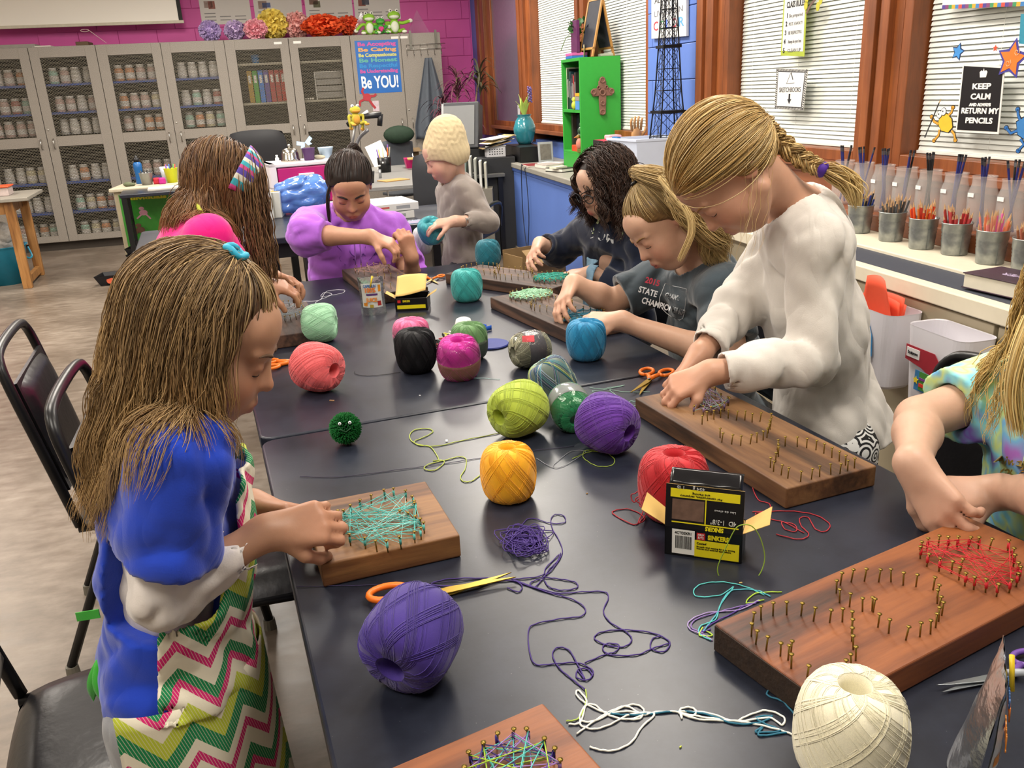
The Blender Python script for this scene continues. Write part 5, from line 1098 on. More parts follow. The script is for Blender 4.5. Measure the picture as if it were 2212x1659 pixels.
# ---- ponytail girl in slate t-shirt
hd = HD(1436, 478, 2.28, (-.72, -.26, -.64), (-.6, 0, .8))
J = dict(N=Yp(1512, 568, 2.34), SL=Yp(1560, 632, 2.20), SR=Yp(1425, 602, 2.47), P=Yp(1560, 900, 2.46), EL=Yp(1585, 778, 2.10), WL=Yp(1345, 695, 2.17), ER=Yp(1322, 652, 2.44), WR=Yp(1240, 613, 2.42))
J = sit(J, (.3, 1, 0), (-1, .2, 0), 1.0)
G6 = person('girl with wavy blonde ponytail in a slate grey printed t-shirt, seated and looking down', J, '#c29a82', 1.0, hd, 1.04, hands=[dict(W=Yp(1338, 692, 2.17), f=(-.9, .05, .03), n=(-.25, -.25, .9), s=.95, thumb=-1, curls=(.75, .9, .95, .9), tc=.4, spread=.15), dict(W=Yp(1237, 614, 2.42), f=Zp(1192, 697, .80)-Yp(1237, 614, 2.42), n=(-.8, -.35, .45), s=.95, thumb=1, curls=(.55, .55, .6, .7), tc=.5)], vox=.005, girth=1.08, lip='#a55f58')
eyes_brows(G6.t, G6.hop, G6.c, G6.R, G6.hs, '#8a6840')
garment(G6, 'slate_tshirt', cloth('#3f4a52'), e=.016, sleeves=(.72, .78), hem=.10, folds=(.008, 18), seed=5, sleeve_r=1.6, loose=.016)
trousers(G6, cloth('#27303f')); shoes(G6, pm('#555', .6))
# shirt print, following the chest
def print_on(p, ops, rows, px0, Y0, face, mat_, out=.0015, par=None):
    pass
def proj_print(p, o, d, vdir=(0, 1, 0)):
    """drop every vertex of a flat print (already placed in the world) onto the garment surface along vdir, so it hugs the cloth"""
    me = o.data; n = len(me.vertices); co = np.empty(n*3, np.float32); me.vertices.foreach_get('co', co); co = co.reshape(-1, 3)
    M_ = np.array(o.matrix_basis); P0 = co@M_[:3, :3].T+M_[:3, 3]; vd = np.asarray(nrm(vdir), f4); ts = np.linspace(-.16, .16, 81).astype(f4)
    Q = (P0[:, None]+ts[None, :, None]*vd).astype(f4); D = comb(p.gops, Q)
    ins = D < .0012; k = np.where(ins.any(1), ins.argmax(1), 40); P1 = P0+(ts[k])[:, None]*vd; o.location = (0, 0, 0); o.rotation_euler = (0, 0, 0)
    pl = np.array(p.t.location); me.vertices.foreach_set('co', (P1-pl).astype(np.float32).ravel()); me.update()
def shirt_text(p, body, h, mat_, px, py, Y, right, upv, width=None, bold=0, name='print'):
    r = nrm(right); u = nrm(np.asarray(upv)-r*np.dot(upv, r)); R_ = np.c_[r, u, np.cross(r, u)]
    o = text(body, h, mat_, None, Yp(px, py, Y), R_, width=width, bold=bold, name=name, depth=.0)
    bpy.context.view_layer.update(); o.parent = p.t; proj_print(p, o, 0, ray(px, py)); return o
WP = pm('#c9cdd0', .8, var=0); RT = (.9, -.25, -.28); UPV = (.1, 0, 1)
shirt_text(G6, '2015', .016, pm('#b03a4c', .8), 1408, 614, 2.2, RT, UPV, .038, .0008)
shirt_text(G6, 'STATE', .017, WP, 1398, 636, 2.2, RT, UPV, .05, .0006); shirt_text(G6, 'CHAMPIONSHIP', .017, WP, 1432, 668, 2.2, RT, UPV, .12, .0006)
shirt_text(G6, 'GRAND', .013, WP, 1452, 645, 2.2, RT, UPV, .042, .0012)
st = [(1437, 612), (1478, 622), (1483, 630), (1476, 690), (1450, 684), (1424, 655), (1437, 612)]
ou = MB().tube(catmull([Yp(x, y, 2.2) for x, y in st], 3), .0007, 4); o_ = ob('print_outline', ou, WP, None); o_.data.transform(Matrix.Identity(4)); bpy.context.view_layer.update(); o_.parent = G6.t; proj_print(G6, o_, 0, ray(1450, 650))
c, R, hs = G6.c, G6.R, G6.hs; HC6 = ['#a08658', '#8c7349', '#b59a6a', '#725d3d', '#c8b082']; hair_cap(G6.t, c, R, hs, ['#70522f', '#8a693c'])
tie = nrm(V(.12, -.05, 1.0)); tt = on_scalp(tie, c, R, hs, .016)
Pp = pulled(1500, c, R, hs, tie, tail=([tt, tt+V(.005, -.01, .022), Yp(1440, 395, 2.20), Yp(1490, 440, 2.18), Yp(1530, 500, 2.20), Yp(1565, 560, 2.25)], [.010, .016, .034, .045, .050, .040]), m=12, lift=.006, wav=.020, tailm=26); hair(G6.t, Pp, .0010, HC6, '#d2b478')
x, y, d = basis(R@tie); ob('hair_elastic', MB().tube([tt-R@tie*.004+.013*(x*math.cos(a)+y*math.sin(a)) for a in np.linspace(0, 2*PI, 18)], .0042, 7), pm('#0c0c0e', .6), G6.t, world=True, smooth=True)
lk = np.array(catmull([Yp(1425, 385, 2.14), Yp(1480, 450, 2.11), Yp(1492, 500, 2.11), Yp(1468, 560, 2.12)], 6)); hair(G6.t, lk[None]+NR.normal(0, .004, (60, 1, 3)), .0011, ['#d9c08a', '#cbb07a'])
# ---- dark haired girl with glasses
hd = HD(1308, 396, 3.02, (-.82, -.42, -.40))
J = dict(N=Yp(1330, 468, 3.10), SR=Yp(1268, 500, 3.22), SL=Yp(1392, 520, 3.00), P=Yp(1340, 690, 3.15), ER=Yp(1205, 545, 3.28), WR=Yp(1167, 527, 3.20), EL=Yp(1385, 640, 2.95), WL=Yp(1280, 590, 3.02))
J = sit(J, (.45, .9, 0), (-1, -.1, 0), 1.0)
G5 = person('girl with wavy dark hair and glasses in a navy sweatshirt and blue patterned apron', J, '#c29c86', .98, hd, 1.0, hands=[dict(W=Yp(1165, 528, 3.19), f=Zp(1128, 588, .80)-Yp(1165, 528, 3.19), n=(-.75, -.3, .5), s=.95, thumb=1, curls=(.5, .6, .8, 1.0), tc=.5), dict(W=Yp(1275, 588, 3.03), f=(-1, .1, -.1), n=(0, -.1, 1), s=.95, thumb=-1, curls=(.2, .2, .25, .3), tc=.2)], vox=.0058)
eyes_brows(G5.t, G5.hop, G5.c, G5.R, G5.hs, '#2a1a14', brow_w=1.3)
garment(G5, 'navy_sweatshirt', cloth('#141c30'), e=.020, sleeves=(1.8, 1.8), hem=.10, folds=(.009, 18), seed=15, loose=.01, vox=.0065)
apron(G5, pm('#6b8aa0', .85, var=.5, vs=38, bump=.2), .27, -.02, .10, e=.022); trousers(G5, cloth('#2a3040')); shoes(G5, pm('#333', .6))
shirt_text(G5, 'ZUM', .03, WP, 1300, 520, 3.0, (.9, -.4, -.2), (0, 0, 1), .09, .001)
for a_, b_ in (((1295, 470), (1277, 505)), ((1352, 490), (1340, 520))): o_ = ob('apron_strap', MB().grid(lambda u, v: Yp(a_[0]+(b_[0]-a_[0])*v+6*(u-.5), a_[1]+(b_[1]-a_[1])*v, 2.95), 2, 8), pm('#b5c49a', .8), None); bpy.context.view_layer.update(); o_.parent = G5.t; proj_print(G5, o_, 0, ray(1310, 500))
c, R, hs = G5.c, G5.R, G5.hs; H = lambda x, y, z: c+R@(hs*V(x, y, z)); MFR = pm('#20262b', .3)
for sg in (-1, 1):
    ob('glasses_rim', MB().tube([H(sg*.032+.021*math.cos(a), .104-.008*abs(math.cos(a))*(1 if math.cos(a)*sg > 0 else 0), -.002+.0165*math.sin(a)) for a in np.linspace(0, 2*PI, 26)], .0018, 6), MFR, G5.t, world=True, smooth=True)
    ob('glasses_temple', MB().tube([H(sg*.053, .098, .004), H(sg*.072, .06, .004), H(sg*.080, -.005, .002)], .0018, 6), MFR, G5.t, world=True, smooth=True)
ob('glasses_bridge', MB().tube([H(-.011, .107, .0), H(0, .110, .003), H(.011, .107, .0)], .0018, 6), MFR, G5.t, world=True, smooth=True)
HC5 = ['#2c1d17', '#3a271e', '#48342a', '#231712']; hair_cap(G5.t, c, R, hs, ['#2a1c16']); coll = [(G5.J['N'], G5.J['N']-G5.up*.25, .085, .10), (G5.J['SL'], G5.J['SR'], .07, .07), (c+R@V(0, -.02, -.06), G5.J['N'], .05, .055)]
fl = lambda d: np.stack([np.sign(d[:, 0]-.05)*1.3, -.8+0*d[:, 1], .1+0*d[:, 2]], 1); coll.append((c+R@V(-.01, .075, -.03), c+R@V(.01, .075, -.05), .062, .06))
P2 = falling(1300, c, R, hs, None, fl, nrm((.05, .0, -1)), L=.25, coll=coll, wav=.009, wfreq=30, lift=.026, clump=60, sel=lambda d: d[:, 1] < .62); hair(G5.t, P2, .0014, HC5)
ob('bracelet', MB().tube([Yp(1168, 528, 3.23)+V(.0, .027*math.cos(a), .027*math.sin(a)) for a in np.linspace(0, 2*PI, 18)], .0035, 6), pm('#5a3a78', .5), G5.t, world=True, smooth=True)
# ---- girl in the purple hoodie
hd = HD(756, 402, 3.42, (.14, -.83, -.56))
J = dict(N=Yp(756, 466, 3.52), SR=Yp(672, 492, 3.50), SL=Yp(842, 500, 3.55), P=Yp(765, 690, 3.62), ER=Yp(668, 508, 3.25), WR=Yp(800, 512, 3.16), EL=Yp(893, 615, 3.42), WL=Yp(888, 556, 3.30))
J = sit(J, (-1, 0, 0), (0, -1, 0), 1.0, kl=.34)
G3 = person('dark haired girl in a bright purple hoodie, seated at the end of the table', J, '#b4866c', 1.02, hd, 1.08, hands=[dict(W=Yp(803, 512, 3.16), f=(.9, -.2, -.35), n=(.35, -.3, .85), s=.98, thumb=1, curls=(.8, .9, 1.0, 1.1), tc=.6), dict(W=Yp(888, 552, 3.30), f=(-.2, -.15, 1), n=(.5, -.8, 0), s=.95, thumb=-1, curls=(1.3, 1.35, 1.35, 1.35), tc=.9)], vox=.0055, girth=1.05)
eyes_brows(G3.t, G3.hop, G3.c, G3.R, G3.hs, '#1c1210', brow_w=1.4)
garment(G3, 'purple_hoodie', cloth('#a660cc'), e=.028, sleeves=(1.15, 1.3), hem=.10, folds=(.010, 17), seed=25, loose=.02, vox=.0065, sleeve_r=1.1, ex=[('u', .02, cone(J['N']+V(-.05, .05, -.01), J['N']+V(.05, .05, -.01), .045, .045)), ('u', .015, cone(J['N']+V(-.06, -.02, -.02), J['N']+V(-.02, -.075, -.05), .022, .018)), ('u', .015, cone(J['N']+V(.06, -.02, -.02), J['N']+V(.03, -.075, -.05), .022, .018))])
ML = pm('#5a2a86', .7)
for pts in ([(728, 532), (738, 526), (757, 523), (756, 545), (770, 560), (752, 575), (733, 560), (742, 548), (728, 532)], [(790, 528), (800, 532), (815, 538), (808, 552), (796, 562), (780, 558), (788, 545), (790, 528)], [(757, 556), (775, 548), (795, 556), (775, 566), (757, 556)]):
    o_ = ob('chest_logo', MB().tube(catmull([Yp(x, y, 3.4) for x, y in pts], 3), .0022, 5), ML, None); bpy.context.view_layer.update(); o_.parent = G3.t; proj_print(G3, o_, 0, ray(765, 550))
for dx in (-4, 8): ob('drawstring', MB().tube(catmull([Yp(765+dx, 492, 3.395), Yp(770+dx, 530, 3.39), Yp(772+dx, 572, 3.40)], 3), .0028, 6), cloth('#9455ba'), G3.t, world=True, smooth=True)
trousers(G3, cloth('#23242c')); shoes(G3, pm('#333', .6))
c, R, hs = G3.c, G3.R, G3.hs; HC3 = ['#261a16', '#33231d', '#1c1311', '#3d2c24']; hair_cap(G3.t, c, R, hs, ['#221713'], infl=.008)
tie = nrm(V(-.15, -.75, .65)); tt = on_scalp(tie, c, R, hs, .016); Pp = pulled(1000, c, R, hs, tie, tail=([tt, tt+V(.012, .03, .0), tt+V(.03, .05, -.06), tt+V(.03, .05, -.16)], [.012, .020, .024, .012]), m=12, lift=.006, puff=.004); hair(G3.t, Pp, .0015, HC3)
hb = [on_scalp(nrm(V(math.sin(a), -.30, math.cos(a)))[None], c, R, hs, np.array([.010]))[0] for a in np.linspace(-.2, 1.6, 16)]; ob('headband', MB().tube(hb, .0042, 6), pm('#1a1414', .4), G3.t, world=True, smooth=True)
lk = np.array(catmull([Yp(716, 390, 3.36), Yp(707, 430, 3.34), Yp(712, 480, 3.33)], 6)); hair(G3.t, lk[None]+NR.normal(0, .0035, (50, 1, 3)), .0012, HC3)
# ---- child in a knit hat
hd = HD(962, 336, 3.80, (-.86, -.22, -.42))
J = dict(N=Yp(985, 392, 3.84), SL=Yp(1012, 418, 3.72), SR=Yp(972, 412, 3.98), P=Yp(1005, 560, 3.86), EL=Yp(1050, 478, 3.66), WL=Yp(984, 478, 3.58), ER=Yp(985, 485, 4.02), WR=Yp(925, 520, 3.92), foot=(-1, 0))
J = stand(J, (0, 1, 0), None, .9)
G4 = person('child in cream knitted hat and grey sweater holding up a turquoise thread ball', J, '#c8a08c', .86, hd, .92, hands=[dict(W=Yp(980, 478, 3.58), f=(-1, -.05, -.1), n=(-.1, -.35, .9), s=.86, thumb=-1, curls=(.45, .55, .6, .5), tc=.3, spread=.2), dict(W=Yp(925, 520, 3.92), f=(-1, -.1, -.1), n=(0, .3, 1), s=.86, thumb=1, curls=(.6, .7, .7, .7))], vox=.0058)
eyes_brows(G4.t, G4.hop, G4.c, G4.R, G4.hs, '#8a6a4a')
garment(G4, 'grey_sweater', cloth('#857c76'), e=.015, sleeves=(1.85, 1.85), hem=.16, folds=(.009, 20), seed=31, loose=.014, vox=.0065); trousers(G4, cloth('#23252b')); shoes(G4, pm('#444', .6))
c, R, hs = G4.c, G4.R, G4.hs; H = lambda x, y, z: c+R@(hs*V(x, y, z))
def knit(p):
    q = (p-c.astype(f4))@R.astype(f4); a = np.arctan2(q[..., 0], q[..., 1]+.01); return (-.0016*np.abs(np.sin(a*14))-.0009*np.sin(q[..., 2]*230+np.sin(a*11)*2)*(q[..., 2] > .03)).astype(f4)
def hcut(p): q = (p-c.astype(f4))@R.astype(f4)/hs; return (np.interp(q[..., 1], [-.1, -.02, .03, .1], [-.078, -.062, -.005, .030]).astype(f4)-q[..., 2])
ho = [('u', 0, ell(H(0, -.016, .030), (.090*hs, .108*hs, .095*hs), R)), ('u', .03, ell(H(0, -.055, .085), (.080*hs, .085*hs, .082*hs), R)), ('u', .01, ell(H(0, -.014, -.005), (.089*hs, .107*hs, .08*hs), R)), ('d', 0, knit), ('d', 0, smooth_noise(2, 40, .004)), ('i', .006, hcut)]
v, f = sdf_mesh(ho, c-.2, c+.22, .0042); _np_ob('knit_hat', v, f, pm('#c9b894', .95, var=.12, vs=90, bump=.4, bs=300, bd=.002), G4.t)
ball('turquoise thread ball held up in the hand of the child in knit hat', 931, 498, 56, '#3fa3ac', axis=(-.35, -.35, .85), k=0, hh=.95, zc=.868)
ball('white thread cone held low beside the turquoise ball by the knit hat child', 913, 520, 46, '#d6dad8', axis=(.1, -.2, .97), k=1, hh=1.2, zc=.80)
# ---- girl in the hot pink t-shirt
hd = HD(478, 402, 2.48, (.80, .22, -.56))
J = dict(N=Yp(430, 488, 2.42), SR=Yp(450, 525, 2.30), SL=Yp(420, 500, 2.56), P=Yp(385, 745, 2.42), ER=Yp(505, 600, 2.36), WR=Yp(560, 610, 2.45), EL=Yp(500, 560, 2.62), WL=Yp(575, 590, 2.62), foot=(1, .3))
J = stand(J, (.1, -1, 0), None, 1.0)
G2 = person('girl in a hot pink t-shirt with long brown hair over her face and striped headband', J, '#ae8064', 1.0, hd, 1.04, hands=[dict(W=Yp(562, 612, 2.45), f=(1, .25, -.30), n=(0, -.3, 1), s=.92, thumb=1, curls=(.6, .7, .8, .9), tc=.5), dict(W=Yp(578, 592, 2.62), f=(1, -.1, -.3), n=(0, .3, 1), s=.92, thumb=-1, curls=(.6, .7, .8, .9), tc=.5)], vox=.0055)
eyes_brows(G2.t, G2.hop, G2.c, G2.R, G2.hs, '#4a3020')
garment(G2, 'pink_tshirt', cloth('#e2147f'), e=.017, sleeves=(.85, .85), hem=.16, folds=(.009, 17), seed=44, loose=.016, sleeve_r=1.4, vox=.0065)
trousers(G2, cloth('#1c1d22')); shoes(G2, pm('#333', .6)); apron(G2, MCHEV, .34, -.34, .13, e=.03)
ob('neck_strap', MB().tube(catmull([Yp(425, 440, 2.36), Yp(440, 465, 2.32), Yp(480, 500, 2.33), Yp(515, 530, 2.38)], 4), .006, 6), pm('#a9ad3c', .8), G2.t, world=True, smooth=True)
c, R, hs = G2.c, G2.R, G2.hs; HC2 = ['#573e2e', '#6b4c38', '#856446', '#443123', '#9c7a54']; hair_cap(G2.t, c, R, hs, ['#4a3020'])
coll = [(G2.J['N'], G2.J['N']-G2.up*.3, .085, .10), (G2.J['SR'], G2.J['ER'], .065, .06), (G2.J['SL'], G2.J['SR'], .068, .068), (c+R@V(0, -.02, -.06), G2.J['N'], .05, .055)]
fl = lambda d: np.stack([np.sign(d[:, 0])*1.2, -.25+0*d[:, 1], -.45+0*d[:, 2]], 1)
P2 = falling(1500, c, R, hs, None, fl, nrm((-.12, 0, -1)), L=.205, coll=coll, wav=.003, wfreq=18, lift=.018, clump=80, sel=lambda d: d[:, 1] < .5); hair(G2.t, P2, .0011, HC2, '#96683e')
P3 = falling(360, c, R, hs, None, lambda d: np.stack([.9*np.sign(d[:, 0])*1, .4+0*d[:, 1], -.5+0*d[:, 2]], 1), nrm((.03, -.05, -1)), L=.34, wav=.004, lift=.028, clump=14, sel=lambda d: (d[:, 1] > .25) & (d[:, 0] > 0)); hair(G2.t, P3, .0016, HC2)
hbm = MB()
def hbf(u, v): a = -1.75+3.5*u; return on_scalp(nrm(V(math.sin(a), .52+.36*(v-.5)*1.6, max(-.2, math.cos(a))*.86))[None], c, R, hs, np.array([.025]))[0]
hbd = MB().grid(hbf, 30, 8)
m, t, b = newmat('striped_band'); co = t.coord('Object'); sx = t.new('ShaderNodeSeparateXYZ'); t.link(co, sx.inputs[0]); fr = t.math('FRACT', t.math('MULTIPLY', t.math('ADD', sx.outputs[1], t.math('MULTIPLY', sx.outputs[2], .8)), 16.)); rp = t.n.new('ShaderNodeValToRGB'); t.link(fr, rp.inputs[0]); rp.color_ramp.interpolation = 'CONSTANT'; e_ = rp.color_ramp.elements
for k, (p_, cc) in enumerate([(0, '#3aa8b8'), (.25, '#d8d8c8'), (.5, '#5a4aa8'), (.6, '#d8d8c8'), (.8, '#c84a8a')]):
    if k >= len(e_): e_.new(.5)
    e_[k].position = p_; e_[k].color = lin(cc)
t.link(rp.outputs[0], b.inputs['Base Color']); b.inputs['Roughness'].default_value = .8
ob('headband', hbd, m, G2.t, world=True, smooth=True, solid=.003)
# ---- girl in tie-dye at the right edge
hd = HD(2390, 640, 1.24, (-.72, .12, -.60))
J = dict(N=Yp(2330, 790, 1.28), SL=Yp(2330, 850, 1.12), SR=Yp(2180, 835, 1.42), P=Yp(2260, 1240, 1.30), EL=Yp(2330, 1080, 1.02), WL=Yp(2160, 1062, 1.20), ER=Yp(1985, 905, 1.36), WR=Yp(1975, 1002, 1.17))
J = sit(J, (.2, 1, 0), (-1, .1, 0), 1.0, kl=.30)
G8 = person('girl in a pastel tie-dye t-shirt cut off by the right edge, hands pinching thread', J, '#c09a84', .98, hd, 1.0, hands=[dict(W=Yp(2150, 1062, 1.20), f=(-1, -.05, -.02), n=(-.1, -.5, .85), s=.95, thumb=-1, curls=(.9, .95, 1.0, 1.0), tc=.6), dict(W=Yp(1976, 1008, 1.165), f=Zp(2048, 1116, .80)-Yp(1976, 1008, 1.165), n=(-.8, -.45, .3), s=1.0, thumb=1, curls=(.55, .6, .7, .85), tc=.5)], vox=.0045, girth=1.12)
eyes_brows(G8.t, G8.hop, G8.c, G8.R, G8.hs, '#8a6840')
m, t, b = newmat('tie_dye'); co = t.coord('Object'); n1 = t.noise(7, 3, co, .6); t.link(t.ramp(n1, [(.30, '#52b4cf'), (.38, '#7a5cbc'), (.46, '#7fcbdc'), (.52, '#c3d988'), (.58, '#6fb4e0'), (.68, '#a86cc8')]), b.inputs['Base Color']); b.inputs['Roughness'].default_value = .85; MTD = m
garment(G8, 'tie_dye_tshirt', MTD, e=.016, sleeves=(.72, .66), hem=.14, folds=(.007, 20), seed=52, sleeve_r=1.5, loose=.012)
trousers(G8, cloth('#2a3040')); shoes(G8, pm('#444', .6))
GD = pm('#b9a24a', .4, .5)
for k, s__ in enumerate(('Always', 'you can', 'In which')): shirt_text(G8, s__, .014, GD, 2188+6*k, 1005+22*k, 1.15, (.95, -.2, -.15), (0, 0, 1), .055, .0004)
c, R, hs = G8.c, G8.R, G8.hs; HC8 = ['#cfb26f', '#bd9d5c', '#dcc58a']; hair_cap(G8.t, c, R, hs, ['#a3824a'])
coll = [(G8.J['N'], G8.J['N']-G8.up*.3, .08, .10), (G8.J['SL'], G8.J['SR'], .065, .065)]
P2 = falling(700, c, R, hs, None, lambda d: np.stack([np.sign(d[:, 0])*1.1, -.2+0*d[:, 1], -.4+0*d[:, 2]], 1), nrm((-.05, 0, -1)), L=.30, coll=coll, wav=.003, lift=.018, clump=40); hair(G8.t, P2, .0009, HC8)
lk = np.array(catmull([Yp(2235, 690, 1.14), Yp(2205, 770, 1.12), Yp(2190, 850, 1.11), Yp(2200, 930, 1.10)], 6)); hair(G8.t, lk[None]+NR.normal(0, .007, (120, 1, 3)), .0010, HC8)
# ================================================================ chairs
def vinyl(): return pm('#131317', .32, var=.2, vs=9, bump=.35, bs=26, bd=.004, spec=.5)
MCH = pm('#101013', .35, var=.15, vs=15, spec=.5); MVIN = vinyl()
def stack_chair(label, x, y, ang, grp=None):
    t_ = thing('stacking_chair', label, 'chair', (x, y, 0), ang)
    def pad(cx, L, W, th, R, o, n=14, pw=.45):
        def top(u, v):
            a, b_ = 2*u-1, 2*v-1; e = (1-abs(a)**6)*(1-abs(b_)**6); r_ = .93; return V(a*L/2*(1-.06*b_*b_), b_*W/2*(1-.05*a*a), th*max(0, e)**pw)@R.T+o
        def bot(u, v): p = top(1-u, v); a, b_ = 2*(1-u)-1, 2*v-1; return V(a*L/2*(1-.06*b_*b_), b_*W/2*(1-.05*a*a), 0)@R.T+o
        return MB().grid(top, n, n).grid(bot, n, n)
    ob('seat', pad(0, .42, .42, .055, np.eye(3), V(.0, 0, .405)), MVIN, t_, smooth=True)
    BR = Ry(-PI/2-.20)                                         # leaning back
    o = V(-.235, 0, .66); ob('backrest', pad(0, .30, .37, .022, Ry(PI/2-.20), o), MVIN, t_, smooth=True); ob('backrest_shell', MB().box(o, (.30, .37, .01), Ry(PI/2-.20)), MCH, t_)
    def bp(z, w_): q = (z-.42)*math.tan(.20); return V(-.195-q, w_, z)
    hoop = [bp(.42, -.205), bp(.6, -.205), bp(.80, -.205), bp(.865, -.185), bp(.885, -.13), bp(.89, 0), bp(.885, .13), bp(.865, .185), bp(.80, .205), bp(.6, .205), bp(.42, .205)]
    ob('back_frame', MB().tube(catmull(hoop, 4), .0125, 8), MCH, t_, smooth=True)
    ob('seat_frame', MB().tube([(.18, -.2, .40), (.18, .2, .40)], .011, 8).tube([(.18, -.2, .40), (-.2, -.2, .41)], .011, 8).tube([(.18, .2, .40), (-.2, .2, .41)], .011, 8), MCH, t_, smooth=True)
    for s in (-1, 1):
        for a, b_ in (((.17, s*.2, .40), (.22, s*.21, .03)), ((-.12, s*.2, .41), (-.29, s*.215, .03))):
            l = ob('leg', MB().cyl(a, b_, .0125, n=10), MCH, t_, smooth=True); ob('foot_cap', MB().cyl(b_, V(b_[0], b_[1], .0), .016, .018, n=12), pm('#6a665c', .6), l)
    return t_
stack_chair('black stacking chair standing farthest left, paint chipped on its hoop', -1.0, 2.22, YT)
stack_chair('black stacking chair right behind the girl in blue, between two others', -.65, 1.78, YT-.05)
stack_chair('black stacking chair in the lower left corner, padded seat towards camera', -.66, 1.20, YT+.10)
stack_chair('black stacking chair of the tie-dye girl, backrest in front of white bins', .66, 1.34, YT+PI)
stack_chair('black stacking chair under the hoodie girl at the table end', *Tb(.62, 3.78, 0)[:2], YT-PI/2)
stack_chair('black stacking chair under the slate t-shirt girl', *Tb(1.28, 1.98, 0)[:2], YT+PI-.1)
stack_chair('black stacking chair under the girl with glasses', *Tb(1.32, 2.62, 0)[:2], YT+PI)
bs = thing('step_bench', 'low black bench between the work table and the black table behind', 'bench', Tb(-.12, 3.98, 0), YT); ob('seat', MB().bb((-.3, -.16, .42), (.35, .16, .47)), MVIN, bs, bev=.02, bseg=3)
for sx in (-.25, .3):
    for sy in (-.13, .13): ob('leg', MB().cyl((sx, sy, 0), (sx, sy, .42), .014, n=8), MCH, bs)
# ================================================================ cabinets along the back wall
m, t, b = newmat('grey_laminate'); co = t.coord('Object'); t.link(t.ramp(t.noise(160, 3, co), [(.35, '#7f786f'), (.65, '#968f86')]), b.inputs['Base Color']); b.inputs['Roughness'].default_value = .5; MCAB = m
MCIN = pm('#4a4540', .8); MWIRE = pm('#6b6558', .5, .3); MSTL = pm('#b9b7b0', .3, 1); MBSH = pm('#35519e', .45)
EX = [-3.16, -2.53, -1.9, -1.275, -.645, .01, .655, 1.2, 1.64]; CT = 2.035; CD = .62
def wire():
    W_, H_ = .43, .76; mb = MB(); z = 0; k = 0; pt = .0125; px = .030
    while z < H_:
        mb.add([(0, 0, z), (W_, 0, z), (W_, 0, z+.0042), (0, 0, z+.0042)], [(0, 1, 2, 3)]); x = (px/2 if k % 2 else 0)
        while x < W_: mb.add([(x, 0, z), (x+.0042, 0, z), (x+.0042, 0, z+pt), (x, 0, z+pt)], [(0, 1, 2, 3)]); x += px
        z += pt; k += 1
    me = mkmesh('wire_mesh', mb.v, mb.f, False); me.materials.append(MWIRE); return me
WIRE = wire()
def cabinet(label, e0, e1, em, meshdoor=True, shelves=MBSH):
    t_ = thing('storage_cabinet', label, 'cabinet', Rm(e0, CABY, 0), YR); W_ = e1-e0
    bx = MB().bb((0, .02, .09), (.02, CD, CT)).bb((W_-.02, .02, .09), (W_, CD, CT)).bb((0, CD-.02, .09), (W_, CD, CT)).bb((0, .02, CT-.02), (W_, CD, CT)).bb((0, .02, .09), (W_, CD, .11)).bb((em-e0-.01, .03, .1), (em-e0+.01, CD, CT))
    ob('carcass', bx, MCAB, t_); ob('toe_kick', MB().bb((0, .06, 0), (W_, CD, .09)), pm('#3a332c', .7), t_); ob('lining', MB().bb((.02, CD-.03, .11), (W_-.02, CD-.02, CT-.02)), MCIN, t_)
    if meshdoor:
        for z in ((.40, .71, 1.13, 1.405, 1.68) if shelves is MBSH else (.5, 1.13, 1.40, 1.80)):
            for a, b_ in ((.02, em-e0-.01), (em-e0+.01, W_-.02)): ob('shelf', MB().bb((a, .05, z-.022), (b_, CD-.03, z)), shelves, t_)
    for k, (a, b_) in enumerate(((0, em-e0), (em-e0, W_))):
        w_ = b_-a; d = None; m1, m2 = (.10, .09) if k == 0 else (.09, .10); x0, x1 = a+.003+m1, b_-.003-m2; fz = [(.115, .30, 'x')]
        mb = MB()
        if meshdoor:
            mb.bb((a+.003, 0, .095), (x0, .02, CT-.004)).bb((x1, 0, .095), (b_-.003, .02, CT-.004))
            for z0, z1 in ((.095, .16), (1.07, 1.17), (1.93, CT-.004)): mb.bb((x0, 0, z0), (x1, .02, z1))
        else: mb.bb((a+.003, 0, .095), (b_-.003, .02, CT-.004))
        d = ob('door', mb, MCAB, t_, bev=.0015, bseg=1)
        if meshdoor:
            for z, h in ((1.17, .76), (.16, .91)): o = ob('wire_mesh', WIRE, None, d, loc=(x0, .012, z)); o.scale = ((x1-x0)/.43, 1, h/.76); o['kind'] = 'stuff'
        hx = b_-.06 if k == 0 else a+.06
        ob('handle', MB().tube([(hx, 0, 1.15), (hx, -.028, 1.145), (hx, -.028, 1.055), (hx, 0, 1.05)], .005, 7), MSTL, d, smooth=True)
        if k == 1: ob('lock', MB().lathe([(0, 0), (.009, 0), (.009, .004), (0, .005)], 12, Rx(PI/2), V(a+.03, 0, 1.24)), MSTL, d)
    return t_
CAB = [cabinet('grey cabinet with wire mesh doors at the far left, jars inside', EX[0], EX[2], EX[1]), cabinet('second grey mesh-door cabinet from the left, filled with jars', EX[2], EX[4], EX[3]), cabinet('third grey mesh-door cabinet, with coloured binders and a wire rack', EX[4], EX[6], EX[5], shelves=pm('#a59f8c', .6)), cabinet('tall solid grey cabinet with a blue motto poster on its door', EX[6], EX[8], EX[7], False)]
for x, z in ((-.13, 1.985), (.09, 1.985), (1.17, 1.99), (1.24, 1.99)):
    pass
jm = MB().lathe([(.040, 0), (.044, .006), (.044, .085), (.040, .105), (.034, .112)], 14); JM = mkmesh('glass', jm.v, jm.f); JM.materials.append(pm('#ccc'))
lm = MB().lathe([(.036, .111), (.037, .135), (.034, .138), (0, .138)], 14); LM = mkmesh('lid', lm.v, lm.f); LM.materials.append(pm('#cfcac2', .4))
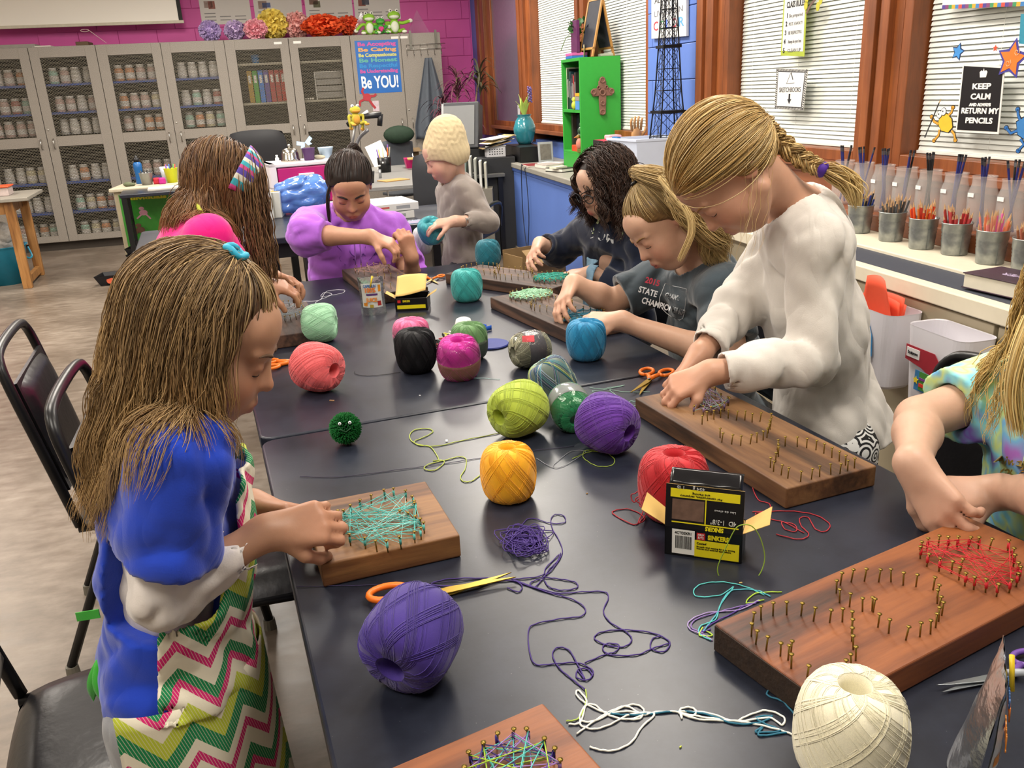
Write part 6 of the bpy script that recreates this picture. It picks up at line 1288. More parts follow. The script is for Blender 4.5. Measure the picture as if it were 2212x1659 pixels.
lb = MB().lathe_open([(.0446, .022), (.0446, .07)], 14); LB = mkmesh('paper_label', lb.v, lb.f); LB.materials.append(pm('#d8d2ca', .6))
JC = {'pale pink': '#c2a49a', 'dusty rose': '#a3655c', 'peach': '#c98a62', 'white': '#c6c2ba', 'mint': '#9cc0ae', 'grey': '#8f8a84', 'cream': '#cdc2a0'}
DOORN = ['first', 'second', 'third', 'fourth']; SHN = {1.68: 'top shelf', 1.405: 'second shelf', 1.18: 'third shelf', .71: 'fourth shelf', .40: 'fifth shelf', .115: 'bottom shelf'}
jr = random.Random(3); proto = None
for di in range(4):
    a, b_ = EX[di]+.09, EX[di+1]-.07
    for z in (1.68, 1.405, 1.18, .71, .40, .115):
        n = 4; x = a+.06
        if di == 3 and z < .8: continue
        tone = jr.choice(['pale pink', 'pale pink', 'white', 'cream']) if di < 3 else ('white' if z > 1.3 else 'mint')
        for k in range(5):
            if x > b_-.03: break
            c_ = tone if jr.random() < .62 else jr.choice(list(JC)); sc_ = 1.15 if z < 1.7 else 1.0
            p = Rm(x, CABY+.14+jr.uniform(0, .05), z); lab = '%s jar on the %s behind the %s mesh door from left' % (c_, SHN[z], DOORN[di]); gr = 'jars in the mesh cabinets'
            r = thing('storage_jar', lab, 'jar', p, 0, gr); r.scale = (1.05, 1.05, sc_)
            ob('glass', JM, pm(JC[c_], .35, var=.1), r); ob('lid', LM, None, r); ob('paper_label', LB, None, r); x += .108
def simple(name, label, cat, mb, mat, loc, rz=0, group=None, smooth=False, bev=0, R=None): return tag(ob(name, mb, mat, None, smooth, loc=loc, rz=rz, bev=bev, R=R), label, cat, group)
for k, (c_, nm) in enumerate((('#a8862e', 'mustard'), ('#4e9b3a', 'green'), ('#3e78c4', 'blue'), ('#5a4890', 'purple'), ('#a83c3c', 'dark red'), ('#b8453c', 'bright red'), ('#c23a30', 'scarlet'))):
    bnd = thing('ring_binder', '%s binder standing in the cabinet with the beige shelves' % nm, 'binder', Rm(-.47+.058*k, CABY+.16, 1.40), YR, 'coloured binders behind mesh'); ob('cover', MB().bb((0, 0, 0), (.05, .25, .33)), pm(c_, .5), bnd, bev=.003); ob('spine_label', MB().bb((.012, -.001, .2), (.038, 0, .28)), pm('#d9d5cb', .5), bnd)
sb = thing('spray_bottle', 'clear white spray bottle standing beside the red binders', 'bottle', Rm(-.04, CABY+.15, 1.40)); ob('bottle', MB().lathe([(.04, 0), (.042, .12), (.02, .18), (.015, .2)], 16), pm('#c9cccc', .3), sb, smooth=True); ob('nozzle', MB().bb((-.02, -.01, .2), (.02, .01, .235)), pm('#e8e8e6', .4), sb)
simple('blue_tub', 'small blue tub on the upper beige shelf', 'tub', MB().lathe([(.035, 0), (.045, .08), (.048, .085), (.04, .085), (.032, .01), (0, .01)], 18), pm('#2f77b8', .4), Rm(-.36, CABY+.2, 1.80), smooth=True)
wr = thing('drawer_rack', 'white wire drawer rack inside the cabinet', 'rack', Rm(.24, CABY+.14, 1.40), YR); ob('frame', MB().bb((0, 0, 0), (.012, .3, .29)).bb((.29, 0, 0), (.302, .3, .29)).bb((0, 0, .28), (.302, .3, .29)), pm('#c9c6be', .5), wr)
for k in range(4): ob('drawer', MB().bb((.014, -.002, .012+k*.068), (.288, .28, .070+k*.068)), pm('#8f8c86', .5), wr, bev=.003)
for k in range(4): simple('white_bead', 'white knob of four in a row on the cabinet shelf', 'bead', MB().ell((0, 0, .012), (.012, .012, .012), n=10, m=8), pm('#e2ddd0', .4), Rm(.12+.026*k, CABY+.14, 1.40), group='white knobs on the cabinet shelf', smooth=True)
# white plastic name strips on the doors
for k, (x, z, nm) in enumerate(((-.10, 1.985, 'left of the third cabinet gap'), (.10, 1.985, 'right of the third cabinet gap'), (1.14, 1.995, 'left above the motto poster'), (1.24, 1.995, 'right above the motto poster'))): simple('door_label', 'small white label strip on grey doors, %s' % nm, 'label', MB().bb((-.04, -.0015, -.012), (.04, 0, .012)), pm('#e6e4de', .4), Rm(x, CABY-.0006, z), YR)
# ---------------------------------------------------------------- over and on the cabinets
AB = lambda px, py, y=None: Rm(*BW(px, py, CABY+.1 if y is None else y))
RBK = Rz(YR)@np.c_[V(1, 0, 0), V(0, 0, 1), V(0, -1, 0)]
ps = thing('projection_screen', 'white pull-down projection screen over the left cabinets', 'screen', Rm(-2.0, FAR-.30, 0), YR); q0 = BW(398, 50, FAR-.30); zb = q0[2]
ob('screen_cloth', MB().bb((-2.6, -.002, zb+.03), (q0[0]+2.0-.05, .002, CEIL-.1)), pm('#fcf8ee', .6, var=0), ps); ob('bottom_bar', MB().bb((-2.6, -.012, zb), (q0[0]+2.0, .012, zb+.03)), pm('#cfc8b4', .5), ps, bev=.004); ob('black_border', MB().bb((q0[0]+2.0-.05, -.003, zb+.03), (q0[0]+2.0-.01, .003, CEIL-.1)), pm('#15150f', .6), ps); ob('case', MB().bb((-2.6, -.06, CEIL-.12), (q0[0]+2.05, .06, CEIL-.002)), pm('#ddd', .5), ps, bev=.01)
q = BW(183, 66, FAR-.32); q1 = BW(230, 93, FAR-.33)
ob('pull_cord', MB().tube(catmull([V(q[0]+.04*math.cos(a)+2.0, q[1]-FAR+.30, q[2]+.012*math.sin(a)) for a in np.linspace(0, 6.5, 12)]+[V(q1[0]+2.0, -.03, q1[2])], 3), .003, 5), pm('#e2c9c4', .6), ps, smooth=True)
for k, (a, b_, yb) in enumerate(((437, 545, 54), (553, 656, 50), (663, 764, 47), (768, 866, 44))):
    p0, p1 = BW(a, yb, FAR-.016), BW(b_, yb-4, FAR-.016); W_ = p1[0]-p0[0]; t_ = thing('art_poster', ['art history poster, leftmost of four above the pompoms', 'art poster second from left, above the yellow pompom', 'art poster third from left, above the orange pompom', 'art poster with a colour wheel, above the stuffed frogs'][k], 'poster', Rm(p0[0], FAR-.014, p0[2]), R=RBK)
    ob('sheet', MB().bb((0, 0, -.001), (W_, .8, 0)), pm('#dcd8d0', .5, var=.02), t_)
    rr = random.Random(k)
    for i in range(6):
        x = .05+(W_-.14)*((i*.37) % 1); y = .16+.13*(i % 3)+rr.uniform(-.02, .02); ob('printed_picture', MB().bb((x, y, 0), (x+rr.uniform(.06, .1), y+rr.uniform(.05, .09), .001)), pm(rr.choice(['#7a5a4a', '#4a4a58', '#9a8478', '#5a6a9a', '#8a4a3a', '#6a6a4a']), .5, var=.5, vs=40), t_)
    for i in range(7): ob('text_block', MB().bb((.04+(i % 3)*W_*.3, .04+.035*(i//3), 0), (.04+(i % 3)*W_*.3+W_*.22, .05+.035*(i//3), .0006)), pm('#8f8d8a', .6), t_)
    if k == 3:
        for i, c_ in enumerate(['#d23', '#e72', '#eb2', '#5a3', '#27a', '#53a']): a = i*PI/3; ob('wheel_segment', MB().prism([(.13+r*math.cos(a+s*PI/3), .42+r*math.sin(a+s*PI/3)) for r, s in ((.05, 0), (.05, .5), (.05, 1), (.033, 1), (.033, .5), (.033, 0))], 0, .001), pm(c_, .5), t_)
def pompom(label, px, py, wpx, hpx, c_, y):
    p = BW(px, py, y); r = wpx*np.dot(Rm(*p)-V(0, 0, CAMH), fw)/FPX/2; rz_ = r*hpx/wpx; z0 = CT+rz_
    t_ = thing('paper_pompom', label, 'pompom', Rm(p[0], y, CT)); mb = MB()
    for i in range(420):
        d = nrm(NR.normal(0, 1, 3)); x_, y_, _ = basis(d, NR.normal(0, 1, 3)); q = NR.uniform(.80, 1.03); w_ = .26; S = V(r, r, rz_)
        mb.add([(d*.45)*S, (d*q+x_*w_*.6+y_*.1*NR.normal())*S, (d*q*1.06+y_*.12)*S, (d*q-x_*w_*.6+y_*.1*NR.normal())*S], [(0, 1, 2, 3)])
    mb.ell((0, 0, 0), (r*.7, r*.7, rz_*.7)); v = np.array(mb.v); v[:, 2] = np.maximum(v[:, 2], -rz_+.002); ob('petals', (v, mb.f), pm(c_, .8, var=.25, vs=18), t_, loc=(0, 0, rz_))
for a in (('pale violet paper pompom, leftmost on the cabinets', 453, 66, 46, 44, '#c0aadb', CABY+.25), ('second violet paper pompom, beside the pink one', 507, 63, 46, 42, '#cbb4dc', CABY+.25), ('soft pink paper pompom between violet and yellow ones', 552, 62, 50, 42, '#f6b0bc', CABY+.15), ('large yellow paper pompom on the cabinets', 588, 50, 66, 62, '#f0d96a', CABY+.30), ('pink and peach paper pompom behind the orange one', 640, 48, 54, 56, '#f4bab4', CABY+.33), ('largest orange paper pompom, lying on the cabinet edge', 698, 55, 92, 46, '#f0602e', CABY+.17), ('orange paper pompom half hidden behind stuffed frogs', 752, 48, 52, 44, '#ea5c32', CABY+.35)): pompom(*a)
def plush(label, loc, rz, s, body, belly, arms, sit_=True, heart=False):
    t_ = thing('stuffed_frog', label, 'stuffed toy', loc, rz); B_ = pm(body, .9, var=.12, bump=.3); W_ = pm(belly, .9)
    ob('body', MB().ell((0, 0, .06*s), (.045*s, .04*s, .06*s)), B_, t_, smooth=True); ob('belly', MB().ell((0, -.018*s, .058*s), (.034*s, .028*s, .046*s)), W_, t_, smooth=True); ob('head', MB().ell((0, -.005*s, .142*s), (.052*s, .042*s, .036*s)), B_, t_, smooth=True); ob('muzzle', MB().ell((0, -.022*s, .133*s), (.042*s, .03*s, .018*s)), W_, t_, smooth=True)
    for q in (-1, 1):
        e = ob('eye', MB().ell((q*.026*s, -.012*s, .178*s), (.016*s, .016*s, .016*s)), pm('#e8e8e0', .3), t_, smooth=True); ob('pupil', MB().ell((q*.026*s, -.026*s, .178*s), (.006*s, .004*s, .006*s)), pm('#111', .3), e, smooth=True)
        a = arms[0 if q < 0 else 1]; ob('arm', MB().tube(catmull([V(q*.04, 0, .09)*s, V(q*.07, -.01, .085)*s, V(a[0], -.02, a[1])*s], 4), .013*s, 8), B_, t_, smooth=True); ob('hand', MB().ell(V(a[0], -.02, a[1])*s, (.02*s, .012*s, .016*s)), W_, t_, smooth=True)
        ob('leg', MB().tube(catmull([V(q*.03, -.02, .02)*s, V(q*.065, -.06, .03)*s, V(q*.06, -.10, .012)*s], 4), .014*s, 8), B_, t_, smooth=True); ob('foot', MB().ell(V(q*.065, -.115, .014)*s, (.022*s, .018*s, .012*s)), W_, t_, smooth=True)
    if heart: ob('heart', MB().ell((-.012*s, -.06*s, .065*s), (.02*s, .012*s, .02*s)).ell((.012*s, -.06*s, .065*s), (.02*s, .012*s, .02*s)).ell((0, -.06*s, .05*s), (.018*s, .012*s, .022*s)), pm('#cf3f86', .8), t_, smooth=True)
    return t_
def onc(px, y=CABY+.16, z=CT): p = BW(px, 66, y); return Rm(p[0], y, z)
plush('left lime and white stuffed frog sitting on the tall cabinet', onc(799), YR, 1.25, '#8fc43c', '#e6ead6', ((-.12, .04), (.06, .06))); plush('small dark green stuffed frog hugging a pink heart', onc(823, CABY+.10), YR, .95, '#3f9a3a', '#5fae4a', ((-.03, .06), (.03, .06)), heart=True); plush('right lime and white stuffed frog with outstretched arm', onc(853), YR, 1.35, '#8fc43c', '#e6ead6', ((-.05, .06), (.13, .10)))
for k, px in enumerate((782, 902)): q = AB(px, 45, CABY+.22); simple('acrylic_stand', ['clear triangular acrylic stand behind the left stuffed frog', 'clear triangular acrylic stand at the cabinet end'][k], 'stand', MB().prism([(-.13, 0), (.13, 0), (0, .25)], -.003, .003), pm('#e8dde6', .05, trans=.9, var=0, alpha=.6), (q[0], q[1], CT), R=RBK)
for k, (px, w_) in enumerate(((40, .36), (95, .18), (183, .12))): q = AB(px, 98, CABY+.2); simple('paper_stack', ['flat grey board on the far left cabinet top', 'thin white papers on the cabinet top', 'small brown carved dish on the cabinet top'][k], ['board', 'paper', 'dish'][k], MB().bb((-w_/2, -.12, 0), (w_/2, .12, (.035, .015, .04)[k])), pm(['#8f8a82', '#d8d4c8', '#5a4632'][k], .7), (q[0], q[1], CT), YR, bev=.006)
# motto poster
def doorpt(px, py): return BW(px, py, CABY)
p0, p1 = doorpt(777, 203), doorpt(855, 85); mp = thing('motto_poster', 'blue poster with coloured mottoes ending in large white lettering', 'poster', Rm(p0[0], CABY-.001, p0[2]), R=RBK); W_, H_ = p1[0]-p0[0]+.02, p1[2]-p0[2]
ob('sheet', MB().bb((0, 0, 0), (W_, H_, .0012)), pm('#2466b4', .35, var=.03), mp); tz = .0016
for k, (s_, c_, hh) in enumerate((('Be Accepting', '#c8509a', .040), ('Be Caring', '#d9a05a', .038), ('Be Compassionate', '#c9c96a', .036), ('Be Honest', '#5aa89a', .042), ('Be Respectful', '#2a86c8', .040), ('Be Understanding', '#c0509a', .038))): text(s_, hh, pm(c_, .5), mp, (W_/2, H_-.055-k*.055, tz), None, width=W_*.88, bold=.002)
text('Be YOU!', .13, pm('#eef0f0', .4), mp, (W_/2, .055, tz), None, width=W_*.86, bold=.004)
def cutout(label, name, cat, polys, base, Rmat, eyes=()):
    t_ = thing(name, label, cat, base, R=Rmat)
    for k, (nm, pts, c_, z) in enumerate(polys): ob(nm, MB().prism(pts, z, z+.0012), pm(c_, .45, var=.08), t_)
    return t_
def limb(pts, w_, M=1):
    P = [np.array(p, float) for p in pts]; L, Rr = [], []
    for i, p in enumerate(P):
        d = P[min(i+1, len(P)-1)]-P[max(i-1, 0)]; d = d/np.linalg.norm(d); n = np.array([-d[1], d[0]])*w_; L.append(tuple(p+n)); Rr.append(tuple(p-n))
    return Rr+L[::-1]
def disc(cx, cy, rx, ry=None, n=14): ry = ry or rx; return [(cx+rx*math.cos(2*PI*k/n), cy+ry*math.sin(2*PI*k/n)) for k in range(n)]
q = doorpt(793, 210); s = .08
rf = thing('frog_magnet', 'red frog magnet under the motto poster', 'magnet', Rm(q[0], CABY-.002, q[2]), R=RBK)
ob('body', MB().prism(disc(0, 0, .045, .04), 0, .006), pm('#b0303a', .5), rf)
for pts in ([(-.03, .02), (-.05, .06), (-.03, .10)], [(.03, .01), (.08, .01), (.10, .03)], [(-.03, -.02), (-.08, -.04), (-.09, -.09)], [(.02, -.03), (.05, -.08), (.08, -.12)]): ob('leg', MB().prism(limb(pts, .012), 0, .005), pm('#a82c36', .5), rf)
q = doorpt(812, 229); fc = simple('flag_card', 'small red white and blue card on the tall cabinet', 'card', MB().bb((-.035, -.055, 0), (.035, .055, .001)), pm('#c9b8c0', .5, var=.4, vs=25), Rm(q[0], CABY-.0012, q[2]), R=RBK)
hk = thing('hook_rack', 'over-door wire hook rack on the tall cabinet side', 'hook rack', Rm(*BW(915, 95, CABY-.02)), YR); W_ = .19
mb = MB(); 
for z in (0, -.05): mb.tube([(-W_, 0, z), (W_+.05, 0, z)], .003, 6)
for k in range(6): x = -W_+k*W_*.4; mb.tube([(x, 0, .0), (x, 0, -.10), (x, -.03, -.115), (x, -.03, -.085)], .003, 6)
ob('wire_frame', mb, MSTL, hk, smooth=True)
for x in (-.14, .14): ob('strap', MB().bb((x-.012, .0, -.05), (x+.012, .01, .14)), pm('#6a6860', .4, .6), hk)
q = BW(925, 125, CABY-.05); ap = thing('hanging_apron', 'grey blue apron hanging from the hook rack', 'apron', Rm(q[0], q[1], q[2]), YR)
ob('cloth', MB().grid(lambda u, v: V((u-.5)*(.08+.34*min(1, v*1.2)), -.02+.035*math.sin(u*14)*(.3+v)-.02*v, -.85*v), 40, 20), pm('#596069', .85, var=.1), ap, smooth=True, solid=.004)
# ================================================================ things at the back: desks
def boxdesk(label, x0, x1, y0, y1, z, top, leg, rz=YR, name='desk'):
    t_ = thing(name, label, 'desk', Rm((x0+x1)/2, (y0+y1)/2, 0), YR); W_, D_ = (x1-x0)/2, (y1-y0)/2
    ob('desktop', MB().bb((-W_, -D_, z-.03), (W_, D_, z)), top, t_, bev=.004)
    for sx in (-1, 1):
        for sy in (-1, 1): ob('leg', MB().box((sx*(W_-.04), sy*(D_-.04), (z-.03)/2), (.04, .04, z-.03)), leg, t_)
    return t_
boxdesk('grey topped teacher desk cluttered with papers and pens', .35, 1.22, 6.75, 8.75, .75, pm('#7c7b78', .5), MCH)
boxdesk('dark side desk in the corner carrying the monitors', 1.25, 1.70, 7.45, 8.6, .72, pm('#5a5a58', .5), MCH)
dr = thing('drawer_unit', 'translucent white plastic drawer unit with magenta drawers', 'drawer unit', Zp(665, 447, TZ)+rot2((0, .17, 0), YT), YT+.10); W_, D_, H_ = .23, .17, .285
MFRO = pm('#d9d2d6', .35, var=.03, alpha=1)
ob('case', MB().bb((-W_, -D_, H_-.025), (W_, D_, H_)).bb((-W_, -D_, 0), (-W_+.045, D_, H_)).bb((W_-.02, -D_, 0), (W_, D_, H_)).bb((-W_, -D_, .125), (W_, D_, .145)).bb((-W_, -D_, 0), (W_, D_, .02)), MFRO, dr, bev=.006)
for z in (.02, .145): d = ob('drawer', MB().bb((-W_+.05, -D_+.004, z+.004), (W_-.025, D_-.01, z+.112)), pm('#b0186a', .35, var=.1), dr, bev=.008); ob('pull', MB().bb((-.05, -D_-.01, z+.05), (.05, -D_+.006, z+.07)), MFRO, d, bev=.003)
DT = TZ+H_
def ond(dx, dy): return V(dr.location.x, dr.location.y, DT)+rot2((dx, dy, 0), YT+.10)
bl = thing('service_bell', 'shiny silver bell-shaped dish on the white drawer unit', 'dish', ond(-.06, -.03)); ob('dome', MB().lathe([(.062, 0), (.065, .006), (.058, .018), (.055, .05), (.045, .075), (.02, .085), (0, .086)], 24), pm('#c9c4b8', .18, 1), bl, smooth=True); ob('knob', MB().ell((0, 0, .098), (.010, .010, .012)), MSTL, bl, smooth=True)
pt = thing('purple_pot', 'small purple pot with a pale blue paper butterfly', 'pot', ond(.055, -.06)); ob('pot', MB().lathe([(.032, 0), (.042, .075), (.044, .078), (.036, .078), (.03, .01), (0, .01)], 20), pm('#4e2c5e', .5), pt, smooth=True)
for s_ in (-1, 1): ob('wing', MB().prism([(0, 0), (s_*.045, .03), (s_*.055, .005), (s_*.03, -.012), (s_*.04, -.03), (s_*.012, -.03)], -.001, .001, Rx(1.0)@Rz(.4), V(-.01, -.03, .115)), pm('#8fb0d2', .5), pt)
for k, (dx, dy, c_, s_) in enumerate(((.125, -.05, '#a8a28c', 1), (.13, .02, '#4a4844', .9))): simple('stone', ['pale flat stone on the drawer unit', 'dark stone behind the pale one'][k], 'stone', MB().ell((0, 0, .014), (.04*s_, .025, .014)), pm(c_, .8, var=.2), ond(dx, dy), smooth=True)
simple('pale_blue_tub', 'pale blue plastic tub on the drawer unit', 'tub', MB().lathe([(.035, 0), (.05, .065), (.052, .07), (.045, .07), (.03, .008), (0, .008)], 20), pm('#a9c0d0', .35), ond(.19, .03), smooth=True)
simple('small_white_bottle', 'tiny white bottle beside the roses', 'bottle', MB().lathe([(.012, 0), (.013, .03), (.006, .04), (.009, .05), (0, .052)], 12), pm('#e4e4da', .4), ond(-.16, -.10), smooth=True)
rs = thing('rose_pot', 'pot of white roses with dark green leaves', 'flowers', Zp(562, 425, TZ), YT); ob('pot', MB().lathe([(.05, 0), (.065, .13), (.06, .13), (.045, .01), (0, .01)], 20), pm('#7a3a2e', .6), rs, smooth=True)
mb = MB()
for i in range(170):
    d = nrm(NR.normal(0, 1, 3)+V(0, 0, .4)); p = V(0, 0, .22)+d*V(.12, .10, .11)*NR.uniform(.5, 1); x_, y_, _ = basis(nrm(NR.normal(0, 1, 3))); mb.add([p, p+x_*.014+y_*.012, p+y_*.034, p-x_*.014+y_*.012], [(0, 1, 2, 3)])
lf = ob('leaves', mb, pm('#23381f', .6, var=.3), rs); ob('stem', MB().cyl((0, 0, .05), (0, 0, .28), .006, n=6).cyl((0, 0, .1), (.05, 0, .3), .004, n=6).cyl((0, 0, .1), (-.05, 0, .3), .004, n=6), pm('#31502a', .6), rs)
for p in ((-.02, -.06, .36), (.055, -.05, .285), (-.07, -.06, .29), (.10, -.02, .25)):
    ob('rose', MB().ell(p, (.022, .022, .024)).ell((p[0], p[1]-.004, p[2]+.008), (.014, .016, .018)), pm('#e4e0c8', .7), rs, smooth=True)
# office chairs
def office(label, loc, rz, W_=.24, H_=.30, z=1.0, tone='#15161a'):
    t_ = thing('office_chair', label, 'chair', loc, rz); M_ = pm(tone, .6, var=.1)
    def bk(sg): return lambda u, v: V((2*u-1)*W_*(1-.12*abs(2*v-1)**3), sg*(.035*(1-abs(2*u-1)**4)*(1-abs(2*v-1)**4))+.04*(2*u-1)**2, z-H_/2+(2*v-1)*H_*(1-.10*abs(2*u-1)**3))
    ob('backrest', MB().grid(bk(1), 14, 14).grid(bk(-1), 14, 14), M_, t_, smooth=True); ob('seat', MB().bb((-.24, -.52, .44), (.24, -.06, .52)), M_, t_, bev=.03, bseg=3)
    ob('back_post', MB().tube([(0, .03, z-H_), (0, 0, .55), (0, -.15, .43)], .02, 8), MCH, t_, smooth=True); ob('gas_post', MB().cyl((0, -.28, .08), (0, -.28, .44), .025, n=12), MCH, t_)
    for s_ in (-1, 1): ob('armrest', MB().tube(catmull([(s_*.27, -.06, .5), (s_*.29, -.1, .66), (s_*.29, -.38, .66), (s_*.27, -.42, .5)], 4), .014, 7), MCH, t_, smooth=True)
    for k in range(5): a = k*2*PI/5+.3; ob('base_spoke', MB().tube([(0, -.28, .09), (.26*math.cos(a), -.28+.26*math.sin(a), .06)], .016, 6), MCH, t_)
    for k in range(5): a = k*2*PI/5+.3; ob('caster', MB().cyl((.26*math.cos(a)-.012, -.28+.26*math.sin(a), .027), (.26*math.cos(a)+.012, -.28+.26*math.sin(a), .027), .027, n=12), MCH, t_)
    return t_
q = Yp(558, 315, 6.3); office('black leather office chair in front of the cabinets', (q[0], q[1], 0), YR+PI, .20, .18, Yp(558, 280, 6.3)[2]-.09)
q = Yp(948, 400, 5.8); office('dark grey office chair behind the child in the knit hat', (q[0], q[1], 0), YR+2.6, .17, .21, q[2]+.105, '#2c2e33')
# document camera with plush frog
DK = .75
q = Zp(765, 405, DK); dc = thing('document_camera', 'black and silver document camera on two arms on the teacher desk', 'document camera', (q[0], q[1], DK), YR); Yc = q[1]
def rel(px, py, Y=Yc): return rot2(Yp(px, py, Y)-V(q[0], q[1], DK), -YR)
ob('base', MB().bb((-.12, -.12, 0), (.12, .12, .03)), pm('#2a2a2c', .4), dc, bev=.01); ob('arm', MB().tube([rel(752, 370), rel(762, 300), rel(768, 268)], .011, 8), pm('#9a9a98', .35, .7), dc, smooth=True); ob('arm', MB().tube(catmull([rel(772, 395), rel(768, 330), rel(775, 300), rel(795, 280)], 4), .014, 8), pm('#77777a', .4, .5), dc, smooth=True)
ob('camera_head', MB().tube([rel(750, 270), rel(780, 252), rel(824, 248)], [.018, .022, .022], 10).tube([rel(822, 246), rel(820, 272)], .020, 10), pm('#1a1a1c', .4), dc, smooth=True); ob('white_cap', MB().tube([rel(778, 252), rel(795, 240)], .012, 8), pm('#ddd', .4), dc, smooth=True)
plush('yellow green stuffed frog with orange feet draped over document camera', Yp(770, 272, Yc-.05), YR+.3, .8, '#b4a83a', '#c9923a', ((-.06, -.02), (.05, -.03)))
def D(px, py, z=DK): return Zp(px, py, z)
def pencup(label, p, r, h, c_, n, cols, lab2, grp, name='pencil_cup', up=.06, dots=False, pn='pencil', ln=.16):
    t_ = thing(name, label, 'pencil cup', p); ob('cup', MB().lathe([(r*.9, 0), (r, h), (r-.003, h), (r*.85, .004), (0, .004)], 20), c_, t_, smooth=True)
    if dots:
        for k in range(9): a = rnd.uniform(0, 6.28); z = rnd.uniform(.02, h-.02); ob('polka_dot', MB().ell((r*.98*math.cos(a), r*.98*math.sin(a), z), (.009, .009, .009), n=8, m=6), pm('#d8d8d8', .5), t_, smooth=True)
    return t_
q = D(832, 372); pencup('black cup with white polka dots holding pens and scissors', q, .062, .13, pm('#0c0c0e', .35), 0, 0, '', '', dots=True)
for k, (dx, dy, c_, nm) in enumerate(((-.03, .0, '#b89a58', 'tan wooden ruler in the dotted cup'), (.0, -.02, '#c9b890', 'pale paint brush in the dotted cup'), (.03, .01, '#5a2f80', 'purple pen in the dotted cup'), (-.045, .02, '#5a3a8a', 'violet marker at the left of the dotted cup'), (.045, -.01, '#8a8676', 'grey stick in the dotted cup'))): simple('desk_pen', nm, 'pen', MB().cyl((0, 0, .01), (dx*.7, dy, .20+.02*(k % 3)), .006, n=7), pm(c_, .5), q+V(dx*.7, dy*.7, 0), smooth=True)
scissors('orange-handled scissors standing in the dotted cup', 0, 0, 0, .17, .05, loc=q+V(.03, 0, .14), z=q[2]+.14).rotation_euler = (0, PI/2, YR)
simple('note_pad', 'white sheet of paper leaning behind the dotted cup', 'paper', MB().box((0, 0, .12), (.17, .003, .22), Ry(-.35)@Rx(-.3)), pm('#e6e3da', .6), D(815, 362)+V(0, .12, .0), YR)
simple('pink_basket', 'hot pink plastic basket on the teacher desk', 'basket', MB().lathe([(.085, 0), (.105, .085), (.108, .09), (.10, .09), (.08, .006), (0, .006)], 4, Rz(PI/4)), pm('#c2186a', .4), D(892, 362), YR)
simple('cardboard_flap', 'torn open cardboard box beside the pink basket', 'box', MB().bb((-.14, -.10, 0), (.14, -.095, .09)).bb((-.14, .095, 0), (.14, .10, .11)).bb((-.14, -.1, 0), (-.135, .1, .10)).box((.02, -.13, .10), (.26, .09, .004), Rx(.4)).bb((-.14, -.1, 0), (.14, .1, .004)), pm('#8a7455', .8, var=.1), D(868, 348)+V(.0, .22, 0), YR+.2)
simple('kraft_envelope', 'tan kraft paper lying at the desk edge', 'paper', MB().box((0, 0, .004), (.22, .16, .006)), pm('#b08a50', .75, var=.1), D(850, 390), YR+.4); simple('manila_folder', 'manila folder resting on the pink basket', 'folder', MB().box((0, 0, 0), (.20, .14, .012)), pm('#b8955a', .7), D(905, 365)+V(.0, .02, .095), YR-.1)
simple('black_cup', 'small black cup beside the document camera', 'cup', MB().lathe([(.03, 0), (.042, .09), (.04, .09), (.028, .005), (0, .005)], 18), pm('#17171a', .4), D(800, 395), smooth=True); simple('glue_stick', 'silver cylinder standing before the dotted cup', 'glue stick', MB().lathe([(.012, 0), (.012, .07), (0, .072)], 12), pm('#9a9c9e', .3, .6), D(822, 385), smooth=True)
fchair = thing('chair_with_bags', 'grey folding chair piled with a dark green bag', 'chair', Rm(.95, 9.2, 0), YR+.4)
ob('backrest', MB().grid(lambda u, v: V((u-.5)*.42, .03*math.sin(u*3), .55+.42*v-.12*(u-.5)**2), 10, 6), pm('#50545a', .5), fchair, solid=.015, smooth=True); ob('seat', MB().bb((-.2, -.36, .43), (.2, 0, .46)), pm('#50545a', .5), fchair, bev=.01)
for sx in (-1, 1): ob('leg', MB().tube([(sx*.2, .02, .85), (sx*.2, -.30, 0)], .01, 7).tube([(sx*.2, -.30, .44), (sx*.2, .05, 0)], .01, 7), MSTL, fchair)
simple('green_bag', 'dark green bag slung over the folding chair', 'bag', MB().ell((0, 0, .08), (.16, .06, .09)), pm('#1f3324', .8, var=.3), (fchair.location.x+.05, fchair.location.y, .94), YR, smooth=True)
# corner: monitors, basket, papers, vase, tray
def K(px, py, z): return Zp(px, py, z)
mon = thing('monitor', 'grey boxy monitor tilted back in the corner', 'monitor', Rm(1.42, 7.9, .92), YR-.5)
A_ = Rx(-.22); ob('housing', MB().box((0, 0, .2), (.34, .05, .40), A_).box((.02, .10, .21), (.26, .16, .34), A_), pm('#3e4044', .5), mon, bev=.008); ob('screen', MB().box((-.01, -.030, .205), (.29, .004, .34), A_), pm('#6d6f70', .35, var=.05), mon); ob('bezel', MB().box((-.165, -.028, .2), (.02, .008, .39), A_), pm('#a4a6a8', .4), mon)
simple('monitor_stand', 'black box crate under the grey monitor', 'box', MB().bb((-.16, -.16, 0), (.2, .16, .20)), pm('#1c1c1e', .6), Rm(1.44, 7.92, .72), YR)
wb = thing('white_basket', 'white perforated plastic basket on the dark side desk', 'basket', K(1070, 340, .80)-V(0, 0, .0), YR-.1); wb.location.z = .86; q = Yp(1070, 338, wb.location.y-.6); wb.location = q
W_, H_ = .085, .095; ob('basket_shell', MB().bb((-W_, -.07, 0), (W_, -.066, H_)).bb((-W_, .066, 0), (W_, .07, H_)).bb((-W_, -.07, 0), (-W_+.004, .07, H_)).bb((W_-.004, -.07, 0), (W_, .07, H_)).bb((-W_, -.07, 0), (W_, .07, .004)).bb((-W_-.006, -.076, H_-.008), (W_+.006, -.066, H_)), pm('#c4c4c8', .4), wb, bev=.002)
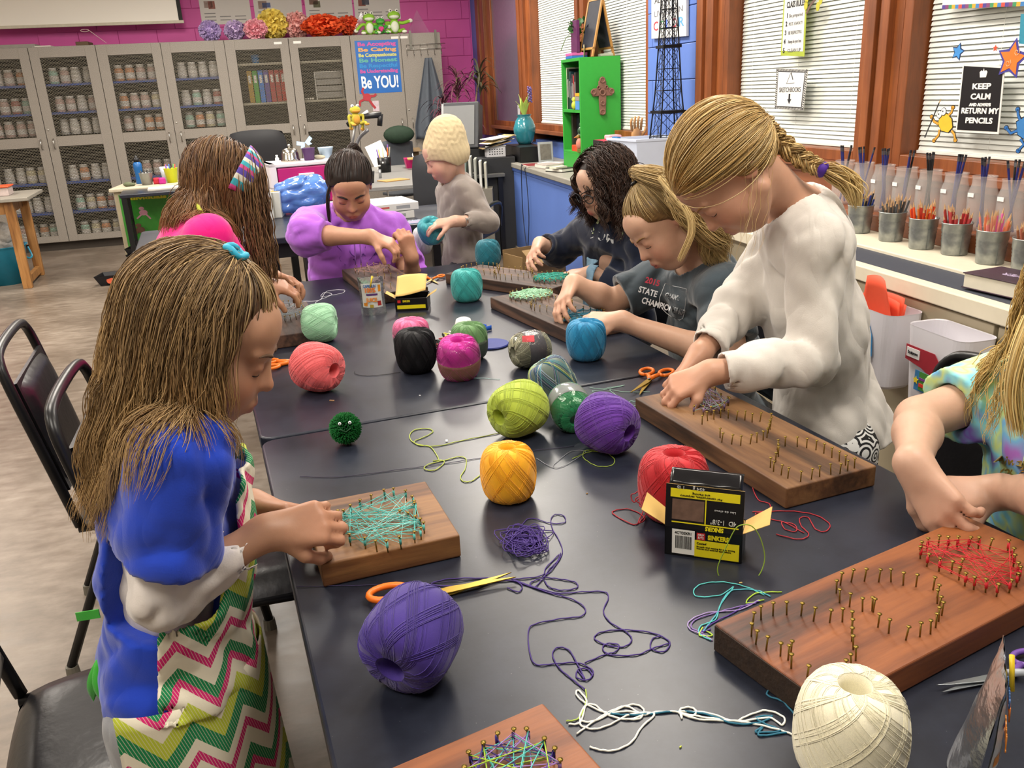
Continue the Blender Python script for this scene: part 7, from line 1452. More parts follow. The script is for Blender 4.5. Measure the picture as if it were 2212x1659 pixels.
for i in range(6):
    for j in range(3): ob('slot', MB().ell((-.055+.022*i, -.0705, .025+.02*j), (.006, .0012, .005), n=8, m=6), pm('#2a2a2c', .6), wb)
ws = simple('basket_shelf', 'dark cabinet standing under the white basket', 'cabinet', MB().bb((-.18, -.12, 0), (.16, .16, wb.location.z-.002)), pm('#26272a', .6), (wb.location.x, wb.location.y, 0), YR-.1, bev=.004)
for k, (c_, dz, r_) in enumerate((('#8a7450', .10, -.25), ('#2a2624', .115, -.35), ('#d2d0c8', .13, -.15), ('#b09a6a', .145, -.30), ('#d9d7d0', .160, -.1))): simple('loose_paper', ['brown folder in the white basket', 'black folder above the brown one', 'white sheet stuck in the basket pile', 'tan envelope near the pile top', 'top white page sliding off the pile'][k], 'paper', MB().box((.01*k, 0, .0), (.26, .19, .006), Ry(r_*.8)), pm(c_, .7), (wb.location.x, wb.location.y, wb.location.z+dz), YR+.1*k)
for k in range(5): q = Yp(1008+11*k, 395+4*k, wb.location.y-.18); simple('file_folder', ['grey green upright folder farthest left in the file rack', 'white upright folder second in the rack', 'pale upright binder with curled paper', 'white binder, fourth in the file rack', 'cream binder, rightmost in file rack'][k], 'folder', MB().bb((-.010, -.12, 0), (.010, .12, .24)), pm(['#8a9a92', '#c9c9c2', '#a5a79e', '#d2d2cc', '#b9b7a8'][k], .6), q, YR-.25, bev=.002)
simple('file_shelf', 'low dark shelf carrying the upright folders', 'shelf', MB().bb((-.14, -.16, 0), (.14, .16, Yp(1030, 402, wb.location.y-.18)[2]-.012)), pm('#7d786c', .6), (Yp(1030, 402, wb.location.y-.18)[0], Yp(1030, 402, wb.location.y-.18)[1], 0), YR-.25)
MT = pm('#1a1a1c', .35)
tr = thing('black_tray', 'black desk tray on the far end of the blue counter', 'tray', Rm(1.93, 7.65, CZ), YR); ob('tray_shell', MB().bb((-.10, -.25, 0), (.12, .3, .006)).bb((-.10, -.25, 0), (-.095, .3, .13)).bb((-.10, -.25, 0), (.12, -.245, .13)).bb((.115, -.25, 0), (.12, .3, .13)).bb((-.1, -.25, .124), (.12, .3, .13)), MT, tr, bev=.002)
va = thing('turquoise_vase', 'turquoise glazed vase holding a hyacinth plant', 'vase', Rm(1.98, 7.80, CZ+.132)); vs_ = 1.15
ob('vase_body', MB().lathe([(.05*vs_, 0), (.065*vs_, .03), (.085*vs_, .10), (.088*vs_, .14), (.07*vs_, .20), (.05*vs_, .235), (.055*vs_, .25), (.062*vs_, .255), (.045*vs_, .25), (.04*vs_, .22), (0, .2)], 28), pm('#2f7f8c', .2, var=.3, vs=12, bump=.3, bs=30, bd=.006, coat=.5), va, smooth=True)
for k in range(6):
    a = k*1.1; h_ = .13+.03*(k % 3); ob('leaf', MB().grid(lambda u, v: V((u-.5)*.04*math.sin(PI*min(.98, v+.12))*1+.07*math.cos(a)*v*v, .07*math.sin(a)*v*v, .24+h_*v), 3, 7), pm('#9db552', .5, var=.15), va, smooth=True, solid=.002)
fl_ = MB()
for k in range(26): a = k*2.4; fl_.ell((.06+.014*math.cos(a), .014*math.sin(a), .36+.005*k), (.009, .009, .009), n=6, m=5)
ob('flower_spike', fl_, pm('#6a5a9a', .7), va, smooth=True); ob('stem', MB().tube(catmull([(.0, 0, .22), (.03, 0, .3), (.06, 0, .48)], 4), .003, 6), pm('#7a9a4a', .6), va)
pf = thing('photo_frame', 'silver photo frame leaning beside the vase', 'picture frame', Rm(2.03, 7.30, CZ), YR-.1); A_ = Rx(-.2); ob('frame', MB().box((0, 0, .085), (.13, .012, .17), A_), pm('#a9aaae', .35, .5), pf, bev=.003); ob('picture', MB().box((0, -.008, .087), (.095, .002, .13), A_), pm('#6a665e', .4, var=.6, vs=30), pf)
for k, (x, y, c_, s_, nm) in enumerate(((1.86, 7.05, '#7a1f24', (.16, .22, .012), 'dark red folder lying on the blue counter'), (1.90, 6.75, '#a59c96', (.15, .2, .035), 'stack of grey notebooks on the blue counter'), (1.90, 6.42, '#2c2a28', (.14, .2, .03), 'black notebook near the green bookcase'), (2.0, 7.02, '#d8d8d4', (.13, .2, .02), 'white papers stacked behind the red folder'))):
    bk = thing('notebook', nm, 'notebook', Rm(x, y, CZ+(.0 if k else 0)), YR+.2*k); ob('cover', MB().bb((-s_[0]/2, -s_[1]/2, 0), (s_[0]/2, s_[1]/2, s_[2])), pm(c_, .5, var=.15), bk, bev=.003); ob('pages', MB().bb((-s_[0]/2-.001, -s_[1]/2-.001, s_[2]*.25), (s_[0]/2-.004, s_[1]/2-.004, s_[2]*.8)), pm('#d2cfc4', .7), bk)
simple('notebook_page', 'open cream page on the black notebook', 'paper', MB().box((0, 0, .006), (.12, .07, .012)), pm('#d4d0ba', .7), Rm(1.87, 6.38, CZ+.030), YR+.5)
ms = simple('small_sign', 'narrow white notice standing at the far brown frame', 'notice', MB().box((0, 0, .24), (.012, .17, .42)), pm('#c4c2c6', .6), Rm(wx(8.9)-.03, 8.75, .80), YR)
ob('heading', MB().bb((-.0075, -.06, .42), (-.006, .05, .43)), pm('#777', .6), ms)
shl = simple('far_shelf', 'low dark shelf beyond the counter end carrying notice and pots', 'shelf', MB().bb((-.24, -.55, 0), (.24, .12, .795)), pm('#3c3a38', .6), Rm(wx(8.9)-.27, 8.9, 0), YR)
# dracaena in the corner
dp = thing('dracaena', 'tall spindly dracaena with drooping reddish leaves in the corner', 'plant', Rm(1.66, 9.45, 0)); ob('pot', MB().lathe([(.14, 0), (.19, .34), (.20, .35), (.17, .35), (.15, .3), (0, .3)], 24), pm('#151515', .5), dp, smooth=True)
for (dx, dy, h_, n_) in ((-.14, 0, 1.30, 46), (.02, .05, 1.55, 50), (.26, -.02, 1.58, 40), (.08, -.1, 1.15, 30)):
    tip = V(dx, dy, h_); ob('stem', MB().tube(catmull([(dx*.2, dy*.2, .3), (dx*.6, dy, h_*.6), tip], 4), .009, 6), pm('#7a6a50', .7), dp, smooth=True); mb = MB()
    for i in range(n_):
        a = NR.uniform(0, 6.28); u0 = nrm(V(math.cos(a), math.sin(a), NR.uniform(.2, 2.6))); L = NR.uniform(.22, .42); P = [tip-V(0, 0, NR.uniform(0, .25))]
        d = u0.copy()
        for s_ in range(7): P.append(P[-1]+d*L/7); d = nrm(d+V(0, 0, -.34))
        sd_ = nrm(np.cross(u0, (0, 0, 1)))*.009; n0 = len(mb.v); ww = [.4, .9, 1, 1, .9, .7, .4, .05]
        mb.add([p-sd_*w for p, w in zip(P, ww)]+[p+sd_*w for p, w in zip(P, ww)], [(k, k+1, 9+k, 8+k) for k in range(7)])
    ob('leaves', mb, pm('#4a4a34' if dx > .1 else '#5e3440', .6, var=.3), dp)['kind'] = 'stuff'
# ================================================================ green bookcase
MG = pm('#2f9a35', .45, var=.06); GB = thing('green_bookcase', 'bright green two-shelf bookcase standing on the counter', 'bookcase', Rm(2.01, 6.24, CZ), YR); gw, gd, gh = .31, .46, .80
# open side faces -x (towards the aisle); local x: depth into the wall, local y along the wall
for nm, a, b_ in (('side_panel', (0, 0, 0), (gw, .022, gh)), ('side_panel', (0, gd-.022, 0), (gw, gd, gh)), ('top', (0, .022, gh-.022), (gw, gd-.022, gh)), ('shelf', (0, .022, .42), (gw, gd-.022, .442)), ('bottom', (0, .022, .12), (gw, gd-.022, .14)), ('back_panel', (gw-.008, .022, .14), (gw, gd-.022, gh-.022)), ('plinth', (0, .022, 0), (.02, gd-.022, .12))): ob(nm, MB().bb(a, b_), MG, GB, bev=.002)
def gb(x, y, z): return V(GB.location.x, GB.location.y, CZ)+rot2((x, y, z), YR)
for k, (c_, h_, w_, nm) in enumerate((('#c9cdb0', .30, .012, 'thin pale book at the far end of the upper green shelf'), ('#10181a', .29, .05, 'thick black book on the upper green shelf'), ('#14343a', .27, .035, 'dark teal book on the upper green shelf'), ('#2a2c4a', .22, .022, 'navy book with light spine lettering, upper shelf'), ('#40262a', .25, .035, 'brown book on the upper green shelf'), ('#9a2a2e', .24, .022, 'red spined book on the upper green shelf'), ('#24201e', .26, .04, 'black book at the near end, upper shelf'))):
    y = gd-.03-sum([.012, .05, .035, .022, .035, .022, .04][:k+1])-.003*k; bkk = thing('book', nm, 'book', gb(.03, y, .442), YR, 'books in the green bookcase'); ob('cover', MB().bb((0, 0, 0), (.2, w_, h_)), pm(c_, .45, var=.15), bkk, bev=.002); ob('spine_title', MB().bb((-.0008, w_*.3, h_*.3), (0, w_*.7, h_*.75)), pm('#8f8f8a', .5), bkk)
simple('yellow_figure', 'small lime yellow figure on the upper green shelf', 'figurine', MB().ell((0, 0, .03), (.022, .02, .03)).ell((.0, .01, .07), (.016, .016, .02)), pm('#b4c23a', .5), gb(.004, .16, .442)+V(0, 0, 0), smooth=True)
for k, (c_, z, h_) in enumerate((('#4a88c8', 0, .06), ('#8a8580', .062, .03), ('#d09a20', .094, .022))): simple('small_box', ['blue box on the upper green shelf', 'grey box resting on the blue box', 'mustard box on top of grey one'][k], 'box', MB().bb((0, 0, 0), (.03, .09, h_)), pm(c_, .5), gb(-.002+.0*k, .03, .442+z), YR, bev=.002)
for k, (c_, h_, w_, nm) in enumerate((('#3a322e', .27, .035, 'dark brown box file on the lower green shelf'), ('#101622', .26, .07, 'black picture book on the lower green shelf'), ('#6a6c90', .20, .05, 'lilac book leaning on the lower green shelf'))): y = gd-.03-sum([.035, .07, .05][:k+1])-.004*k; bkk = thing('book', nm, 'book', gb(.06+.03*k, y, .14), YR, 'books in the green bookcase'); ob('cover', MB().bb((0, 0, 0), (.18, w_, h_)), pm(c_, .45, var=.2), bkk, bev=.002)
simple('orange_book', 'orange book lying flat on the lower green shelf', 'book', MB().bb((0, 0, 0), (.055, .15, .045)), pm('#c2491e', .5), gb(.004, .10, .14), YR, bev=.002)
cc_ = thing('ceramic_cactus', 'dark green ceramic cactus in a bowl on lower green shelf', 'ornament', gb(.035, .08, .188)); cc_.scale = (.8, .8, .95)
ob('bowl', MB().lathe([(.03, 0), (.05, .02), (.048, .025), (0, .022)], 20), pm('#8a8a80', .4), cc_, smooth=True); ob('ribs', MB().ell((0, 0, .06), (.055, .055, .04)).ell((0, 0, .11), (.045, .045, .035)).ell((0, 0, .15), (.03, .03, .03)), pm('#2c4a34', .35, var=.3), cc_, smooth=True)
bd = thing('bird_figurine', 'pink and ochre bird figurine at the near corner of bookcase', 'figurine', gb(-.03+.028, .035, .14)); bd.scale = (.9,)*3; ob('body', MB().ell((0, 0, .07), (.03, .022, .045)), pm('#c07a6a', .5), bd, smooth=True); ob('head', MB().ell((-.01, .01, .125), (.016, .015, .017)), pm('#8a6a2a', .5), bd, smooth=True); ob('beak', MB().cyl((-.024, .012, .125), (-.045, .016, .118), .006, .001, n=8), pm('#d0782a', .5), bd); ob('feet', MB().bb((-.02, -.018, 0), (.02, .018, .03)), pm('#6a6a2a', .6), bd, bev=.004)
# cross on the near side
cr = thing('ornate_cross', 'brown carved clay cross hung on the green side panel', 'cross', gb(.165, -.004, .53), R=Rz(YR)@np.c_[V(1, 0, 0), V(0, 0, 1), V(0, -1, 0)]); MC = pm('#7a5648', .7, var=.25, vs=30, bump=.6, bs=60, bd=.004)
ob('upright', MB().prism([(-.022, -.13), (.022, -.13), (.028, -.03), (.03, .10), (0, .13), (-.03, .10), (-.028, -.03)], 0, .014), MC, cr, bev=.005); ob('crossbar', MB().prism([(-.075, .0), (.075, .0), (.085, .03), (.07, .055), (-.07, .055), (-.085, .03)], 0, .014), MC, cr, bev=.005)
for (x, y, r) in ((-.07, .03, .022), (.07, .03, .022), (0, .11, .024), (0, -.11, .024), (0, .025, .028), (-.03, .06, .014), (.03, .06, .014), (0, -.05, .02)): ob('rosette', MB().lathe([(0, .012), (r*.45, .012), (r*.6, .018), (r*.8, .020), (r, .012)], 14, None, V(x, y, 0)), MC, cr, smooth=True)
# on top of the bookcase
GT = gh
es = thing('chalkboard_easel', 'small folding chalkboard easel on the green bookcase', 'easel', gb(.17, .12, GT), YR+.15)
for sg in (-1, 1):
    A_ = Ry(sg*.19); o_ = V(-sg*.085*0, 0, 0)
    def le(x, y0, y1, z0, z1, th=.012): return MB().box((0, (y0+y1)/2, (z0+z1)/2), (th, y1-y0, z1-z0), None)
    fr = MB().bb((-.006, -.11, 0), (.006, -.092, .40)).bb((-.006, .092, 0), (.006, .11, .40)).bb((-.006, -.11, .385), (.006, .11, .40)).bb((-.006, -.11, .05), (.006, .11, .065)); v = (np.array(fr.v)-V(0, 0, .395))@Ry(sg*.22).T+V(0, 0, .387)
    ob('frame', (v, fr.f), pm('#a87a3e', .55, var=.1), es); bdv = MB().bb((-.003, -.092, .065), (.003, .092, .385)); v = (np.array(bdv.v)-V(0, 0, .395))@Ry(sg*.22).T+V(0, 0, .387); ob('chalkboard', (v, bdv.f), pm('#2a2c36', .7, var=.3, vs=25), es)
pc = thing('ivy_pot', 'brown pot of green ivy behind the chalkboard easel', 'plant', gb(.13, .27, GT)); ob('pot', MB().lathe([(.035, 0), (.055, .11), (.06, .115), (.05, .115), (.03, .01), (0, .01)], 20), pm('#5a2e22', .6, var=.2), pc, smooth=True); mb = MB()
for i in range(80): d = nrm(NR.normal(0, 1, 3)+V(0, 0, .3)); p = V(0, 0, .19)+d*V(.13, .11, .08)*NR.uniform(.5, 1); x_, y_, _ = basis(nrm(NR.normal(0, 1, 3)+V(0, 0, 1))); mb.add([p, p+x_*.022+y_*.018, p+y_*.05, p-x_*.022+y_*.018], [(0, 1, 2, 3)])
ob('leaves', mb, pm('#2e5a2a', .5, var=.3), pc); ob('stem', MB().tube(catmull([(-.02, 0, .1), (-.12, 0, .16), (-.18, -.01, .06)], 4), .003, 5), pm('#4a6a34', .6), pc)
hs_ = thing('heart_dish', 'white heart shaped shell dish with gilt rim', 'dish', gb(.10, .17, GT), YR+1.3); Pq = [(.05*math.sin(a)**3*1.1, .01, .055+.04*(math.cos(a)-.35*math.cos(2*a)-.14*math.cos(3*a))) for a in np.linspace(0, 2*PI, 40)]
ob('rim', MB().tube(Pq, .004, 6), pm('#c9b890', .3, .3), hs_, smooth=True); ob('bowl', MB().add(np.array(Pq[:-1]), [tuple(range(39))]), pm('#c9cdb8', .4), hs_, solid=.004)
for k, (c_, z, h_, nm) in enumerate((('#2a6ab0', 0, .018, 'blue book lying at the bottom atop the bookcase'), ('#c05a9a', .019, .02, 'pink book lying on the blue one'))): simple('book', nm, 'book', MB().bb((-.06, -.08, 0), (.06, .08, h_)), pm(c_, .5), gb(.06, .26, GT+z), YR, bev=.002, group='books on the green bookcase')
simple('purple_book', 'upright purple paint book leaning by the ivy', 'book', MB().bb((-.012, -.07, 0), (.012, .07, .22)), pm('#5a2050', .5, var=.4, vs=25), gb(.05, .245, GT+.04), YR, bev=.002)
simple('lace_cloth', 'folded pale lace cloth beside the easel foot', 'cloth', MB().box((0, 0, .010), (.10, .07, .02)), pm('#a9a99a', .8), gb(.22, .06, GT), YR, bev=.005)
# ================================================================ counter beyond the girls: tub, wooden hand, tower, canvas
tb_ = thing('white_tub', 'large white plastic tub on the counter behind the dark-haired girl', 'tub', Rm(2.04, 5.0, CZ), YR); W_, D_, H_ = .14, .22, .30
ob('tub_body', MB().lathe([(.20, 0), (.245, H_), (.25, H_), (.25, H_-.015), (.238, H_-.02), (.19, .006), (0, .006)], 4, Rz(PI/4)@np.diag([.8, 1.15, 1])), pm('#c4cde0', .3, var=.03), tb_, bev=.02, bseg=3); ob('blue_latch', MB().bb((-.17, .10, H_-.02), (-.145, .19, H_+.005)), pm('#2a6aa8', .4), tb_, bev=.003)
rb = thing('red_box', 'red and black box standing left of the white tub', 'box', Rm(2.0, 5.60, CZ), YR); ob('carton', MB().bb((-.07, -.08, 0), (.10, .12, .26)), pm('#b02040', .5), rb, bev=.004); ob('black_side', MB().bb((-.074, -.08, 0), (-.07, .12, .26)), pm('#1a1416', .6), rb)
simple('pink_sponge', 'pink and white sponge on the red box', 'sponge', MB().bb((-.04, -.05, 0), (.05, .05, .03)), pm('#d09aa0', .8), Rm(2.02, 5.60, CZ+.261), YR, bev=.008)
wh = thing('wooden_hand', 'jointed wooden hand model behind the white tub', 'model hand', Rm(2.12, 5.42, CZ), YR); MW = pm('#b98a58', .5, var=.1)
ob('palm', MB().ell((0, 0, .29), (.035, .018, .05)), MW, wh, smooth=True); ob('base', MB().lathe([(.05, 0), (.05, .02), (.02, .03), (.02, .25)], 18), MW, wh, smooth=True)
for k, x in enumerate((-.03, -.01, .01, .03)): ob('finger', MB().tube([(x, 0, .32), (x*1.2, 0, .37), (x*1.2, -.012, .41-.01*abs(k-1.5))], [.009, .009, .007], 8), MW, wh, smooth=True)
ob('thumb', MB().tube([(.03, 0, .28), (.055, -.01, .31), (.06, -.012, .34)], [.010, .009, .007], 8), MW, wh, smooth=True)
etz = CZ; ety = 4.72; q = RWp(1437, 150, .22); ety = q[1]; et = thing('wire_tower', 'black wire lattice tower ornament standing on the counter', 'ornament', Rm(wx(ety)-.20, ety, CZ), YR); MBW = pm('#14161c', .5, .5)
def tw(z): return np.interp(z, [0, .25, .55, .85, 1.25, 1.75], [.125, .085, .058, .042, .026, .010])
lv = [0, .14, .30, .44, .56, .68, .80, .90, 1.0, 1.1, 1.2, 1.3, 1.4, 1.5, 1.6, 1.7]
mb = MB(); br_ = MB()
for i in range(len(lv)-1):
    z0, z1 = lv[i], lv[i+1]; a, b_ = tw(z0), tw(z1); C0_ = [V(sx*a, sy*a, z0) for sx, sy in ((1, 1), (1, -1), (-1, -1), (-1, 1))]; C1_ = [V(sx*b_, sy*b_, z1) for sx, sy in ((1, 1), (1, -1), (-1, -1), (-1, 1))]
    for k in range(4):
        mb.cyl(C0_[k], C1_[k], .0045, n=5); k2 = (k+1) % 4; br_.cyl(C0_[k], C1_[k2], .0018, n=4).cyl(C0_[k2], C1_[k], .0018, n=4).cyl(C1_[k], C1_[k2], .0022, n=4)
        for f_ in (.33, .66): br_.cyl(C0_[k]+(C0_[k2]-C0_[k])*f_, C1_[k]+(C1_[k2]-C1_[k])*f_, .0016, n=4)
ob('corner_leg', mb, MBW, et); ob('lattice', br_, MBW, et)['kind'] = 'stuff'
for z in (.44, .80): a = tw(z)+.012; ob('platform', MB().bb((-a, -a, z-.008), (a, a, z+.008)), MBW, et)
# ---- frames on the right wall: local x to the right in the picture, y up, z into the room
RWM = np.c_[rot2((0, -1, 0), AW), V(0, 0, 1), rot2((-1, 0, 0), AW)]
def wthing(name, label, cat, px, py, off=.004): p = Rm(*RWp(px, py, off)); return thing(name, label, cat, p, R=RWM), p
def wl2(p0, pts, off=.004): return [tuple(((Rm(*RWp(x, y, off))-p0)@RWM)[:2]) for x, y in pts]
t_, p0 = wthing('canvas_sign', 'white canvas sign reading about color, behind the wire tower', 'sign', 1445, 83, .02+.035)
pl = wl2(p0, [(1407, 84), (1482, 78), (1482, -60), (1407, -60)], .055); ob('canvas', MB().prism(pl, -.018, 0), pm('#d9d9d6', .6), t_, bev=.002); w_ = pl[1][0]-pl[0][0]
for k, (ch, c_) in enumerate(zip('COLOR', ('#b8404c', '#4a8a5a', '#4a6ac0', '#c04050', '#5a9ad0'))): text(ch, .055, pm(c_, .6), t_, (pl[0][0]+w_*(.14+.18*k), pl[0][1]+.045, .001), width=w_*.14, bold=.001)
text('LIVE LIFE IN', .035, pm('#6a6c74', .6), t_, ((pl[0][0]+pl[1][0])/2, pl[0][1]+.125, .001), width=w_*.8); text('ALL ARTISTS', .045, pm('#33353c', .6), t_, ((pl[0][0]+pl[1][0])/2, pl[0][1]+.20, .001), width=w_*.8)
t_, p0 = wthing('rules_poster', 'narrow class rules poster with lime dotted border on the blinds', 'poster', 1717, 60)
pl = wl2(p0, [(1687, 120), (1738, 122), (1747, -60), (1697, -60)]); ob('border', MB().prism(pl, 0, .002), pm('#a3b23c', .5), t_); ax, ay = pl[0]; w_ = pl[1][0]-pl[0][0]
def ins(pl, d): c_ = np.mean(pl, 0); return [tuple(c_+(np.array(p)-c_)*(1-d)) for p in pl]
ob('sheet', MB().prism(ins(pl, .12), .002, .003), pm('#dededa', .5), t_); cx = np.mean([p[0] for p in pl])
BKP = pm('#26262a', .5)
text('CLASS RULES', .028, BKP, t_, (cx+.01, wl2(p0, [(1715, 15)])[0][1], .0035), width=w_*.75, bold=.001)
for k, (yy, s_) in enumerate(((37, 'Be prepared'), (55, 'PUT AWAY!'), (74, 'BE RESPECTFUL'), (93, 'Always do your best'), (112, 'CLEAN UP')) ): y = wl2(p0, [(1712, yy)])[0][1]; text(str(k+1), .022, BKP, t_, (cx-w_*.36+.004*(4-k), y, .0035), bold=.001); text(s_, .016, pm('#6a6a6c', .5), t_, (cx+w_*.08, y, .0035), width=w_*.55)
br2 = thing('paper_branch', 'brown paper twig with yellow leaves beside the rules poster', 'paper cutout', Rm(*RWp(1752, 10, .006)), R=RWM); p0 = np.array(br2.location); ob('twig', MB().prism(limb(wl2(p0, [(1742, 30), (1752, 10), (1772, -15)], .006), .006), 0, .002), pm('#6a5448', .7), br2)
for x, y in ((1742, 12), (1768, 14), (1774, 0), (1744, -3)): c_ = wl2(p0, [(x, y)], .006)[0]; ob('leaf', MB().prism(disc(*c_, .014, .02, 10), .002, .004), pm('#b8b42e', .5), br2)
t_, p0 = wthing('sketchbooks_sign', 'white sketchbooks sign with a down arrow on the blinds', 'sign', 1708, 193)
pl = wl2(p0, [(1674, 235), (1736, 239), (1746, 150), (1678, 148)]); n_ = 0
ob('border', MB().prism(pl, 0, .002), pm('#cfcfca', .5), t_)
for e in range(4):
    a, b_ = np.array(pl[e]), np.array(pl[(e+1) % 4]); L = np.linalg.norm(b_-a); k = int(L/.010); d = (b_-a)/L; nn = np.array([-d[1], d[0]]); mbs = MB()
    for i in range(k): q = a+d*(i+.2)*L/k; mbs.prism([tuple(q+nn*.001), tuple(q+d*.005+nn*.001), tuple(q+d*.009+nn*.012), tuple(q+d*.004+nn*.012)], .002, .0026)
    ob('stripe_border', mbs, BKP, t_)
ob('black_rule', MB().prism(ins(pl, .12), .0026, .003), BKP, t_); ob('sheet', MB().prism(ins(pl, .16), .003, .0036), pm('#e6e4e0', .5), t_); cx, cy = np.mean(pl, 0); h_ = .5*(pl[3][1]-pl[0][1])
text('SKETCHBOOKS', .024, BKP, t_, (cx, cy-.012, .004), width=(pl[1][0]-pl[0][0])*.74); ob('arrow', MB().prism([(cx-.007, cy-.02), (cx+.007, cy-.02), (cx+.007, cy-.045), (cx+.017, cy-.045), (cx, cy-.068), (cx-.017, cy-.045), (cx-.007, cy-.045)], .0036, .0044), BKP, t_); ob('pencil_drawing', MB().prism(limb([(cx-.03, cy+.03), (cx+.0, cy+.075)], .0012), .0036, .0042).prism(limb([(cx+.004, cy+.078), (cx+.022, cy+.045)], .003), .0036, .0042).prism(limb([(cx-.035, cy+.028), (cx+.036, cy+.03)], .001), .0036, .0042), BKP, t_)
t_, p0 = wthing('keep_calm_poster', 'black keep calm poster with white crown and white lettering', 'poster', 2118, 212)
pl = wl2(p0, [(2065, 285), (2158, 290), (2172, 142), (2081, 137)]); ob('white_border', MB().prism(pl, 0, .002), pm('#e0dfda', .5), t_); ob('black_sheet', MB().prism(ins(pl, .07), .002, .0028), pm('#131315', .35), t_); WHP = pm('#e8e8e4', .5)
for s_, yy, hh, ww in (('KEEP', 187, .020, .42), ('CALM', 209, .020, .45), ('AND ALWAYS', 224, .010, .50), ('RETURN MY', 240, .020, .86), ('PENCILS', 261, .020, .62)): c_ = wl2(p0, [(2119-(yy-210)*.08, yy+5)])[0]; text(s_, hh, WHP, t_, (c_[0], c_[1], .0032), width=(pl[1][0]-pl[0][0])*ww, bold=.001)
c_ = wl2(p0, [(2126, 158)])[0]; ob('crown', MB().prism([(c_[0]+x, c_[1]+y) for x, y in ((-.014, -.014), (.014, -.014), (.018, .004), (.010, .010), (.004, .006), (0, .016), (-.004, .006), (-.010, .010), (-.018, .004))], .0028, .0036), WHP, t_)
def star(cx, cy, r, r2, rot, n=5): return [(cx+(r if k % 2 == 0 else r2)*math.sin(rot+k*PI/n), cy+(r if k % 2 == 0 else r2)*math.cos(rot+k*PI/n)) for k in range(2*n)]
for (nm, px, py, r, ca, cb, rot, off) in (('blue wavy paper star on the blinds above the yellow frog', 2070, 112, .030, '#16305e', '#3f8ad0', .25, .004), ('tiny red and white paper star left of the orange one', 2151, 104, .012, '#e0dcd6', '#c9482a', .0, .004), ('large orange paper star with purple edge over the black poster', 2186, 128, .062, '#3f3a90', '#df7322', .15, .010)):
    t_, p0 = wthing('paper_star', nm, 'paper star', px, py, off); ob('outline', MB().prism(star(0, 0, r*1.12, r*.62, rot), 0, .0015), pm(ca, .5), t_); ob('star_face', MB().prism(star(0, 0, r*.92, r*.46, rot), .0015, .0025), pm(cb, .5, var=.15), t_)
    if r > .05: 
        for (x, y) in ((-.012, -.012), (.02, .022)): ob('swirl', MB().tube([(x+(.004+.0012*k)*math.cos(k*.9), y+(.004+.0012*k)*math.sin(k*.9), .003) for k in range(9)], .0012, 5), pm('#e8b890', .5), t_)
def papfrog(nm, px, py, scale, c1, c2, limbs, body, eyes, pen=None):
    t_, p0 = wthing('paper_frog', nm, 'paper cutout', px, py, .006)
    def W(pts): return wl2(p0, pts, .006)
    for L in limbs: q = W(L); ob('limb', MB().prism(limb(q, .0062), 0, .001).prism(disc(*q[-1], .011, .009, 10), 0, .001), pm('#15151a', .5), t_); ob('limb_fill', MB().prism(limb(q, .0042), .001, .002).prism(disc(*q[-1], .008, .0065, 10), .001, .002), pm(c2, .5), t_)
    b_ = W(body); ob('outline', MB().prism(b_, .0005, .0015), pm('#15151a', .5), t_); ob('body', MB().prism(ins(b_, .10), .0015, .003), pm(c1, .5, var=.12), t_)
    for x, y in eyes: q = W([(x, y)])[0]; ob('eye_outline', MB().prism(disc(*q, .0145, .0155), .0028, .0036), BKP, t_); ob('eye', MB().prism(disc(*q, .012, .013), .0036, .0045), pm('#e8e8e4', .4), t_); ob('pupil', MB().prism(disc(q[0]-.003, q[1]+.001, .003), .0045, .005), BKP, t_)
    if pen: q = W(pen); ob('pencil', MB().prism(limb(q[:-1], .0022), .002, .004), BKP, t_); ob('pencil_tip', MB().prism(limb(q[-2:], .0016), .002, .004), pm('#b89a6a', .5), t_)
papfrog('yellow paper frog holding a black pencil, left of keep calm poster', 2040, 270, 1, '#dcb62e', '#d09a34', [[(2028, 268), (2018, 262), (2013, 252)], [(2048, 250), (2056, 243), (2059, 232)], [(2030, 280), (2028, 292), (2018, 304)], [(2056, 282), (2062, 290), (2064, 303)]], [(2027, 262), (2034, 246), (2046, 243), (2058, 256), (2060, 276), (2050, 288), (2034, 284), (2028, 272)], [(2031, 247), (2040, 241)], [(1999, 297), (2030, 222), (2034, 214)])
papfrog('blue paper frog leaping, cut off by the right edge', 2205, 285, 1, '#3478b8', '#2a6ab0', [[(2205, 262), (2200, 248), (2199, 236)], [(2198, 282), (2184, 288), (2174, 276)], [(2205, 300), (2212, 312), (2200, 326)]], [(2195, 262), (2215, 250), (2235, 262), (2238, 290), (2215, 304), (2198, 292)], [(2222, 254), (2232, 256)])
t_, p0 = wthing('bordered_sheet', 'white sheet with multicoloured edge at the top right corner', 'poster', 2130, 8)
pl = wl2(p0, [(2036, 20), (2240, 12), (2244, -60), (2040, -60)]); ob('sheet', MB().prism(pl, 0, .002), pm('#e2e0da', .5), t_); a, b_ = np.array(pl[0]), np.array(pl[1]); k = 26
for i in range(k): q0, q1 = a+(b_-a)*i/k, a+(b_-a)*(i+1)/k; ob('border_stripe', MB().prism([tuple(q0), tuple(q1), (q1[0], q1[1]+.014), (q0[0], q0[1]+.014)], .002, .003), pm(['#4a3a8a', '#c94a3a', '#3a7ab8', '#d0a02a', '#3a8a5a', '#7a3a6a'][i*5 % 6], .5), t_)
bh_ = simple('blind_cord', 'short grey cord hook hanging at the brown window post', 'cord', MB().tube(catmull([(0, 0, .0), (-.006, -.002, -.02), (-.012, 0, -.05), (-.013, 0, -.075)], 4), .0022, 6), pm('#6a6c6a', .5), Rm(*RWp(1872, 302, .008)), R=None)
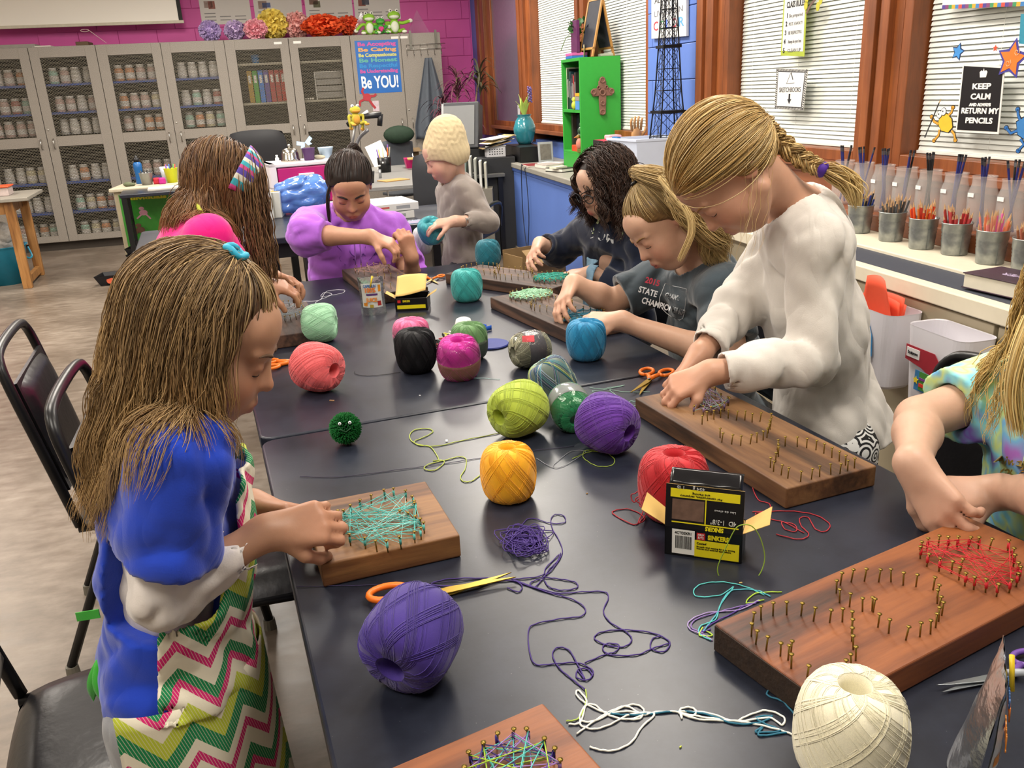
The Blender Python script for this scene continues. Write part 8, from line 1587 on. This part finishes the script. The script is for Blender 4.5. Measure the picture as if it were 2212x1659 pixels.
pk = wthing('blue_card', 'small teal and green card at the right edge above the orange star', 'card', 2209, 80); ob('sheet', MB().prism(wl2(pk[1], [(2202, 94), (2220, 96), (2224, 30), (2206, 30)]), 0, .002), pm('#2a86a0', .5, var=.2), pk[0])
# ================================================================ pails and jars on the counter
mbp = MB().lathe([(.036, 0), (.038, .003), (.0395, .03), (.0412, .045), (.0400, .050), (.0418, .055), (.0405, .060), (.0425, .065), (.041, .070), (.0435, .076), (.0435, .098), (.0455, .101), (.0455, .104), (.042, .104), (.040, .07), (.036, .006), (0, .006)], 30); PAIL = mkmesh('pail_body', mbp.v, mbp.f)
MZ = newmat('galvanised'); t = MZ[1]; b = MZ[2]; t.link(t.ramp(t.noise(35, 3, t.coord('Object')), [(.3, '#7f8484'), (.7, '#a4a8a6')]), b.inputs['Base Color']); b.inputs['Metallic'].default_value = .85; b.inputs['Roughness'].default_value = .38; PAIL.materials.append(MZ[0])
pencm = {}
def coloured_pencil(c_):
    if c_ not in pencm:
        a = MB().cyl((0, 0, 0), (0, 0, .145), .0036, n=6); b_ = MB().cyl((0, 0, .145), (0, 0, .165), .0036, .0004, n=6); me = mkmesh('barrel', a.v, a.f, False); me.materials.append(pm(c_, .4, var=.05)); m2 = mkmesh('tip', b_.v, b_.f, False); m2.materials.append(pm('#b8936a', .6)); pencm[c_] = (me, m2)
    return pencm[c_]
pails = [(1855, 505, 'blue and black pencils', ['#22357a', '#1c1c22', '#3a5a9a', '#8a6a50'], 'navy'), (1923, 523, 'grey and brown pencils', ['#6a5a4c', '#3a3634', '#8a7462', '#4a4e50', '#9a8270'], 'grey brown'), (1989, 540, 'orange and red pencils', ['#e0521e', '#c23a22', '#d8702a', '#b03020'], 'orange'), (2060, 553, 'dark red pencils', ['#a02a2c', '#b8383a', '#8a2a24', '#c04a4a'], 'dark red'), (2136, 573, 'pink and peach pencils', ['#d88078', '#d0609a', '#c98a6a', '#e09a8a', '#d87a50'], 'pink'), (2215, 596, 'brown pencils', ['#7a4630', '#8a5238', '#5e3426', '#a8604a'], 'brown')]
PO = ['leftmost pail, partly hidden', 'second pail from the left', 'third pail from the left', 'fourth pail from the left', 'fifth pail from the left', 'rightmost pail, cropped by the edge']
pr = random.Random(11)
for k, (px, py, nm, cs, adj) in enumerate(pails):
    p = Zp(px, py, CZ+.006); p = p+nrm(V(p[0], p[1], 0))*.036; p[2] = CZ+.006
    t_ = thing('metal_pail', 'galvanised pail of %s, %s' % (nm, PO[k].split(',')[0]), 'pail', p, 0, 'pencil pails on the counter'); t_.scale = (1.1, 1.1, 1.05); ob('pail_body', PAIL, None, t_); ob('seam', MB().bb((-.003, -.0425, .005), (.003, -.0375, .07)), MZ[0], t_)
    for j in range(30):
        a = pr.uniform(0, 6.28); r0 = .030*math.sqrt(pr.random()); tilt = pr.uniform(.02, .26); b0 = V(r0*math.cos(a)*.7, r0*math.sin(a)*.7, .012); c_ = pr.choice(cs)
        q = thing('coloured_pencil', 'coloured pencil among the %s ones in the %s' % (adj, PO[k].split(',')[0]), 'pencil', p+b0, 0, 'pencils in the %s pail' % adj, R=Rz(a)@Ry(tilt)@Rz(pr.uniform(0, 3))); q.scale = (1, 1, pr.uniform(.72, 1.0)); m1, m2 = coloured_pencil(c_); ob('barrel', m1, None, q); ob('tip', m2, None, q)
MJAR = pm('#e8e4e0', .12, var=0, alpha=.16, spec=1.0)  # thin white haze colour painted in for the reflections on clear plastic
jb = MB().lathe([(.036, 0), (.04, .004), (.042, .02), (.042, .11), (.034, .135), (.0335, .155), (.036, .158), (.0345, .160), (.032, .155), (.0325, .136), (.0405, .11), (.0405, .02), (.036, .006), (0, .006)], 24); JARM = mkmesh('jar_body', jb.v, jb.f); JARM.materials.append(MJAR)
bp = MB().cyl((0, 0, 0), (0, 0, .17), .0036, n=6); BPM = mkmesh('barrel', bp.v, bp.f, False); BPM.materials.append(pm('#24286a', .4)); be = MB().cyl((0, 0, .17), (0, 0, .182), .0038, n=8); BEM = mkmesh('ferrule', be.v, be.f, False); BEM.materials.append(pm('#6a6a70', .3, .8)); bq = MB().cyl((0, 0, .182), (0, 0, .190), .0036, n=8); BQM = mkmesh('eraser', bq.v, bq.f, False); BQM.materials.append(pm('#1a1a22', .7))
JN = ['leftmost', 'second', 'third', 'fourth', 'fifth', 'sixth', 'seventh', 'eighth', 'ninth']
for k in range(9):
    y = 3.36-.135*k; x = 2.27+.0*k; p = Rm(x, y, .872); t_ = thing('clear_jar', 'clear plastic jar of drawing pencils, %s behind the pails' % JN[k], 'jar', p, YR, 'clear pencil jars'); t_.scale = (1.15, 1.15, 1.15)
    ob('jar_body', JARM, None, t_); ob('white_label', MB().bb((-.0435, -.012, .10), (-.0425, .012, .112)), pm('#e6e6e4', .5), t_)
    for j in range(4 if k not in (5, 8) else 7):
        a = pr.uniform(0, 6.28); tl = pr.uniform(.05, .2); q = thing('drawing_pencil', 'dark blue drawing pencil in the %s clear jar' % JN[k], 'pencil', p+V(-.012*math.cos(a), -.012*math.sin(a), .010), 0, 'drawing pencils in the %s jar' % JN[k], R=Rz(a)@Ry(tl)); q.scale = (1.1, 1.1, 1.25); mm = pm('#1c1c1e', .4) if (k == 4 or pr.random() < .2) else None; ob('barrel', BPM, mm, q); ob('ferrule', BEM, None, q); ob('eraser', BQM, None, q)
simple('blue_yarn_wad', 'pale blue crumpled bundle on the dark strip by the white top girl', 'bundle', MB().ell((0, 0, .03), (.06, .05, .03)), pm('#2f6a98', .7, var=.3), Rm(1.90, 3.25, CZ), smooth=True)
bkk = thing('thick_book', 'thick hardcover book lying on the cream counter at the right', 'book', Rm(1.93, 2.0, CZ), YR+.12); bw, bl_, bt = .15, .235, .045
ob('cover', MB().bb((-bw/2, -bl_/2, 0), (bw/2, bl_/2, .003)).bb((-bw/2, -bl_/2, bt-.003), (bw/2, bl_/2, bt)).bb((bw/2-.003, -bl_/2, 0), (bw/2, bl_/2, bt)), pm('#3a2634', .35, var=.5, vs=14), bkk, bev=.001); ob('pages', MB().bb((-bw/2+.004, -bl_/2+.004, .003), (bw/2-.003, bl_/2-.004, bt-.003)), pm('#cfc9b8', .8, var=.06), bkk)
text('SILVER', .026, pm('#b9a8c4', .5), bkk, (.01, -.01, bt+.0004), Rz(PI/2), width=.11); ob('red_corner', MB().bb((-bw/2, -bl_/2, bt), (-bw/2+.03, -bl_/2+.05, bt+.0006)), pm('#a02430', .4), bkk)
# white bins hung on the counter front
RFM = np.c_[rot2((0, -1, 0), YR), V(0, 0, 1), rot2((-1, 0, 0), YR)]
def hbin(label, y, z0=.47, zt=.715, w_=.235, d_=.125):
    t_ = thing('hanging_bin', label, 'bin', Rm(CF-.003, y, z0), YR); P = []
    def rr(s): return [(-d_*s/2+x-d_/2, yy) for x, yy in [(q[0], q[1]) for q in rrect(-d_*s/2+0, -w_*s/2, d_*s/2, w_*s/2, .035)]]
    mb = MB(); A_ = [rrect(-d_/2*s, -w_/2*s, d_/2*s, w_/2*s, .035*s) for s in (.80, .86, 1.0, 1.01, .985, .84)]; Z_ = [0, .01, zt-z0-.004, zt-z0, zt-z0-.004, .012]; v = []; n = len(A_[0])
    for a, z in zip(A_, Z_): v += [(x-d_/2-.002, y_, z) for x, y_ in a]
    f = [(i*n+k, i*n+(k+1) % n, (i+1)*n+(k+1) % n, (i+1)*n+k) for i in range(5) for k in range(n)]+[tuple(range(n-1, -1, -1)), tuple(5*n+k for k in range(n))]
    ob('bin_shell', MB().add(v, f), pm('#dcd9e0', .3, var=.02), t_, smooth=False, bev=.002); return t_
B1_ = hbin('white hanging bin stuffed with orange paper, green frog sticker on it', 2.285); B2_ = hbin('empty white hanging bin labelled in red, behind the chair', 1.985)
RS = np.c_[V(0, -1, 0), V(0, 0, 1), V(-1, 0, 0)]
for (par, polys) in ((B1_, [([(-.055, .02), (-.045, .20), (.02, .20), (.04, .16), (.045, .10), (.02, .08), (.01, .02)], '#2f7fb8', 0), ([(-.03, .04), (-.035, .12), (-.02, .18), (.0, .17), (.005, .12), (.03, .13), (.03, .115), (.0, .10), (-.012, .04)], '#6aa03a', .0012), (disc(-.012, .165, .012, .011), '#e0c82a', .0024), (disc(-.012, .135, .016, .010), '#20181a', .0024), ([(.0, .085), (.04, .085), (.04, .11), (.0, .11)], '#e4e4e8', .0024)]), (B2_, [([(-.10, .14), (-.10, .185), (.02, .185), (.09, .11), (.085, .04), (.05, .04), (.05, .10), (-.03, .13)], '#a32c3a', 0), ([(-.095, .15), (-.095, .178), (-.04, .178), (-.04, .15)], '#e6e4e4', .0012), ([(-.05, .06), (-.05, .12), (.045, .12), (.045, .06)], '#3a7ab0', .0012), ([(-.03, .065), (-.03, .12), (.03, .12), (.03, .065)], '#4a8a3a', .0024), ([(-.028, .075), (-.028, .085), (.028, .085), (.028, .075)], '#d03a2a', .0036), ([(-.028, .095), (-.028, .102), (.028, .102), (.028, .095)], '#7a3a8a', .0036), (star(-.042, .09, .012, .006, 0), '#e2c82e', .0036)])):
    for pts, c_, z in polys: ob('sticker_piece', MB().prism(pts, z, z+.0012, RS, V(-.1275, 0, .0)), pm(c_, .4), par)
text('Pottery', .010, BKP, B1_, (-.1275-.0042, -.02, .094), RS, width=.026); text('Sculpture', .010, BKP, B2_, (-.1275-.0030, .0675, .160), RS, width=.042)
for k in range(4):
    q = thing('orange_paper', ['tall bent sheet of orange paper in the left bin', 'orange paper leaning at the front of the bin', 'orange paper curled at the back of the bin', 'small orange paper flap at the bin edge'][k], 'paper', Rm(CF-.07+.012*k-.02, 2.285, .50), YR)
    ob('sheet', MB().grid(lambda u, v, k=k: V(.010*math.sin(u*3+k)+.02*v*v*(k-1.5)*.6, (u-.5)*(.18-.02*k)*(1 if k != 0 else (1-.5*max(0, v-.5)*2)), v*(.315, .25, .26, .235)[k]-.03*(u-.5)**2), 10, 8), pm('#e8583a', .6, var=.06), q, smooth=True, solid=.0008)
# ================================================================ left: podium, table, trays, stand
pd = thing('podium', 'beige rolling podium with a green illustrated poster on its front', 'podium', Rm(-1.50, 7.95, 0), YR-.05); MPD = pm('#a59a80', .5)
q = BW(240, 402, 7.95); pd.location = Rm(q[0]+.27, q[1]+.25, 0); pd.scale = (1, 1, .80)
ob('cabinet_body', MB().bb((-.26, -.22, .05), (.26, .22, .93)), MPD, pd, bev=.006); ob('top', MB().bb((-.29, -.25, .93), (.34, .25, .97)), pm('#b9b09a', .45), pd, bev=.01); ob('base', MB().bb((-.24, -.2, 0), (.24, .2, .05)), MCH, pd)
pq = ob('poster', MB().bb((-.225, -.222, .12), (.20, -.2205, .90)), pm('#3a8a30', .4, var=.15), pd); PR_ = Rx(PI/2)
text('Individuals', .035, pm('#d2c92a', .4), pd, (-.02, -.2235, .84), PR_, width=.36, bold=.002)
for k, (x, z, c_, s_) in enumerate(((-.05, .70, '#c48a9a', 1), (-.10, .52, '#6a4a3a', 1.1), (-.02, .36, '#4a5ab0', 1.2), (.12, .56, '#7a4a8a', .9), (.13, .34, '#5a9ab8', .9))):
    ob('painted_figure', MB().prism(disc(x, z, .035*s_, .03*s_, 12), .2222, .2236, PR_).prism(disc(x-.01, z+.045*s_, .022*s_, .018*s_, 10), .2222, .2236, PR_).prism(limb([(x-.02, z-.02), (x-.06*s_, z-.06*s_)], .007), .2222, .2236, PR_).prism(limb([(x+.02, z-.02), (x+.05*s_, z-.07*s_)], .007), .2222, .2236, PR_), pm(c_, .5, var=.3, vs=30), pd)
PT = .776
def onp(dx, dy): return V(pd.location.x, pd.location.y, PT)+rot2((dx, dy, 0), YR-.05)
wbt = thing('water_bottle', 'blue sports bottle with black cap on the podium', 'bottle', onp(-.10, .10)); ob('bottle', MB().lathe([(.033, 0), (.036, .01), (.030, .08), (.036, .13), (.036, .17), (.022, .19)], 20), pm('#1c5a98', .3), wbt, smooth=True); ob('cap', MB().lathe([(.025, .188), (.026, .215), (.012, .225), (.012, .24), (0, .242)], 16), pm('#17171a', .4), wbt, smooth=True)
t_ = thing('tin_bucket', 'small silver bucket of pens on the podium', 'bucket', onp(-.01, -.06)); ob('bucket', MB().lathe([(.042, 0), (.056, .10), (.058, .103), (.05, .10), (.04, .005), (0, .005)], 24), pm('#8f908e', .4, .5), t_, smooth=True)
for k in range(4): simple('marker', 'black marker sticking out of the silver bucket', 'marker', MB().cyl((0, 0, 0), (.01*(k-1.5), .01, .115), .007, n=8), MCH, onp(-.01+.018*(k-1.5), -.06)+V(0, 0, .006), group='markers in the silver bucket', smooth=True)
for k, (dx, dy, c_, nm) in enumerate(((.07, -.05, '#b01c30', 'red toy block beside the silver bucket'), (.12, -.08, '#b01c80', 'magenta toy block beside red one'))): simple('toy_block', nm, 'toy', MB().bb((-.028, -.028, 0), (.028, .028, .055)), pm(c_, .5), onp(dx, dy), YR+.2*k, bev=.012)
t_ = thing('yellow_bucket', 'neon yellow bucket of coloured markers on the podium', 'bucket', onp(.185, .02)); ob('bucket', MB().lathe([(.042, 0), (.058, .12), (.061, .123), (.053, .12), (.04, .005), (0, .005)], 24), pm('#c9d21e', .4), t_, smooth=True)
for k, (c_, nm) in enumerate((('#c8402a', 'red'), ('#3a8a3a', 'green'), ('#2a5aa8', 'blue'), ('#d8762a', 'orange'), ('#6a4a9a', 'purple'), ('#2a2a2c', 'black'))): simple('marker', '%s marker in the neon yellow bucket' % nm, 'marker', MB().cyl((0, 0, 0), (.02*math.cos(k), .02*math.sin(k), .15), .006, n=7), pm(c_, .5), onp(.185+.022*math.cos(k), .02+.022*math.sin(k))+V(0, 0, .006), smooth=True)
simple('white_jug', 'pale translucent cup behind the yellow bucket', 'cup', MB().lathe([(.035, 0), (.05, .13), (.046, .13), (.03, .01), (0, .01)], 20), pm('#b9bec8', .3), onp(.12, .14), smooth=True)
simple('folded_cloth', 'small heap of dark green cloth at the podium corner', 'cloth', MB().ell((0, 0, .018), (.04, .03, .02)).ell((.03, .01, .015), (.03, .025, .016)), pm('#5a6048', .8, var=.4), onp(-.16, -.10), smooth=True)
# side table with black legs next to the podium
q = Zp(305, 620, 0); st = thing('side_stand', 'black metal side table with a white board on it', 'table', (q[0], q[1], 0), YT); hz = .76
ob('tabletop', MB().bb((-.03, -.03, hz-.03), (.80, .38, hz)), MTBL, st, bev=.006)
for (x, y) in ((0, 0), (.76, 0), (0, .35), (.76, .35)): ob('leg', MB().bb((x-.02, y-.02, 0), (x+.02, y+.02, hz-.03)), MCH, st)
ob('crossbar', MB().bb((0, .0, .35), (.76, .02, .38)), MCH, st); ob('crossbar', MB().bb((-.01, .0, .50), (.01, .35, .53)), MCH, st)
simple('white_board', 'thin white board lying on the black side table', 'board', MB().bb((0, 0, 0), (.45, .22, .012)), pm('#cfcac0', .5), V(q[0], q[1], hz+.001)+rot2((.18, .12, 0), YT), YT)
q = Zp(245, 612, 0)
def tray(label, p, rz, s=1): 
    t_ = thing('black_tray', label, 'tray', p, rz, 'black supply trays'); ob('tray_shell', MB().lathe([(.12*s, 0), (.17*s, .085), (.175*s, .088), (.165*s, .085), (.115*s, .005), (0, .005)], 4, Rz(PI/4)@np.diag([1, .75, 1])), pm('#17171c', .4), t_, bev=.004); return t_
tray('lowest black tray on floor, orange dot on its front', (q[0], q[1], 0), YR); ob('orange_dot', MB().prism(disc(0, 0, .028, .028), 0, .002, Rx(PI/2-.35), V(0, -.098, .045)), pm('#c24a20', .5), bpy.data.objects['black_tray.001'] if 'black_tray.001' in bpy.data.objects else None)
q2 = q+rot2((.27, .0, 0), YR)
for k in range(5): tray(['bottom tray of the black and grey tray stack', 'second tray from the bottom of the tray stack', 'middle tray of the tray stack', 'fourth tray of the tray stack', 'topmost tray of the tray stack'][k], (q2[0], q2[1], .002+.052*k), YR, .92)
# wooden table at the far left
q = Zp(62, 622, 0); wt = thing('wooden_table', 'oak legged table cropped by the left edge', 'table', (q[0], q[1], 0), YR+.1); MOAK = mat_wood('#7a4f25', '#9a6a36', '#b07f48', 1.2, .5, 'Z', ring=14); hz = .76
for (x, y) in ((0, 0), (0, .62), (-1.1, 0), (-1.1, .62)): l = ob('leg', MB().bb((x-.035, y-.035, 0), (x+.035, y+.035, hz-.03)), MOAK, wt, bev=.004)
ob('tabletop', MB().bb((-1.2, -.08, hz-.03), (.16, .70, hz)), pm('#8f8a80', .5), wt, bev=.005); ob('apron', MB().bb((-1.1, -.02, hz-.13), (0, .0, hz-.03)).bb((-.02, 0, hz-.13), (0, .62, hz-.03)), MOAK, wt); ob('footrail', MB().bb((-.02, 0, .03), (.02, .62, .09)), MOAK, wt)
pb = thing('plastic_box', 'clear storage box with an orange lid on the oak table', 'box', V(q[0], q[1], hz)+rot2((-.16, .30, 0), YR+.1), YR+.1); ob('box_body', MB().bb((-.17, -.11, 0), (.14, .11, .07)), pm('#b8a8a4', .3, var=.3), pb, bev=.006); ob('orange_lid', MB().bb((-.18, -.12, .07), (.15, .12, .082)), pm('#d0552c', .4), pb, bev=.004)
simple('lime_paper', 'lime green paper on the oak table corner', 'paper', MB().bb((-.1, -.06, 0), (.06, .05, .004)), pm('#8fc43c', .6), V(q[0], q[1], hz)+rot2((-.13, -.0, 0), YR), YR+.3)
simple('yellow_marker_pile', 'yellow highlighter lying on lime paper', 'marker', MB().cyl((-.05, 0, .010), (.05, .01, .010), .009, n=10), pm('#c9b41e', .5), V(q[0], q[1], hz+.004)+rot2((-.14, .0, 0), YR), YR, smooth=True)
q = Zp(20, 615, 0); bg = thing('teal_bin', 'teal plastic bin with handles at the left edge', 'bin', (q[0]-.05, q[1]+.1, 0)); ob('bin_shell', MB().lathe([(.15, 0), (.19, .30), (.20, .32), (.21, .33), (.19, .33), (.14, .01), (0, .01)], 28), pm('#1c7a96', .4), bg, smooth=True); ob('handle', MB().tube(catmull([(.20, -.06, .30), (.23, -.04, .22), (.23, .04, .22), (.20, .06, .30)], 4), .008, 6), pm('#1c7a96', .4), bg)
ob('crumpled_bags', MB().ell((0, 0, .36), (.13, .12, .12)).ell((.07, -.04, .44), (.08, .07, .10)), pm('#b9b6b0', .4, var=.3, bump=.8, bs=18, bd=.03), bg, smooth=True)
# ================================================================ on the far black table
def onT3(px, py): return Zp(px, py, TZ)
for k, (dz, nm) in enumerate(((0, 'lower white pizza box of two'), (.045, 'upper white pizza box with blue print'))):
    p = Tb(.93+.02*k, 4.98-.01*k, TZ+dz+.0005*k); t_ = thing('pizza_box', nm, 'box', p, YT+.05*k); ob('carton', MB().bb((-.19, -.17, 0), (.19, .17, .043)), pm('#cfcfcc', .6, var=.04), t_, bev=.003); ob('red_print', MB().bb((-.13, -.1708, .018), (.02, -.17, .028)), pm('#b8504c', .6), t_); ob('grey_print', MB().bb((.06, -.1708, .012), (.14, -.17, .03)), pm('#8f9296', .6), t_)
    if k: ob('blue_print', MB().prism(disc(-.02, .02, .12, .07), .0432, .0440), pm('#9ab8cc', .6, var=.2, vs=40), t_)
pbg = thing('plastic_bag', 'crumpled translucent blue plastic bag on the far table', 'bag', onT3(652, 462)); h_ = []
v, f = sdf_mesh([('u', 0, ell((0, 0, .115), (.16, .10, .10))), ('u', .04, ell((.08, 0, .14), (.10, .08, .08))), ('u', .03, ell((-.09, 0, .07), (.08, .08, .06))), ('d', 0, smooth_noise(6, 34, .022, 5, True)), ('i', .004, plane((0, 0, .002), (0, 0, -1)))], V(-.25, -.2, -.02), V(.25, .2, .26), .006)
me = mkmesh('bag_film', v, f, False); me.materials.append(pm('#6a9ae8', .12, trans=.45, var=.2, vs=20, spec=.8)); o = link(bpy.data.objects.new('bag_film', me)); o.parent = pbg
for k, (px, py, w_, d_, h_, c_, nm) in enumerate(((578, 478, .035, .10, .17, '#3a86c0', 'white and blue cereal box at the table edge'), (596, 470, .07, .16, .15, '#a9a8a0', 'grey printed snack box beside the blue one'))):
    p = onT3(px, py); t_ = thing('snack_box', nm, 'box', p+V(0, .06, 0), YT-.25); ob('carton', MB().bb((-w_/2, -d_/2, 0), (w_/2, d_/2, h_)), pm('#c9cac6', .5, var=.05), t_, bev=.002); ob('printed_side', MB().bb((-w_/2, -d_/2-.001, .0), (-w_/2+w_*.5, -d_/2, h_)), pm(c_, .5, var=.2, vs=60), t_); ob('orange_print', MB().bb((-w_*.4, -d_/2+.02, h_), (w_*.4, d_/2-.02, h_+.001)), pm('#c07a3a', .5, var=.5, vs=40), t_)
gl = thing('name_card', 'pale blue and pink name card taped at the table edge', 'card', Tb(1.08, 4.64, TZ+.0006), YT); ob('sheet', MB().bb((-.09, -.06, 0), (.09, .06, .0012)), pm('#7f9cc0', .3), gl); ob('pink_field', MB().bb((-.07, -.05, .0012), (.06, .035, .002)), pm('#8a7f9c', .3), gl); text('NAME', .02, pm('#c4ccd4', .4), gl, (-.01, .038, .0024), width=.1)
tk = simple('tissue_pile', 'white paper at the left edge of the blue bag', 'paper', MB().box((0, 0, .01), (.05, .06, .02)), pm('#d9d6cc', .6), onT3(600, 433), YT); 
bx = thing('brown_paper_bag', 'open brown paper bag on the floor by the blue counter', 'bag', Rm(1.45, 5.6, 0), YR+.3); ob('paper_shell', MB().bb((-.17, -.13, 0), (-.165, .13, .36)).bb((.165, -.13, 0), (.17, .13, .36)).bb((-.17, -.13, 0), (.17, -.125, .33)).bb((-.17, .125, 0), (.17, .13, .38)).bb((-.17, -.13, 0), (.17, .13, .004)).box((0, -.19, .37), (.34, .15, .004), Rx(.5)), pm('#8a6f48', .8, var=.1), bx)
hc = simple('hanging_cable', 'thin dark cable hanging down the blue counter front', 'cable', MB().tube(catmull([Rm(CF-.015, 7.1, CZ+.002), Rm(CF-.03, 7.1, CZ-.02), Rm(CF-.02, 7.15, .4), Rm(CF-.02, 7.05, .12), Rm(CF-.02, 6.95, .4), Rm(CF-.02, 6.98, CZ-.1), Rm(CF-.03, 6.98, CZ-.02), Rm(CF-.015, 6.98, CZ+.002)], 5), .004, 5), pm('#1c2436', .6), (0, 0, 0), smooth=True)
